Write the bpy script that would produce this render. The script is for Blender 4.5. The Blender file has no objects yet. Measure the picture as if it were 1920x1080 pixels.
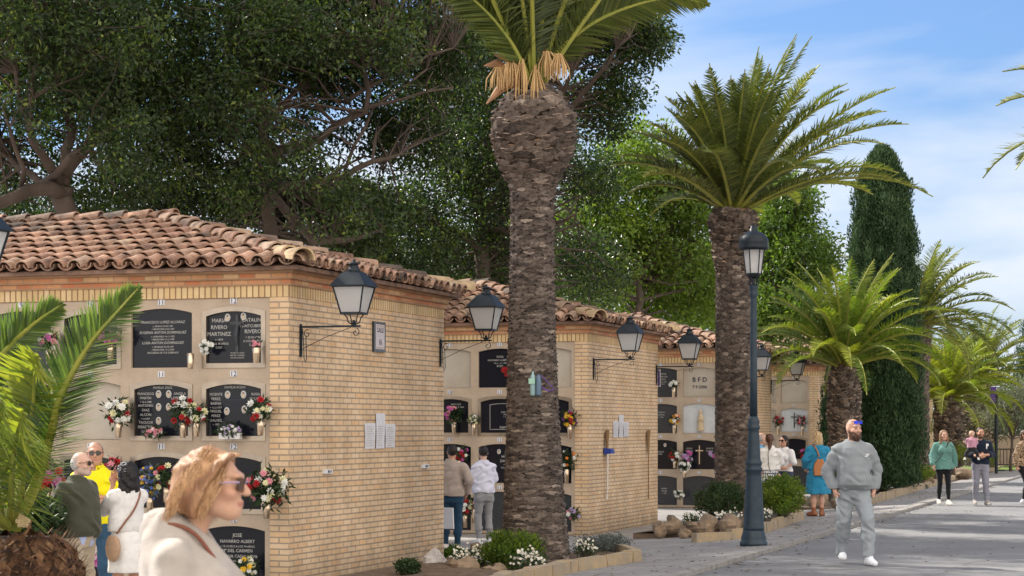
import bpy, math, random
import numpy as np
from mathutils import Vector, Matrix
R = math.radians
scn = bpy.context.scene
COL = scn.collection
# ------------------------------------------------------------------ camera
F = 3960.0; HV = 800.0; YAW = R(17.8); CAMZ = 1.73
cs, sn = math.cos(YAW), math.sin(YAW)
cd = bpy.data.cameras.new('camera'); cam = bpy.data.objects.new('camera', cd); COL.objects.link(cam)
cam.location = (0, 0, CAMZ); cam.rotation_euler = (R(90), 0, YAW)
cd.sensor_width = 36; cd.lens = 36*F/1920; cd.shift_y = (HV-540)/1920
cd.clip_start = .1; cd.clip_end = 2000
cd.dof.use_dof = True; cd.dof.focus_distance = 28; cd.dof.aperture_fstop = 9
scn.camera = cam
# ------------------------------------------------------------------ sky
SUN_DIR = Vector((-.945*math.cos(R(40)), .327*math.cos(R(40)), math.sin(R(40)))).normalized()
world = bpy.data.worlds.new("World"); scn.world = world; world.use_nodes = True
wt = world.node_tree; wt.nodes.clear()
def wn(t): return wt.nodes.new(t)
wo = wn('ShaderNodeOutputWorld'); bg = wn('ShaderNodeBackground'); sk = wn('ShaderNodeTexSky')
sk.sky_type = 'NISHITA'; sk.sun_disc = False; sk.sun_elevation = R(40)
sk.sun_rotation = math.atan2(SUN_DIR.x, SUN_DIR.y); sk.dust_density = 1.2; sk.ozone_density = 1.4; sk.air_density = 1.0
tc = wn('ShaderNodeTexCoord'); mp = wn('ShaderNodeMapping'); mp.inputs['Scale'].default_value = (3.2, 3.2, 13)
mp.inputs['Rotation'].default_value = (R(6), R(-8), 0); mp.inputs['Location'].default_value = (2.3, .9, .55)
no = wn('ShaderNodeTexNoise'); no.inputs['Scale'].default_value = 1.1; no.inputs['Detail'].default_value = 8
no.inputs['Roughness'].default_value = .5; no.inputs['Distortion'].default_value = .6
cr = wn('ShaderNodeValToRGB'); cr.color_ramp.elements[0].position = .44; cr.color_ramp.elements[1].position = .68
cr.color_ramp.elements[0].color = (.10, .10, .10, 1); cr.color_ramp.elements[1].color = (.88, .88, .88, 1)
mx = wn('ShaderNodeMixRGB'); mx.inputs[2].default_value = (4.2, 4.6, 5.2, 1)
tint = wn('ShaderNodeMixRGB'); tint.blend_type = 'MULTIPLY'; tint.inputs[0].default_value = 1; tint.inputs[2].default_value = (.31, .49, .74, 1)
L = wt.links.new
L(tc.outputs['Generated'], mp.inputs[0]); L(mp.outputs[0], no.inputs[0])
sx_ = wn('ShaderNodeSeparateXYZ'); L(tc.outputs['Generated'], sx_.inputs[0]); mrz = wn('ShaderNodeMapRange'); mrz.inputs[1].default_value = .145; mrz.inputs[2].default_value = .075; mrz.inputs[3].default_value = -.03; mrz.inputs[4].default_value = .21
L(sx_.outputs[2], mrz.inputs[0]); adz = wn('ShaderNodeMath'); L(no.outputs[0], adz.inputs[0]); L(mrz.outputs[0], adz.inputs[1]); L(adz.outputs[0], cr.inputs[0])
L(sk.outputs[0], tint.inputs[1])
# unseen bright warm cloud added behind and right of the camera to fill shade
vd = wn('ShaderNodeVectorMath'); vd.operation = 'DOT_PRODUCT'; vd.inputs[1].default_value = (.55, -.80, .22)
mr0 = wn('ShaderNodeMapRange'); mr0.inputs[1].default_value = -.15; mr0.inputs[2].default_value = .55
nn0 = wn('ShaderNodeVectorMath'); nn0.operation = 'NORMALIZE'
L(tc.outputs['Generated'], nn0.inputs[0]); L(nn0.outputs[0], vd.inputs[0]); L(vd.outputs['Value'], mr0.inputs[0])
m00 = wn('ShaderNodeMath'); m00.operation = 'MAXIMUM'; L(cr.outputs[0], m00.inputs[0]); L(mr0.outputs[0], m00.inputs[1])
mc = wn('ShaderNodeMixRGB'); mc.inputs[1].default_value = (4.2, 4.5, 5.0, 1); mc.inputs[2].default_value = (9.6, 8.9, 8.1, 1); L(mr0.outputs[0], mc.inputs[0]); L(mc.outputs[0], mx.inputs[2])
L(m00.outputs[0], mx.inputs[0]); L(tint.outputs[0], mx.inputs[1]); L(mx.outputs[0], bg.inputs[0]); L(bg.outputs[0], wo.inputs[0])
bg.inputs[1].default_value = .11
sl = bpy.data.lights.new('sun', 'SUN'); sl.energy = 4.2; sl.angle = R(.5); sl.color = (1, .93, .82)
so = bpy.data.objects.new('sun', sl); COL.objects.link(so); so.rotation_euler = SUN_DIR.to_track_quat('Z', 'Y').to_euler()
vs = scn.view_settings; vs.view_transform = 'Standard'; vs.look = 'None'; vs.gamma = 1; vs.exposure = 0.95
scn.cycles.max_bounces = 8; scn.cycles.transparent_max_bounces = 16
# ------------------------------------------------------------------ helpers
rnd = random.Random(7); NR = np.random.RandomState(11)
def at(u, v, d):                       # photo pixel + distance -> world
    xc = (u-960)/F*d; z = CAMZ+(HV-v)/F*d
    return Vector((xc*cs-d*sn, xc*sn+d*cs, z))
def onz(u, v, z):
    return at(u, v, F*(CAMZ-z)/(v-HV))
def gz(x):                             # height of the pavement left of the kerb
    if x > -5.5: return 0.0
    return float(np.interp(x, [-9.3, -8.3, -5.65], [-.16, -.09, .05]))
class MB:
    def __init__(s): s.v = []; s.f = []; s.m = []; s.r = []; s.n = 0; s.rr = 0.0; s.mm = 0
    def add(s, vs, fs):
        o = s.n; s.v.append(np.asarray(vs, float).reshape(-1, 3)); s.n += len(s.v[-1])
        for f in fs: s.f.append([i+o for i in f]); s.m.append(s.mm); s.r.append(s.rr)
    def box(s, a, b, rot=None, c=None):
        x0, y0, z0 = a; x1, y1, z1 = b
        v = np.array([[x0,y0,z0],[x1,y0,z0],[x1,y1,z0],[x0,y1,z0],[x0,y0,z1],[x1,y0,z1],[x1,y1,z1],[x0,y1,z1]])
        if rot is not None:
            c = np.array(c if c is not None else v.mean(0)); v = (v-c) @ np.array(rot).T + c
        s.add(v, [[3,2,1,0],[4,5,6,7],[0,1,5,4],[1,2,6,5],[2,3,7,6],[3,0,4,7]])
    def tube(s, pts, rad, n=8, cap=True):
        pts = [Vector(p) for p in pts]
        if not hasattr(rad, '__len__'): rad = [rad]*len(pts)
        vs = []; up = Vector((0, 0, 1)); prev = None
        for i, p in enumerate(pts):
            t = (pts[min(i+1, len(pts)-1)]-pts[max(i-1, 0)]).normalized()
            if prev is None:
                a = t.cross(up if abs(t.z) < .9 else Vector((1, 0, 0))).normalized()
            else:
                a = (prev-t*prev.dot(t)).normalized()
            prev = a; b = t.cross(a)
            for k in range(n):
                th = 2*math.pi*k/n; vs.append(p+(a*math.cos(th)+b*math.sin(th))*rad[i])
        fs = []
        for i in range(len(pts)-1):
            for k in range(n):
                fs.append([i*n+k, i*n+(k+1) % n, (i+1)*n+(k+1) % n, (i+1)*n+k])
        if cap: fs.append(list(range(n))[::-1]); fs.append([(len(pts)-1)*n+k for k in range(n)])
        s.add([tuple(v) for v in vs], fs)
    def lathe(s, prof, c=(0, 0, 0), n=24, q=1.0, ph=0.0, cap=True):
        vs = []
        for r, z in prof:
            for k in range(n):
                th = 2*math.pi*(k+ph)/n; vs.append((c[0]+r*math.cos(th), c[1]+q*r*math.sin(th), c[2]+z))
        m = len(prof); fs = [[i*n+k, i*n+(k+1) % n, (i+1)*n+(k+1) % n, (i+1)*n+k] for i in range(m-1) for k in range(n)]
        if cap: fs.append(list(range(n))[::-1]); fs.append([(m-1)*n+k for k in range(n)])
        s.add(vs, fs)
    def ball(s, c, r, n=10, m=6):
        if not hasattr(r, '__len__'): r = (r, r, r)
        vs = [(c[0], c[1], c[2]-r[2])]
        for i in range(1, m):
            a = math.pi*i/m
            for k in range(n):
                th = 2*math.pi*k/n; vs.append((c[0]+r[0]*math.sin(a)*math.cos(th), c[1]+r[1]*math.sin(a)*math.sin(th), c[2]-r[2]*math.cos(a)))
        vs.append((c[0], c[1], c[2]+r[2])); t = len(vs)-1
        fs = [[0, 1+(k+1) % n, 1+k] for k in range(n)]
        for i in range(m-2):
            for k in range(n):
                a = 1+i*n; b = a+n; fs.append([a+k, a+(k+1) % n, b+(k+1) % n, b+k])
        a = 1+(m-2)*n; fs += [[a+k, a+(k+1) % n, t] for k in range(n)]
        s.add(vs, fs)
    def build(s, name, mats, parent=None, smooth=False, uv=False, loc=None):
        v = np.concatenate(s.v) if s.v else np.zeros((0, 3))
        return mk(name, v, s.f, mats, parent, smooth, uv, np.array(s.m), np.array(s.r), loc)
def mk(name, v, f, mats, parent=None, smooth=False, uv=False, mi=None, rr=None, loc=None, vcol=None):
    me = bpy.data.meshes.new(name); v = np.asarray(v, np.float32)
    if isinstance(f, np.ndarray):
        nf, k = f.shape; tot = np.full(nf, k, np.int32); flat = f.ravel().astype(np.int32)
    else:
        tot = np.array([len(x) for x in f], np.int32); flat = np.array([i for x in f for i in x], np.int32); nf = len(f)
    me.vertices.add(len(v)); me.vertices.foreach_set('co', v.ravel())
    me.loops.add(len(flat)); me.loops.foreach_set('vertex_index', flat)
    me.polygons.add(nf); st = np.concatenate([[0], np.cumsum(tot)[:-1]]).astype(np.int32)
    me.polygons.foreach_set('loop_start', st); me.polygons.foreach_set('loop_total', tot)
    if mi is not None and len(mi) and mi.max() > 0: me.polygons.foreach_set('material_index', mi.astype(np.int32))
    me.polygons.foreach_set('use_smooth', np.full(nf, bool(smooth)))
    me.update(calc_edges=True)
    if rr is not None:
        a = me.attributes.new('rnd', 'FLOAT', 'FACE'); a.data.foreach_set('value', rr.astype(np.float32))
    if vcol is not None:
        a = me.attributes.new('col', 'FLOAT_COLOR', 'POINT'); c4 = np.ones((len(v), 4), np.float32); c4[:, :3] = vcol; a.data.foreach_set('color', c4.ravel())
    if uv:
        nrm = np.zeros(nf*3, np.float32); me.polygons.foreach_get('normal', nrm); nrm = np.abs(nrm.reshape(-1, 3))
        fi = np.repeat(np.arange(nf), tot); ax = nrm[fi].argmax(1); p = v[flat]
        U = np.where(ax == 0, p[:, 1], p[:, 0]); W = np.where(ax == 2, p[:, 1], p[:, 2])
        l = me.uv_layers.new(name='UVMap'); l.data.foreach_set('uv', np.stack([U, W], 1).astype(np.float32).ravel())
    for m in (mats if isinstance(mats, (list, tuple)) else [mats]): me.materials.append(m)
    o = bpy.data.objects.new(name, me); COL.objects.link(o)
    if parent: o.parent = parent
    if loc is not None: o.location = loc
    return o
def tag(o, label=None, cat=None, group=None, kind=None):
    if label: o['label'] = label
    if cat: o['category'] = cat
    if group: o['group'] = group
    if kind: o['kind'] = kind
    return o
def empty(name, loc, label, cat, group=None, rz=0.0):
    o = bpy.data.objects.new(name, None); COL.objects.link(o); o.location = loc; o.rotation_euler = (0, 0, rz); o.empty_display_size = .1
    return tag(o, label, cat, group)
def dup(root, loc, label, group=None, rz=None):
    r = root.copy(); COL.objects.link(r); r.location = loc; r['label'] = label
    if rz is not None: r.rotation_euler = (0, 0, rz)
    if group: r['group'] = group
    for ch in list(root.children):
        c = ch.copy(); COL.objects.link(c); c.parent = r
        for g in ch.children:
            d = g.copy(); COL.objects.link(d); d.parent = c
    return r
# ------------------------------------------------------------------ materials
def N(nt, t, **kw):
    n = nt.nodes.new(t)
    for k, v in kw.items():
        if k in n.inputs: n.inputs[k].default_value = v
        else: setattr(n, k, v)
    return n
def c4(c): return (c[0], c[1], c[2], 1)
def newmat(name):
    m = bpy.data.materials.new(name); m.use_nodes = True; nt = m.node_tree
    return m, nt, nt.nodes['Principled BSDF']
def mat(name, c, rough=.7, c2=None, scale=6, bump=0, bscale=None, metal=0, spec=.4, detail=6, lo=.35, hi=.65, attr=False, stretch=None, sheen=0, coat=0):
    m, nt, p = newmat(name); p.inputs['Roughness'].default_value = rough; p.inputs['Metallic'].default_value = metal
    p.inputs['Specular IOR Level'].default_value = spec; p.inputs['Base Color'].default_value = c4(c)
    if sheen: p.inputs['Sheen Weight'].default_value = sheen
    if coat: p.inputs['Coat Weight'].default_value = coat
    t = N(nt, 'ShaderNodeTexCoord'); src = t.outputs['Object']
    if stretch:
        mpn = N(nt, 'ShaderNodeMapping'); mpn.inputs['Scale'].default_value = stretch; nt.links.new(src, mpn.inputs[0]); src = mpn.outputs[0]
    if c2 is not None:
        n = N(nt, 'ShaderNodeTexNoise', Scale=scale, Detail=detail, Roughness=.6); nt.links.new(src, n.inputs['Vector'])
        r = N(nt, 'ShaderNodeValToRGB'); r.color_ramp.elements[0].position = lo; r.color_ramp.elements[1].position = hi
        r.color_ramp.elements[0].color = c4(c); r.color_ramp.elements[1].color = c4(c2)
        nt.links.new(n.outputs[0], r.inputs[0]); nt.links.new(r.outputs[0], p.inputs['Base Color'])
        last = r.outputs[0]
        if attr:
            a = N(nt, 'ShaderNodeAttribute'); a.attribute_name = 'rnd'
            mr = N(nt, 'ShaderNodeMapRange'); mr.inputs[3].default_value = .65; mr.inputs[4].default_value = 1.35
            nt.links.new(a.outputs['Fac'], mr.inputs[0])
            mm = N(nt, 'ShaderNodeMixRGB', blend_type='MULTIPLY'); mm.inputs[0].default_value = 1
            nt.links.new(last, mm.inputs[1]); nt.links.new(mr.outputs[0], mm.inputs[2]); nt.links.new(mm.outputs[0], p.inputs['Base Color'])
    if bump:
        n = N(nt, 'ShaderNodeTexNoise', Scale=bscale or scale*3, Detail=6, Roughness=.6); nt.links.new(src, n.inputs['Vector'])
        b = N(nt, 'ShaderNodeBump', Strength=bump, Distance=.02); nt.links.new(n.outputs[0], b.inputs['Height']); nt.links.new(b.outputs[0], p.inputs['Normal'])
    return m
def brickmat(name, cols, w=.25, h=.067, mortar=.009, mcol=(.36, .28, .21), off=.5, bump=.5, rotated=False):
    m, nt, p = newmat(name); p.inputs['Roughness'].default_value = .85; p.inputs['Specular IOR Level'].default_value = .25
    u = N(nt, 'ShaderNodeTexCoord')
    def br(c1, c2, seed, mc):
        b = N(nt, 'ShaderNodeTexBrick'); b.offset = off; b.squash = 1
        for k, v in (('Scale', 1), ('Mortar Size', mortar), ('Mortar Smooth', .15), ('Bias', seed), ('Brick Width', w), ('Row Height', h)): b.inputs[k].default_value = v
        b.inputs['Color1'].default_value = c4(c1); b.inputs['Color2'].default_value = c4(c2); b.inputs['Mortar'].default_value = c4(mc)
        nt.links.new(u.outputs['UV'], b.inputs['Vector']); return b
    b = br(cols[0], cols[1], 0, mcol)
    # second, coarser, per-brick selection for a few odd bricks
    mpn = N(nt, 'ShaderNodeMapping'); mpn.inputs['Location'].default_value = (w*14, h*22, 0); nt.links.new(u.outputs['UV'], mpn.inputs[0])
    b2 = br((0, 0, 0), (1, 1, 1), -.1, (0, 0, 0)); nt.links.new(mpn.outputs[0], b2.inputs['Vector'])
    rr = N(nt, 'ShaderNodeValToRGB'); rr.color_ramp.elements[0].position = .55; rr.color_ramp.elements[1].position = .9; rr.color_ramp.elements[1].color = (.85, .85, .85, 1)
    nt.links.new(b2.outputs['Color'], rr.inputs[0])
    inv = N(nt, 'ShaderNodeMath', operation='SUBTRACT'); inv.inputs[0].default_value = 1; nt.links.new(b.outputs['Fac'], inv.inputs[1])
    ml = N(nt, 'ShaderNodeMath', operation='MULTIPLY'); nt.links.new(inv.outputs[0], ml.inputs[0]); nt.links.new(rr.outputs[0], ml.inputs[1])
    mxx = N(nt, 'ShaderNodeMixRGB'); mxx.inputs[2].default_value = c4(cols[2]); nt.links.new(ml.outputs[0], mxx.inputs[0]); nt.links.new(b.outputs['Color'], mxx.inputs[1])
    n = N(nt, 'ShaderNodeTexNoise', Scale=2.2, Detail=7, Roughness=.65); nt.links.new(u.outputs['Object'], n.inputs['Vector'])
    mr = N(nt, 'ShaderNodeMapRange'); mr.inputs[1].default_value = .3; mr.inputs[2].default_value = .7; mr.inputs[3].default_value = .76; mr.inputs[4].default_value = 1.14
    nt.links.new(n.outputs[0], mr.inputs[0])
    mm = N(nt, 'ShaderNodeMixRGB', blend_type='MULTIPLY'); mm.inputs[0].default_value = 1
    nt.links.new(mxx.outputs[0], mm.inputs[1]); nt.links.new(mr.outputs[0], mm.inputs[2])
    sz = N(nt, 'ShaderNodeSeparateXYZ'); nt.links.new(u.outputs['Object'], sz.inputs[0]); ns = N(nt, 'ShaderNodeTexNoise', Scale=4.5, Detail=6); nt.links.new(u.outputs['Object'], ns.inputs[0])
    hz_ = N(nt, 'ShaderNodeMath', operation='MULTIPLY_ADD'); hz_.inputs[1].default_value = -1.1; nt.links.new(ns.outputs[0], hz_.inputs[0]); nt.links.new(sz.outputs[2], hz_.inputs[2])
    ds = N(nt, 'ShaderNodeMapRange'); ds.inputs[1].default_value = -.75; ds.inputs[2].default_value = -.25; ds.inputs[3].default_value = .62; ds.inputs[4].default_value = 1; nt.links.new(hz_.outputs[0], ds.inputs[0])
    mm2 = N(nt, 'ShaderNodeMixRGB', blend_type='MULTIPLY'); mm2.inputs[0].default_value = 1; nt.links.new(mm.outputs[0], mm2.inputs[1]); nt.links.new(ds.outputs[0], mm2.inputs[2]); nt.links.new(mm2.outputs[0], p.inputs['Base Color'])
    n2 = N(nt, 'ShaderNodeTexNoise', Scale=60, Detail=3); nt.links.new(u.outputs['Object'], n2.inputs['Vector'])
    ad = N(nt, 'ShaderNodeMath', operation='MULTIPLY_ADD'); ad.inputs[1].default_value = .25; nt.links.new(n2.outputs[0], ad.inputs[0]); nt.links.new(inv.outputs[0], ad.inputs[2])
    bp = N(nt, 'ShaderNodeBump', Strength=bump, Distance=.006); nt.links.new(ad.outputs[0], bp.inputs['Height']); nt.links.new(bp.outputs[0], p.inputs['Normal'])
    return m
def rampattr(name, stops, rough=.8, nscale=8, bump=.4, trans=0.0, tcol=None, spec=.3, dark=(.55, 1.25), vein=None):
    """colour picked per island through the 'rnd' face attribute, then mottled with noise"""
    m, nt, p = newmat(name); p.inputs['Roughness'].default_value = rough; p.inputs['Specular IOR Level'].default_value = spec
    a = N(nt, 'ShaderNodeAttribute'); a.attribute_name = 'rnd'
    r = N(nt, 'ShaderNodeValToRGB'); el = r.color_ramp.elements
    while len(el) < len(stops): el.new(.5)
    for e, (q, c) in zip(el, stops): e.position = q; e.color = c4(c)
    nt.links.new(a.outputs['Fac'], r.inputs[0])
    t = N(nt, 'ShaderNodeTexCoord'); n = N(nt, 'ShaderNodeTexNoise', Scale=nscale, Detail=5, Roughness=.65); nt.links.new(t.outputs['Object'], n.inputs['Vector'])
    mr = N(nt, 'ShaderNodeMapRange'); mr.inputs[1].default_value = .3; mr.inputs[2].default_value = .7; mr.inputs[3].default_value = dark[0]; mr.inputs[4].default_value = dark[1]
    nt.links.new(n.outputs[0], mr.inputs[0])
    mm = N(nt, 'ShaderNodeMixRGB', blend_type='MULTIPLY'); mm.inputs[0].default_value = 1
    nt.links.new(r.outputs[0], mm.inputs[1]); nt.links.new(mr.outputs[0], mm.inputs[2]); nt.links.new(mm.outputs[0], p.inputs['Base Color'])
    if bump:
        b = N(nt, 'ShaderNodeBump', Strength=bump, Distance=.01); n3 = N(nt, 'ShaderNodeTexNoise', Scale=nscale*6, Detail=4); nt.links.new(t.outputs['Object'], n3.inputs['Vector'])
        nt.links.new(n3.outputs[0], b.inputs['Height']); nt.links.new(b.outputs[0], p.inputs['Normal'])
    if trans:
        tr = N(nt, 'ShaderNodeBsdfTranslucent'); ms = N(nt, 'ShaderNodeMixShader'); ms.inputs[0].default_value = trans
        if tcol:
            m2 = N(nt, 'ShaderNodeMixRGB', blend_type='MULTIPLY'); m2.inputs[0].default_value = 1; m2.inputs[2].default_value = c4(tcol)
            nt.links.new(mm.outputs[0], m2.inputs[1]); nt.links.new(m2.outputs[0], tr.inputs[0])
        else: nt.links.new(mm.outputs[0], tr.inputs[0])
        nt.links.new(p.outputs[0], ms.inputs[1]); nt.links.new(tr.outputs[0], ms.inputs[2]); nt.links.new(ms.outputs[0], nt.nodes['Material Output'].inputs[0])
    return m
M = {}
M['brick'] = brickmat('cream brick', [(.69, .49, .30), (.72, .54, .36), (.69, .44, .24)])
M['soldier'] = brickmat('upright cream brick', [(.72, .54, .30), (.64, .45, .23), (.72, .56, .36)], w=.075, h=.2, mortar=.009, off=0, mcol=(.30, .17, .09))
M['redbrick'] = brickmat('red brick', [(.52, .20, .10), (.60, .33, .17), (.68, .48, .27)], w=.2, h=.067, mcol=(.40, .26, .16))
M['cement'] = mat('niche frame stone', (.52, .42, .32), .85, (.40, .31, .23), 3.2, bump=.25, bscale=60, lo=.3, hi=.75)
M['filler'] = mat('smooth cement', (.42, .36, .29), .85, (.50, .45, .38), 1.6, bump=.15, bscale=50)
M['granite'] = mat('black granite', (.006, .007, .012), .12, (.012, .014, .022), 90, spec=.28)
M['granite2'] = mat('grey granite', (.030, .033, .040), .2, (.06, .064, .072), 120, spec=.3)
M['marble'] = mat('white marble', (.62, .64, .66), .25, (.5, .53, .56), 3)
M['metal'] = mat('satin aluminium', (.34, .29, .24), .30, (.46, .39, .31), 4, metal=.9)
M['brass'] = mat('vase metal', (.62, .48, .34), .25, (.72, .6, .46), 8, metal=.9)
M['chrome'] = mat('chrome vase', (.7, .66, .6), .2, metal=1)
M['iron'] = mat('blue black painted iron', (.008, .013, .020), .42, (.014, .022, .03), 12, spec=.3)
M['post'] = mat('dark slate blue painted iron', (.013, .029, .046), .45, (.026, .046, .065), 9, bump=.15, bscale=80)
def glassmat():
    m, nt, p = newmat('frosted lamp pane'); p.inputs['Base Color'].default_value = (.80, .80, .80, 1); p.inputs['Roughness'].default_value = .35
    p.inputs['Transmission Weight'].default_value = .0; p.inputs['Alpha'].default_value = .85
    tr = N(nt, 'ShaderNodeBsdfTranslucent'); tr.inputs[0].default_value = (.85, .84, .82, 1)
    ms = N(nt, 'ShaderNodeMixShader'); ms.inputs[0].default_value = .5
    nt.links.new(p.outputs[0], ms.inputs[1]); nt.links.new(tr.outputs[0], ms.inputs[2]); nt.links.new(ms.outputs[0], nt.nodes['Material Output'].inputs[0]); return m
M['pane'] = glassmat()
M['tile'] = rampattr('clay roof tile', [(0, (.12, .10, .085)), (.2, (.24, .17, .13)), (.4, (.38, .22, .155)), (.6, (.45, .27, .185)), (.85, (.47, .33, .24)), (1, (.54, .41, .29))], .85, 3.2, .6, dark=(.28, 1.15))
M['tileoch'] = rampattr('ochre ridge tile', [(0, (.50, .36, .22)), (1, (.68, .5, .30))], .85, 6, .4, dark=(.5, 1.1))
M['gilt'] = mat('pale lettering', (.40, .39, .37), .5)
M['ink'] = mat('dark ink', (.03, .03, .06), .6)
M['paper'] = mat('laminated paper', (.70, .70, .74), .3, (.62, .62, .68), 20)
M['white'] = mat('white plastic', (.75, .75, .76), .4)
M['purple'] = mat('purple plastic', (.12, .05, .30), .4)
M['blue'] = mat('blue plastic', (.02, .05, .30), .35)
M['bristle'] = mat('straw bristles', (.20, .12, .06), .9, (.34, .22, .11), 60, bump=.6, stretch=(1, 1, .05))
def asphmat():
    m, nt, p = newmat('worn grey asphalt'); p.inputs['Roughness'].default_value = .85; p.inputs['Specular IOR Level'].default_value = .3
    t = N(nt, 'ShaderNodeTexCoord'); o = t.outputs['Object']
    def nz(sc, det, lo, hi, a, c, ro=.6):
        n = N(nt, 'ShaderNodeTexNoise', Scale=sc, Detail=det, Roughness=ro); nt.links.new(o, n.inputs[0]); r = N(nt, 'ShaderNodeMapRange')
        for i, v in enumerate((lo, hi, a, c)): r.inputs[i+1].default_value = v
        nt.links.new(n.outputs[0], r.inputs[0]); return r.outputs[0]
    cur = None
    vo = N(nt, 'ShaderNodeTexVoronoi', Scale=.42); vo.feature = 'DISTANCE_TO_EDGE'; wp = N(nt, 'ShaderNodeTexNoise', Scale=1.4, Detail=6); nt.links.new(o, wp.inputs[0])
    ad = N(nt, 'ShaderNodeMixRGB', blend_type='ADD'); ad.inputs[0].default_value = 1.0; nt.links.new(o, ad.inputs[1]); nt.links.new(wp.outputs['Color'], ad.inputs[2]); nt.links.new(ad.outputs[0], vo.inputs[0])
    cr_ = N(nt, 'ShaderNodeMapRange'); cr_.inputs[1].default_value = 0; cr_.inputs[2].default_value = .012; cr_.inputs[3].default_value = .62; cr_.inputs[4].default_value = 1; nt.links.new(vo.outputs['Distance'], cr_.inputs[0])
    base = N(nt, 'ShaderNodeRGB'); base.outputs[0].default_value = (.215, .213, .215, 1); cur = base.outputs[0]
    for f_ in (nz(.5, 7, .3, .7, .82, 1.15), nz(3.5, 5, .35, .75, .92, 1.06), nz(140, 3, .3, .7, .84, 1.14), nz(1.1, 2, .66, .74, 1, .78), cr_.outputs[0]):
        m_ = N(nt, 'ShaderNodeMixRGB', blend_type='MULTIPLY'); m_.inputs[0].default_value = 1; nt.links.new(cur, m_.inputs[1]); nt.links.new(f_, m_.inputs[2]); cur = m_.outputs[0]
    nt.links.new(cur, p.inputs['Base Color']); nb = N(nt, 'ShaderNodeTexNoise', Scale=130, Detail=3); nt.links.new(o, nb.inputs[0]); b = N(nt, 'ShaderNodeBump', Strength=.5, Distance=.01); nt.links.new(nb.outputs[0], b.inputs['Height']); nt.links.new(b.outputs[0], p.inputs['Normal'])
    return m
M['asph'] = asphmat()
M['stone'] = mat('ochre edging stone', (.42, .31, .18), .85, (.30, .25, .19), 5, bump=.6, bscale=22)
M['rock'] = mat('garden rock', (.17, .13, .10), .9, (.32, .23, .15), 4, bump=.9, bscale=16)
M['rockw'] = mat('pale garden rock', (.40, .37, .36), .9, (.55, .52, .50), 5, bump=.9, bscale=16)
M['soil'] = mat('garden soil', (.10, .07, .05), .95, (.17, .12, .08), 9, bump=.8, bscale=30)
M['skin'] = None
# textured pavement
def pavemat():
    m, nt, p = newmat('ribbed grey paving'); p.inputs['Roughness'].default_value = .8; p.inputs['Specular IOR Level'].default_value = .3
    u = N(nt, 'ShaderNodeTexCoord')
    b = N(nt, 'ShaderNodeTexBrick'); b.offset = 0
    for k, v in (('Scale', 1), ('Mortar Size', .006), ('Brick Width', .3), ('Row Height', .3)): b.inputs[k].default_value = v
    b.inputs['Color1'].default_value = (.30, .285, .275, 1); b.inputs['Color2'].default_value = (.36, .34, .325, 1); b.inputs['Mortar'].default_value = (.16, .15, .15, 1)
    b3 = N(nt, 'ShaderNodeTexBrick'); b3.offset = 0
    for k, v in (('Scale', 1), ('Mortar Size', .009), ('Mortar Smooth', .4), ('Brick Width', .1), ('Row Height', .3)): b3.inputs[k].default_value = v
    b3.inputs['Color1'].default_value = (1, 1, 1, 1); b3.inputs['Color2'].default_value = (1, 1, 1, 1); b3.inputs['Mortar'].default_value = (.55, .55, .55, 1)
    nt.links.new(u.outputs['Object'], b.inputs[0]); nt.links.new(u.outputs['Object'], b3.inputs[0])
    mm = N(nt, 'ShaderNodeMixRGB', blend_type='MULTIPLY'); mm.inputs[0].default_value = 1; nt.links.new(b.outputs[0], mm.inputs[1]); nt.links.new(b3.outputs[0], mm.inputs[2])
    n = N(nt, 'ShaderNodeTexNoise', Scale=1.3, Detail=8, Roughness=.7); nt.links.new(u.outputs['Object'], n.inputs[0])
    mr = N(nt, 'ShaderNodeMapRange'); mr.inputs[1].default_value = .3; mr.inputs[2].default_value = .7; mr.inputs[3].default_value = .72; mr.inputs[4].default_value = 1.15
    nt.links.new(n.outputs[0], mr.inputs[0]); m3 = N(nt, 'ShaderNodeMixRGB', blend_type='MULTIPLY'); m3.inputs[0].default_value = 1
    nt.links.new(mm.outputs[0], m3.inputs[1]); nt.links.new(mr.outputs[0], m3.inputs[2]); nt.links.new(m3.outputs[0], p.inputs['Base Color'])
    bp = N(nt, 'ShaderNodeBump', Strength=.5, Distance=.006); nt.links.new(b3.outputs[0], bp.inputs['Height']); nt.links.new(bp.outputs[0], p.inputs['Normal'])
    return m
M['pave'] = pavemat()
M['kerb'] = mat('kerb concrete', (.33, .31, .29), .85, (.24, .22, .20), 5, bump=.3)
M['grass'] = mat('lawn', (.10, .17, .03), .9, (.16, .22, .04), 9)
M['beige'] = mat('beige render', (.50, .38, .27), .9, (.58, .45, .33), 2)
# ------------------------------------------------------------------ ground
b = MB(); b.add([(-400, -60, -.22), (400, -60, -.22), (400, 900, -.22), (-400, 900, -.22)], [[0, 1, 2, 3]])
tag(b.build('ground', M['soil']), kind='structure')
b = MB(); b.add([(-5.5, 2, 0), (1.5, 2, 0), (1.5, 86, 0), (-5.5, 86, 0)], [[0, 1, 2, 3]])
tag(b.build('road', M['asph']), kind='structure')
b = MB(); xs = [-26, -9.3, -8.3, -5.66]; ys = [2, 88]
vs_ = [(x, y, gz(x)) for y in ys for x in xs]
b.add(vs_, [[i, i+1, i+5, i+4] for i in range(3)])
tag(b.build('pavement', M['pave']), kind='structure')
b = MB()
y = 4.0
while y < 86:
    b.rr = rnd.random(); b.box((-5.655, y, -.1), (-5.5, y+.985, .055+rnd.uniform(-.003, .003))); y += 1.0
tag(b.build('kerb', M['kerb']), kind='structure')
b = MB(); b.box((1.5, 2, -.15), (6, 95, .06)); tag(b.build('far_pavement', M['pave']), kind='structure')
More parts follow.
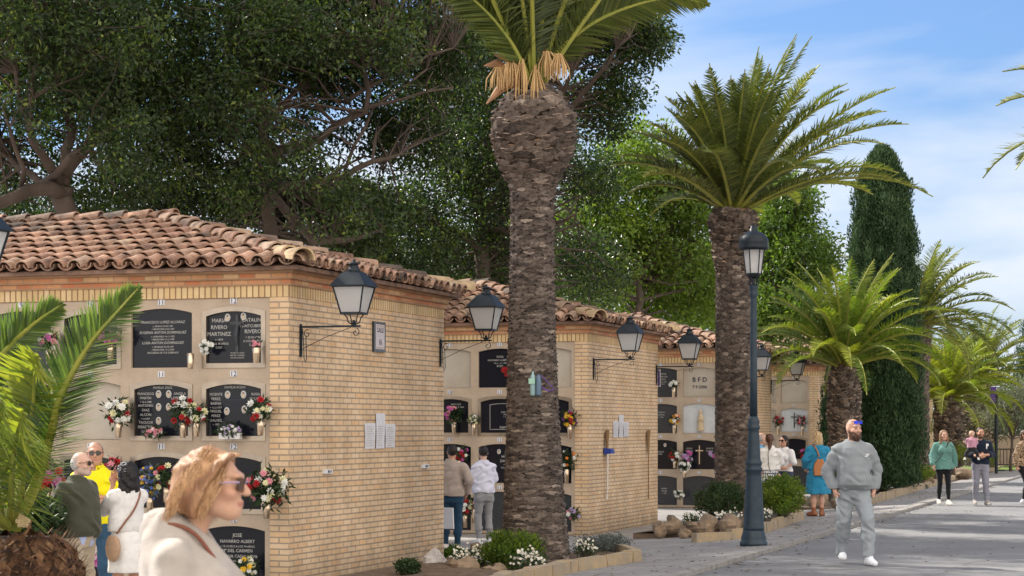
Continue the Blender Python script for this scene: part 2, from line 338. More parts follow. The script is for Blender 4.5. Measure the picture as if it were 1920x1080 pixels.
b = MB(); b.add([(-26, 86, .02), (14, 86, .02), (14, 91, .1), (-26, 91, .1)], [[0, 1, 2, 3]]); tag(b.build('lawn', M['grass']), kind='structure')
# ------------------------------------------------------------------ text
def textmesh(lines, align='CENTER', font_shear=0.0, gap=1.25, bold=0):
    """lines: list of (text, size). returns verts, faces in the XZ plane, facing -Y, top line at z=0"""
    V = []; Fc = []; n = 0; z = 0
    for tx, size in lines:
        if tx:
            cu = bpy.data.curves.new('t', 'FONT'); cu.body = tx; cu.size = size; cu.align_x = align; cu.shear = font_shear; cu.offset = bold*size; cu.resolution_u = 2
            ob = bpy.data.objects.new('t', cu); me = ob.to_mesh()
            vv = [(p.co.x, 0, p.co.y+z-size*.7) for p in me.vertices]
            V += vv; Fc += [[i+n for i in p.vertices] for p in me.polygons]; n += len(vv)
            ob.to_mesh_clear(); bpy.data.objects.remove(ob); bpy.data.curves.remove(cu)
        z -= size*gap
    return np.array(V) if V else np.zeros((0, 3)), Fc
PITX, PITZ = .92, .836; ZTOP = 3.154
def arch(w, h, rise, n=10):
    """outline of an opening, centred on x, bottom at 0: list of (x,z), counter-clockwise from bottom left"""
    pts = [(-w/2, 0), (w/2, 0)]
    for i in range(n+1):
        x = w/2-w*i/n; pts.append((x, h-rise+rise*(1-(2*x/w)**2)))
    return pts
def slab_geo(w, h, rise, y0, y1, x, z):
    o = arch(w, h, rise); m = len(o)
    v = [(x+p[0], y0, z+p[1]) for p in o]+[(x+p[0], y1, z+p[1]) for p in o]
    return v, [list(range(m))]+[[i+m for i in range(m)][::-1]]+[[i, i+m, (i+1) % m+m, (i+1) % m] for i in range(m)]
def ring_geo(w, h, rise, t, y0, y1, x, z):
    o = arch(w, h, rise); i_ = arch(w-2*t, h-2*t, rise); i_ = [(a, c+t) for a, c in i_]; m = len(o)
    v = [(x+p[0], y0, z+p[1]) for p in o]+[(x+p[0], y0, z+p[1]) for p in i_]+[(x+p[0], y1, z+p[1]) for p in o]+[(x+p[0], y1, z+p[1]) for p in i_]
    f = []
    for k in range(m):
        j = (k+1) % m; f += [[k, j, m+j, m+k], [m+k, m+j, 3*m+j, 3*m+k], [j, k, 2*m+k, 2*m+j]]
    return v, f
OW, OH, RISE = .78, .685, .055
def colx(k): return -.24-.455-PITX*k           # local x of column k counted from the right
def rowz(r): return ZTOP-.055-OH-PITZ*r+.0      # bottom of opening, world z
def building(name, cx, cy, z0, D, ncol, label, tiles_back=False, hip=2.75, back_tiles=False):
    root = empty(name, (cx, cy, 0), label, 'niche block', 'brick burial niche blocks along the avenue')
    W = .24+PITX*ncol+.02; ZS = 3.205
    # brick walls: right end wall (its front edge is the corner pier), back and left walls
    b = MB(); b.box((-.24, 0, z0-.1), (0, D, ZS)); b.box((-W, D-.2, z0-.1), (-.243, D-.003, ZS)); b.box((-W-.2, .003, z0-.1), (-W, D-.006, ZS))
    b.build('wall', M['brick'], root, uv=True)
    b = MB(); b.box((-W, .1, z0-.1), (-.243, D-.203, ZS-.01)); b.build('core', M['filler'], root)
    b = MB(); e = .004
    b.box((-W-.2-e, -e, ZS), (e, D+e, ZS+.135)); b.build('soldier_course', M['soldier'], root, uv=True)
    for k in range(3):
        e = .025+.03*k; b = MB(); z = ZS+.135+.067*k
        b.box((-W-.2-e, -e, z), (e, D+e, z+.065)); b.build('cornice_course', M['redbrick'], root, uv=True)
    # stone lattice of openings
    b = MB()
    for c in range(ncol):
        for r in range(4):
            x = colx(c); zb = rowz(r); z1 = ZTOP+.05-PITZ*r if r else ZS-.002; z2 = ZTOP+.05-PITZ*(r+1)
            o = arch(OW, OH, RISE); m = len(o)
            # outer rectangle matched point by point
            q = [(-PITX/2, z2-zb), (PITX/2, z2-zb)]
            for i in range(m-2):
                xx = o[i+2][0]/(OW/2)*PITX/2; q.append((xx, z1-zb))
            vs = [(x+p[0], .012, zb+p[1]) for p in q]+[(x+p[0], .012, zb+p[1]) for p in o]+[(x+p[0], .11, zb+p[1]) for p in o]
            fs = []
            for k in range(m):
                j = (k+1) % m; fs += [[k, j, m+j, m+k], [m+k, m+j, 2*m+j, 2*m+k]]
            b.add(vs, fs)
    b.box((-W, -.05, z0-.1), (-.243, .02, rowz(3)-.06))
    b.build('niche_frame', M['cement'], root)
    # ---- roof
    o = .20; EZ = 3.545; P = .29; hx = D/2+o                # half depth with overhang
    zr = EZ+P*hx; yr = D/2
    X1 = o; X0 = -W-.2-o; Y0 = -o; Y1 = D+o
    xr = X1-hx-.35
    b = MB(); b.mm = 0; b.rr = .3
    v = [(X0, Y0, EZ), (X1, Y0, EZ), (X1, Y1, EZ), (X0, Y1, EZ), (X0, yr, zr), (xr, yr, zr), (X0, Y0, EZ-.045), (X1, Y0, EZ-.045), (X1, Y1, EZ-.045), (X0, Y1, EZ-.045)]
    b.add(v, [[0, 1, 5, 4], [1, 2, 5], [2, 3, 4, 5], [0, 4, 3], [6, 7, 1, 0], [7, 8, 2, 1], [8, 9, 3, 2], [9, 6, 0, 3], [9, 8, 7, 6]])
    lo = random.Random(hash(label) % 999 if False else int(cy*10))
    def slope(p0, du, dv, width, length, limit, skip=None):
        """p0 eave start, du along the eave, dv up the slope (unit), limit(s)->max t"""
        du = Vector(du); dv = Vector(dv).normalized(); nn = du.cross(dv).normalized()
        if nn.z < 0: nn = -nn
        pit = .232; n = int(width/pit); TL = .36
        for i in range(n+1):
            s = (i+.5)*pit
            if s > width: break
            for half in (0, 1):
                ss = s+half*pit/2; tmax = limit(ss); t = -.06; k = 0; jl = lo.uniform(-.02, .02)
                while t < tmax-.02:
                    tl = min(TL, tmax-t)+.05; ra = .098; rb = .084
                    b.rr = min(1, max(0, lo.gauss(.58, .20)-.30*max(0, (t-1.2)/2)*lo.random()*1.5))
                    vs = []; ns = 7
                    tw = lo.uniform(-.012, .012)
                    for e, (tt, rad, hgt) in enumerate(((t+jl, ra, .034), (t+tl+jl, rb, .0))):
                        for q in range(ns+1):
                            a = math.pi*q/ns
                            if half == 0:
                                off = nn*(rad*math.sin(a)*.95+hgt+.025)+du*(rad*math.cos(a)+tw*e)
                            else:
                                off = nn*(.10-rad*math.sin(a)*.85+hgt*.4-.012)+du*(rad*math.cos(a))
                            vs.append(p0+du*ss+dv*tt+off)
                    fs = [[q, q+1, ns+2+q, ns+1+q] for q in range(ns)]
                    if k == 0 or half == 0:       # thickness of the lower lip
                        m0 = len(vs)
                        for q in range(ns+1):
                            a = math.pi*q/ns; th = .016
                            if half == 0: off = nn*((ra-th)*math.sin(a)*.95+.059)+du*((ra-th)*math.cos(a))
                            else: off = nn*(.10-(ra-th)*math.sin(a)*.85+.002)+du*((ra-th)*math.cos(a))
                            vs.append(p0+du*ss+dv*(t+jl)+off)
                        if k == 0:
                            for q in range(ns+1): vs.append(vs[m0+q]+dv*.3)
                            fs += [[m0+q, m0+q+1, m0+ns+2+q, m0+ns+1+q] for q in range(ns)]
                        fs += [[m0+q, m0+q+1, q+1, q] for q in range(ns)]
                    b.add([tuple(x) for x in vs], fs); t += TL; k += 1
    Ls = math.hypot(hx, zr-EZ)
    Wf = X1-X0
    # front: limit by the hip from the right corner
    kf = (X1-xr)/Ls
    slope(Vector((X0, Y0, EZ)), (1, 0, 0), (0, hx, zr-EZ), Wf, Ls, lambda s: min(Ls, (Wf-s)/kf))
    Lr = math.hypot(X1-xr, zr-EZ); Wd = Y1-Y0
    slope(Vector((X1, Y0, EZ)), (0, 1, 0), (-(X1-xr), 0, zr-EZ), Wd, Lr, lambda s: min(s, Wd-s)/(Wd/2)*Lr)
    b.build('roof', M['tile'], root, smooth=False)
    # ridge and hip caps
    b = MB()
    def caps(pa, pb, flare=False):
        pa, pb = Vector(pa), Vector(pb); d = (pb-pa); Ln = d.length; d.normalize(); sd = d.cross(Vector((0, 0, 1))).normalized(); up = sd.cross(d)
        t = -.12; k = 0
        while t < Ln:
            ra = .125 if not (flare and k == 0) else .15; rb = .10; b.rr = lo.random(); vs = []; ns = 9; tl = .42
            for tt, rad, h in ((t, ra, .075), (min(t+tl, Ln+.05), rb, .05)):
                for q in range(ns+1):
                    a = math.pi*q/ns; vs.append(pa+d*tt+sd*(rad*math.cos(a))+up*(rad*math.sin(a)+h))
            for q in range(ns+1):
                a = math.pi*q/ns; vs.append(pa+d*t+sd*((ra-.02)*math.cos(a))+up*((ra-.02)*math.sin(a)+.075))
            fs = [[q, q+1, ns+2+q, ns+1+q] for q in range(ns)]+[[2*ns+2+q, 2*ns+3+q, q+1, q] for q in range(ns)]
            b.mm = 1 if k < 2 and flare else 0
            b.add([tuple(x) for x in vs], fs); t += .36; k += 1
    caps((X1, Y0, EZ), (xr, yr, zr), True); caps((X1, Y1, EZ), (xr, yr, zr), True); caps((xr+.1, yr, zr), (X0, yr, zr))
    b.build('ridge_tiles', [M['tile'], M['tileoch']], root)
    return root
def numbers(root, nums, rows=4):
    for c, tx in nums:
        for r in range(rows):
            x = colx(c); z = ZTOP-PITZ*r+.02
            b = MB(); b.box((x-.042, .004, z-.034), (x+.042, .0125, z+.034)); p = b.build('number_plate', M['paper'], root)
            v, f = textmesh([(tx, .085)]); v[:, 1] = .001; v[:, 0] += x; v[:, 2] += z+.03
            mk('numeral', v, f, M['ink'], p)
def slab(root, c, r, kind, text=None, cols=1, side=0):
    """one closed niche: stone, frame, inscription"""
    x = colx(c); z = rowz(r)
    b = MB(); g = {'b': 'granite', 'g': 'granite2', 'w': 'marble', 'c': 'filler'}[kind[0]]
    v, f = slab_geo(OW-.01, OH-.01, RISE, .045 if kind[0] != 'c' else .06, .09, x, z+.005); b.add(v, f); s = b.build('gravestone', M[g], root)
    if 'f' in kind:
        b = MB(); v, f = ring_geo(OW+.02, OH+.02, RISE, .055, .0, .05, x, z-.01); b.add(v, f); b.build('frame', M['metal'], s)
    if 'x' in kind:
        b = MB(); b.box((x-.012, .02, z+.12), (x+.012, .044, z+.55)); b.box((x-.09, .021, z+.42), (x+.09, .043, z+.445)); b.build('cross', M['chrome' if 'w' not in kind else 'iron'], s)
    for it in (text or []):
        dx, dz, ls, sh = it
        v, f = textmesh(ls, font_shear=sh, bold=.012)
        if len(v):
            v[:, 1] = .0425; v[:, 0] += x+dx; v[:, 2] += z+dz; mk('inscription', v, f, M['gilt' if g != 'marble' else 'ink'], s)
    return s
def portrait(s, c, r, pts):
    for dx, dz in pts:
        x = colx(c)+dx; z = rowz(r)+dz
        b = MB()
        for rx, rz, y0, mi in ((.034, .045, .034, 0), (.027, .037, .030, 1)):
            b.mm = mi; n = 16; vs = [(x+rx*math.cos(2*math.pi*k/n), yy, z+rz*math.sin(2*math.pi*k/n)) for yy in (y0, .0445) for k in range(n)]
            b.add(vs, [list(range(n))]+[[k, (k+1) % n, n+(k+1) % n, n+k] for k in range(n)])
        b.mm = 2; b.ball((x, .03, z+.006), (.011, .003, .014), 8, 5); b.ball((x, .03, z-.022), (.019, .003, .012), 8, 5)
        b.mm = 3; b.ball((x, .029, z+.017), (.012, .003, .008), 8, 5)
        b.build('portrait', [M['marble'], M['filler'], M['beige'], M['ink']], s)
B1 = building('niche_block', -9.745, 22.07, -.18, 5.22, 6, 'nearest brick niche block with hipped clay tile roof on the left')
B2 = building('niche_block', -9.90, 35.14, -.16, 5.0, 5, 'brick niche block behind the tallest palm trunk, with two brooms on its wall')
B3 = building('niche_block', -10.12, 47.85, -.14, 5.2, 4, 'third brick niche block, ending behind the green lamp post')
B4 = building('niche_block', -10.27, 60.97, -.12, 5.2, 3, 'farthest brick niche block, between the lamp post and the short palm')
B5 = building('niche_block', -9.9, 73.5, -.12, 13.0, 2, 'plain brick end wall of a niche block just right of the tall cypress')
numbers(B1, [(0, '12'), (1, '11'), (2, '10'), (3, '9')]); numbers(B2, [(1, '11'), (2, '10')]); numbers(B3, [(0, '12'), (1, '11')]); numbers(B4, [(0, '12')], 3)
T = lambda *a: list(a)
# block 1, top row
s = slab(B1, 0, 0, 'bf', [(-.20, .56, [('MARIA', .062), ('RIVERO', .062), ('MARTINEZ', .062), ('+ 1979', .036), ('A LOS 78 AÑOS', .034), ('D.E.P.', .036)], 0), (.225, .56, [('CATALINA', .058), ('PONTCUBERTA', .046), ('RIVERO', .062), ('+ 22-05-1998', .034), ('A LOS 81 AÑOS', .034), ('D.E.P.', .036)], 0), (.03, .17, [('TU ESPOSO HIJOS', .022), ('NIETOS Y FAMILIA', .022), ('NO TE OLVIDAN', .022)], 0)])
b = MB(); x = colx(0)+.03; z = rowz(0); b.box((x-.018, .03, z+.17), (x+.018, .044, z+.60)); b.box((x-.09, .031, z+.48), (x+.09, .043, z+.52)); b.tube([(x, .025, z+.25), (x-.012, .022, z+.36), (x+.005, .022, z+.47)], [.014, .026, .02], 6); b.tube([(x-.07, .025, z+.50), (x, .022, z+.45), (x+.07, .025, z+.50)], .009, 5); b.build('crucifix', M['granite2'], s)
portrait(s, 0, 0, [(-.09, .57), (.11, .58)])
slab(B1, 1, 0, 'b', [(0, .545, [('FRANCISCO LOPEZ ALCARAZ', .042), ('n. MURCIA 09-03-1920', .027), ('+ BENIDORM 22-03-1987', .027), ('EUGENIA ANTON DOMINGUEZ', .042), ('n. SORIHUELA 14-11-1922', .027), ('+ BENIDORM 15-12-1998', .027), ('LUISA ANTON DOMINGUEZ', .042), ('n. MORALES 22-04-1929', .027), ('+ BENIDORM 13-12-2009', .027), ('RECUERDO DE TUS SOBRINOS', .029)], .25)])
slab(B1, 2, 0, 'bf'); slab(B1, 3, 0, 'g')
s = slab(B1, 0, 1, 'bf', [(0, .62, [('FAMILIA ROJAS', .04)], 0), (-.24, .54, [('VICENTE', .042), ('PEREZ', .042), ('BAENA', .042), ('+ 12-2-1977', .03), ('MIGUEL', .042), ('PEREZ', .042), ('GALVEZ', .042), ('+ 1975', .03)], 0), (.26, .54, [('ROSA', .042), ('GALVEZ', .042), ('LEON', .042)], 0)]); portrait(s, 0, 1, [(-.09, .52), (.11, .52), (-.10, .33), (.12, .35)])
s = slab(B1, 1, 1, 'bf', [(0, .62, [('FAMILIA DIAZ', .04)], 0), (-.22, .55, [('FRANCISCO', .04), ('MARTIN', .04), ('+ 10-4-1988', .03), ('ANTONIO', .042), ('DIAZ', .042), ('ALCON', .042), ('+ 6-2000', .03), ('TACUCHI', .042), ('SEBASTIAN', .042), ('LARA', .042)], 0), (.22, .55, [('ANGELA', .04), ('LOPEZ RIOS', .042), ('+ 11-2', .03)], 0)]); portrait(s, 1, 1, [(-.05, .53), (.08, .53), (-.05, .38), (.08, .38), (-.05, .22)])
b = MB(); x = colx(0); z = rowz(1); b.box((x-.004, .042, z+.05), (x+.004, .0448, z+.45)); b.box((x-.1, .0421, z+.455), (x+.1, .0449, z+.465)); b.build('engraved_cross', M['ink'], s)
slab(B1, 2, 1, 'c'); slab(B1, 3, 1, 'b')
slab(B1, 0, 2, 'bf'); slab(B1, 1, 2, 'bf'); slab(B1, 2, 2, 'gf'); slab(B1, 3, 2, 'b')
slab(B1, 0, 3, 'b', [(.03, .60, [('JOSE', .058), ('NAVARRO ALBERT', .052), ('+ 15-12-2012 A LOS 74 AÑOS', .034), ('Mª DEL CARMEN', .052), ('SELLANA CASANUEVA', .05), ('+ A LOS 78 AÑOS', .034)], 0)])
slab(B1, 1, 3, 'g'); slab(B1, 2, 3, 'b'); slab(B1, 3, 3, 'g')
# block 2
slab(B2, 0, 0, 'c'); slab(B2, 1, 0, 'b', [(0, .56, [('ROSA', .05), ('NAVARRO ALMIÑANA', .045), ('+ EL 2 - 10 - 1984', .034), ('D.E.P.', .05)], 0)]); slab(B2, 2, 0, 'c')
slab(B2, 0, 1, 'bf'); s = slab(B2, 1, 1, 'bf', [(.1, .42, [('JOSE VIVES', .034), ('ORTS', .034), ('+ 1991', .03)], 0), (.1, .16, [('FAMILIA', .06)], 0)]); slab(B2, 2, 1, 'bf', [(.1, .56, [('ANTONIO', .04), ('ORTUÑO SORIA', .04)], 0)])
b = MB(); v, f = ring_geo(.5, .46, .02, .008, .04, .0448, colx(1)+.06, rowz(1)+.1); b.add(v, f); b.build('engraved_border', M['gilt'], s)
slab(B2, 0, 2, 'b'); s = slab(B2, 1, 2, 'b', [(.16, .56, [('JUAN', .06), ('MORELLO', .06), ('ZARAGOZA', .06), ('+ 12-9-2001', .04), ('A LOS 84 AÑOS', .04)], 0)]); portrait(s, 1, 2, [(-.02, .55)]); slab(B2, 2, 2, 'b')
slab(B2, 0, 3, 'g'); slab(B2, 1, 3, 'g'); slab(B2, 2, 3, 'b')
# block 3
slab(B3, 1, 0, 'g', [(.05, .56, [('PEPITA', .05), ('ALMUIÑA', .05), ('ORTS', .05), ('+ 3-2-1999', .04), ('D.E.P.', .04)], 0)])
s = slab(B3, 0, 0, 'c'); v, f = textmesh([('B F D', .15), ('7·9·2006', .10)], bold=.02); v[:, 1] = .056; v[:, 0] += colx(0); v[:, 2] += rowz(0)+.46; mk('inscription', v, f, M['ink'], s)
slab(B3, 1, 1, 'g', [(0, .5, [('VICENTA', .045), ('LLORCA', .045), ('+ 1994', .04)], 0)]); slab(B3, 0, 1, 'w')
s = slab(B3, 1, 2, 'b', [(-.05, .42, [('FRANCISCO', .045), ('VICTOR', .045)], 0)]); portrait(s, 1, 2, [(.1, .56)])
slab(B3, 0, 2, 'bx', [(-.24, .5, [('PEDRO', .045), ('PUCHOL', .045), ('MARIN', .045), ('+ 1990', .04), ('ISABEL', .045), ('GARCIA', .045), ('+ 1996', .04)], 0), (.24, .5, [('VICENTE', .045), ('PUCHOL', .045), ('+ 2002', .04)], 0)])
slab(B3, 1, 3, 'g', [(.08, .4, [('MARIA', .045), ('SOLER', .045), ('+ 1989', .04)], 0)]); slab(B3, 0, 3, 'g')
slab(B4, 0, 0, 'c'); slab(B4, 0, 1, 'wx', [(.13, .5, [('JOSEFA', .05), ('ORTS', .05), ('D.E.P.', .05)], 0)]); slab(B4, 0, 2, 'bf'); slab(B4, 0, 3, 'g')
# gilded statue relief in the white marble niche of block 3
b = MB(); x = colx(0); z = rowz(1)
b.lathe([(.07, 0), (.085, .03), (.075, .12), (.065, .22), (.075, .30), (.05, .37), (.03, .40), (.042, .43), (.04, .47), (.015, .50)], (0, 0, 0), 14, .55)
b.tube([(-.07, -.02, .22), (0, -.05, .30)], [.02, .016], 6); b.tube([(.07, -.02, .22), (0, -.05, .30)], [.02, .016], 6)
st = b.build('figurine', mat('pale gilt plaster', (.62, .50, .34), .5, (.5, .38, .24), 20), None, smooth=True, loc=(-10.12+x+.03, 47.85+.005, z+.045))
tag(st, 'small ochre praying figurine standing in the white marble niche', 'figurine')
# ------------------------------------------------------------------ wall lanterns
def lantern_parts():
    root = empty('wall_lantern', (0, 0, 0), '', 'wall lantern', 'black wall lanterns on brackets')
    # origin at the wall, arm along +X
    b = MB(); b.box((0, -.022, -.19), (.012, .022, .19)); b.box((.0121, -.012, -.15), (.018, .012, .15)); b.build('wall_plate', M['iron'], root)
    b = MB(); b.box((.01, -.011, .145), (.74, .011, .167))
    b.tube([(.018, 0, -.10), (.3, 0, .03), (.62, 0, .142)], .004, 6)
    def scroll(cx, cz, s, r0=.055, a0=0):
        pts = []
        for i in range(22):
            a = a0+i*.32; r = r0*(1-i/26); pts.append((cx+s*r*math.cos(a), 0, cz+r*math.sin(a)))
        return pts
    b.tube(scroll(.085, .075, 1, .05, 1.2), .005, 6); b.tube(scroll(.68, .085, -1, .05, 1.9), .005, 6)
    b.build('bracket', M['iron'], root)
    b = MB(); b.tube([(.02, .012, .13), (.03, .02, -.02), (.035, .02, -.20), (.05, .02, -.25), (.065, .02, -.2), (.06, .015, .05)], .005, 6); b.build('cable', M['iron'], root)
    X = .66; Z = .17
    def sq(h, z): return [(X-h, -h, z), (X+h, -h, z), (X+h, h, z), (X-h, h, z)]
    b = MB(); b.lathe([(.03, 0), (.03, .02), (.018, .03), (.018, .06)], (X, 0, Z-.005), 10)
    h0, h1 = .115, .185; z0, z1 = Z+.13, Z+.435
    for sx in (-1, 1):
        for sy in (-1, 1):
            b.tube([(X+sx*.02, sy*.02, Z+.01), (X+sx*.05, sy*.05, Z+.03), (X+sx*.06, sy*.06, Z+.08), (X+sx*.09, sy*.09, z0)], .007, 6)
            b.tube([(X+sx*h0, sy*h0, z0), (X+sx*h1, sy*h1, z1)], .010, 5)
    b.box((X-h0-.01, -h0-.01, z0-.012), (X+h0+.01, h0+.01, z0+.012))
    for s in (-1, 1):
        b.tube([(X-h1, s*h1, z1), (X+h1, s*h1, z1)], .011, 5); b.tube([(X+s*h1, -h1, z1), (X+s*h1, h1, z1)], .011, 5)
    b.build('lantern_frame', M['iron'], root)
    for ax in range(4):
        b = MB(); A = [(-1, -1), (1, -1), (1, 1), (-1, 1)]; a, c = A[ax], A[(ax+1) % 4]; i = .96
        b.add([(X+a[0]*h0*i, a[1]*h0*i, z0), (X+c[0]*h0*i, c[1]*h0*i, z0), (X+c[0]*h1*i, c[1]*h1*i, z1), (X+a[0]*h1*i, a[1]*h1*i, z1)], [[0, 1, 2, 3]]); b.build('pane', M['pane'], root)
    b = MB(); rings = [(.215, z1), (.212, z1+.012), (.105, z1+.155), (.07, z1+.175)]
    vs = []
    for h, z in rings: vs += sq(h, z)
    b.add(vs, [[i*4+k, i*4+(k+1) % 4, i*4+4+(k+1) % 4, i*4+4+k] for i in range(3) for k in range(4)]+[[3, 2, 1, 0], [12, 13, 14, 15]])
    b.build('lantern_roof', M['iron'], root)
    b = MB(); b.lathe([(.085, z1+.165), (.065, z1+.2), (.05, z1+.235), (.048, z1+.25), (.075, z1+.257), (.075, z1+.264), (.03, z1+.28), (.015, z1+.285), (.02, z1+.30), (.004, z1+.315)], (X, 0, 0), 16)
    b.build('finial', M['iron'], root, smooth=True)
    return root
LZ = 2.74
L0 = lantern_parts(); L0.location = (-9.735, 22.07+.30, 2.72); L0['label'] = 'lantern on the near corner of the nearest brick end wall, left of the plaque'
lams = [(-9.735, 22.07+5.05, LZ, 'lantern on the back corner of the nearest niche block, just left of the tallest palm'),
        (-9.89, 35.14+.3, LZ, 'lantern above the brooms, on the near corner of the second niche block'),
        (-9.89, 35.14+4.85, LZ, 'lantern on the back corner of the second block, beside the purple sign'),
        (-10.11, (lambda k: (k*10.11*sn+10.11*cs)/(sn-k*cs))((1376-960)/F), LZ, 'lantern seen just right of the tall lamp post, on the third block'),
        (-10.11, 47.85+5.1, LZ, 'lantern hanging in front of the farthest niche row, left of the short palm'),
        (-10.26, 60.97+.5, LZ, 'lantern partly hidden behind the cypress on the farthest block')]
for x, y, z, lb in lams: dup(L0, (x, y, z), lb)
# lantern cut by the left edge, on a timber-free pier of the block before
lp = at(-121, 0, 16.6); 
dup(L0, (lp.x-.3, lp.y, 2.66), 'lantern cut off by the left edge of the photo')
# ------------------------------------------------------------------ things on the walls
def thingbox(name, label, cat, parts, loc, group=None):
    r = empty(name, loc, label, cat, group)
    for nm, m, fn in parts:
        b = MB(); fn(b); b.build(nm, m, r)
    return r
def wallY(u, X):                      # depth along a wall facing +X seen at column u
    k = (u-960)/F; # xc = X cs + Y sn ; d = -X sn + Y cs ; xc = k d
    return (k*(-X*sn)-X*cs)/(sn-k*cs)
yw = wallY(709, -9.74)
pl = empty('wall_plaque', (-9.745, yw, 2.86), 'tiled street name plaque in a dark frame on the nearest end wall', 'wall plaque')
b = MB(); b.box((.001, -.20, -.19), (.03, .20, .19)); b.build('frame', M['granite2'], pl)
b = MB(); b.box((.0301, -.15, -.155), (.034, .15, .155)); b.build('tile_panel', mat('glazed tile', (.58, .53, .55), .3, (.48, .43, .46), 30), pl)
v, f = textmesh([('CALLE', .082), ('', .03), ('16', .105)], bold=.02); q = v.copy(); q[:, 1] = v[:, 0]; q[:, 0] = .0352; q[:, 2] = v[:, 2]+.115; mk('lettering', q, f, M['ink'], pl)
b = MB(); [b.box((.0345, -.12+.06*i, s*.135-.008), (.036, -.09+.06*i, s*.135+.008)) for i in range(5) for s in (-1, 1)]; b.build('ornament', M['tileoch'], pl)
def notice(u0, u1, v0, v1, X, name, label, wav=.004, lines=9, tabs=True):
    ya, yb = wallY(u0, X), wallY(u1, X); ym = (ya+yb)/2; d = -X*sn+ym*cs; z0 = CAMZ+(HV-v1)/F*d; z1 = CAMZ+(HV-v0)/F*d
    r = empty(name, (X, ym, z0), label, 'paper notice')
    h = (yb-ya)/2; H = z1-z0; b = MB(); n = 8; vs = []
    def sheet(y0, y1, a, c, e, nm, m=M['paper']):
        b = MB(); vs = [(e+wav*math.sin(i*2.1+k), y0+(y1-y0)*i/n, a+(c-a)*k/4) for k in range(5) for i in range(n+1)]
        b.add(vs, [[k*(n+1)+i, k*(n+1)+i+1, (k+1)*(n+1)+i+1, (k+1)*(n+1)+i] for k in range(4) for i in range(n)]); b.build(nm, m, r)
    sheet(-h, -h*.32, 0, H*.72, .006, 'sheet'); sheet(-h*.30, h*.28, 0, H, .012, 'sheet'); sheet(h*.34, h, .01, H*.70, .007, 'sheet')
    b = MB()
    for (a, c, t) in ((-h*.9, -h*.42, .62), (-h*.2, h*.2, .62), (h*.44, h*.9, .6)):
        for i in range(lines): 
            z = H*(t-i*.065); 
            if z > .02: b.box((.016, a, z), (.017, a+(c-a)*rnd.uniform(.6, 1), z+H*.012))
    b.build('printed_lines', M['filler'], r)
    return r
notice(683, 740, 775, 841, -9.742, 'paper_notice', 'three laminated notices taped to the nearest end wall')
notice(1149, 1178, 778, 820, -9.897, 'paper_notice', 'curled paper notice above the brooms on the second block')
for u, v, lb in ((612, 884, 'white switch box low on the nearest end wall, left one'), (795, 874, 'white switch box low on the nearest end wall, right one')):
    y = wallY(u, -9.745); d = 9.745*sn+y*cs; z = CAMZ+(HV-v)/F*d
    thingbox('switch_box', lb, 'switch box', [('cover', M['white'], lambda b: b.box((.001, -.12, -.025), (.03, .12, .025))), ('socket', M['ink'], lambda b: (b.box((.0301, -.02, -.015), (.034, .02, .015)), b.box((.0302, .05, -.014), (.033, .08, .014))))], (-9.745, y, z), 'switch boxes on the end wall')
def broom(u, lb, pan):
    y = wallY(u, -9.9); d = 9.9*sn+y*cs; z = lambda v: CAMZ+(HV-v)/F*d
    r = empty('broom', (-9.9, y, 0), lb, 'broom', 'brooms hanging on the second block')
    zb, zt, zm = z(935), z(806), z(845)
    b = MB(); b.tube([(.05, 0, zb), (.05, 0, zm)], .012, 8); b.build('handle', M['white' if pan else 'bristle'], r)
    b = MB()
    for i in range(70):
        a = rnd.uniform(-1, 1); c = rnd.uniform(-1, 1); b.tube([(.05+.01*c, .02*a, zm-.03), (.05+.015*c, .05*a+.01, (zm+zt)/2), (.05+.02*c, .06*a+.05, zt-rnd.uniform(0, .05))], .006, 4)
    b.build('bristles', M['bristle'], r)
    if pan:
        r2 = empty('dustpan', (-9.9, y, zm), 'blue dustpan hooked on the left broom', 'dustpan')
        b = MB(); b.add([(.02, -.10, -.06), (.16, -.10, -.05), (.16, .12, -.05), (.02, .42, .02), (.02, -.10, .05), (.14, -.10, .03), (.14, .12, .03), (.02, .44, .035)], [[0, 1, 2, 3], [4, 7, 6, 5], [0, 4, 5, 1], [1, 5, 6, 2], [2, 6, 7, 3], [3, 7, 4, 0]])
        b.build('pan', M['blue'], r2); b = MB(); b.tube([(.07, -.02, -.05), (.07, -.03, -.75)], .014, 8); b.build('handle', M['chrome'], r2)
broom(1133, 'left broom, upside down, with the blue dustpan', True); broom(1211, 'right broom, brown handled, by the edge of the second block', False)
# purple sign on the back corner
ps = at(1233, 709, 41.6); r = empty('direction_sign', ps, 'small purple and white sign on the back corner of the second block', 'sign')
b = MB(); b.box((-.06, -.012, -.17), (.06, .0, .17)); b.build('board', M['white'], r); b = MB(); b.box((-.045, -.018, -.15), (.045, -.0125, .15)); b.build('purple_panel', M['purple'], r)
# ------------------------------------------------------------------ the tall street lamp
lpz = onz(1413, 1022, .045)
lr = empty('street_lamp', (lpz.x, lpz.y, gz(lpz.x)), 'tall dark blue iron lamp post with a flared base and domed head on the pavement', 'street lamp')
b = MB(); b.lathe([(.195, 0), (.195, .05), (.175, .07), (.18, .11), (.165, .16), (.155, .20), (.15, .22)], n=28); b.build('base', M['post'], lr, smooth=True)
b = MB(); b.lathe([(.15, .22), (.152, .26), (.148, .28), (.142, .40), (.128, .7), (.112, .98), (.11, 1.05), (.125, 1.07), (.125, 1.10), (.105, 1.13), (.12, 1.16), (.12, 1.19), (.10, 1.22), (.098, 1.24), (.09, 1.40), (.078, 1.60), (.075, 1.64), (.092, 1.67), (.092, 1.70), (.075, 1.73), (.088, 1.76), (.07, 1.80), (.056, 1.84)], n=28); b.build('pedestal', M['post'], lr, smooth=True)
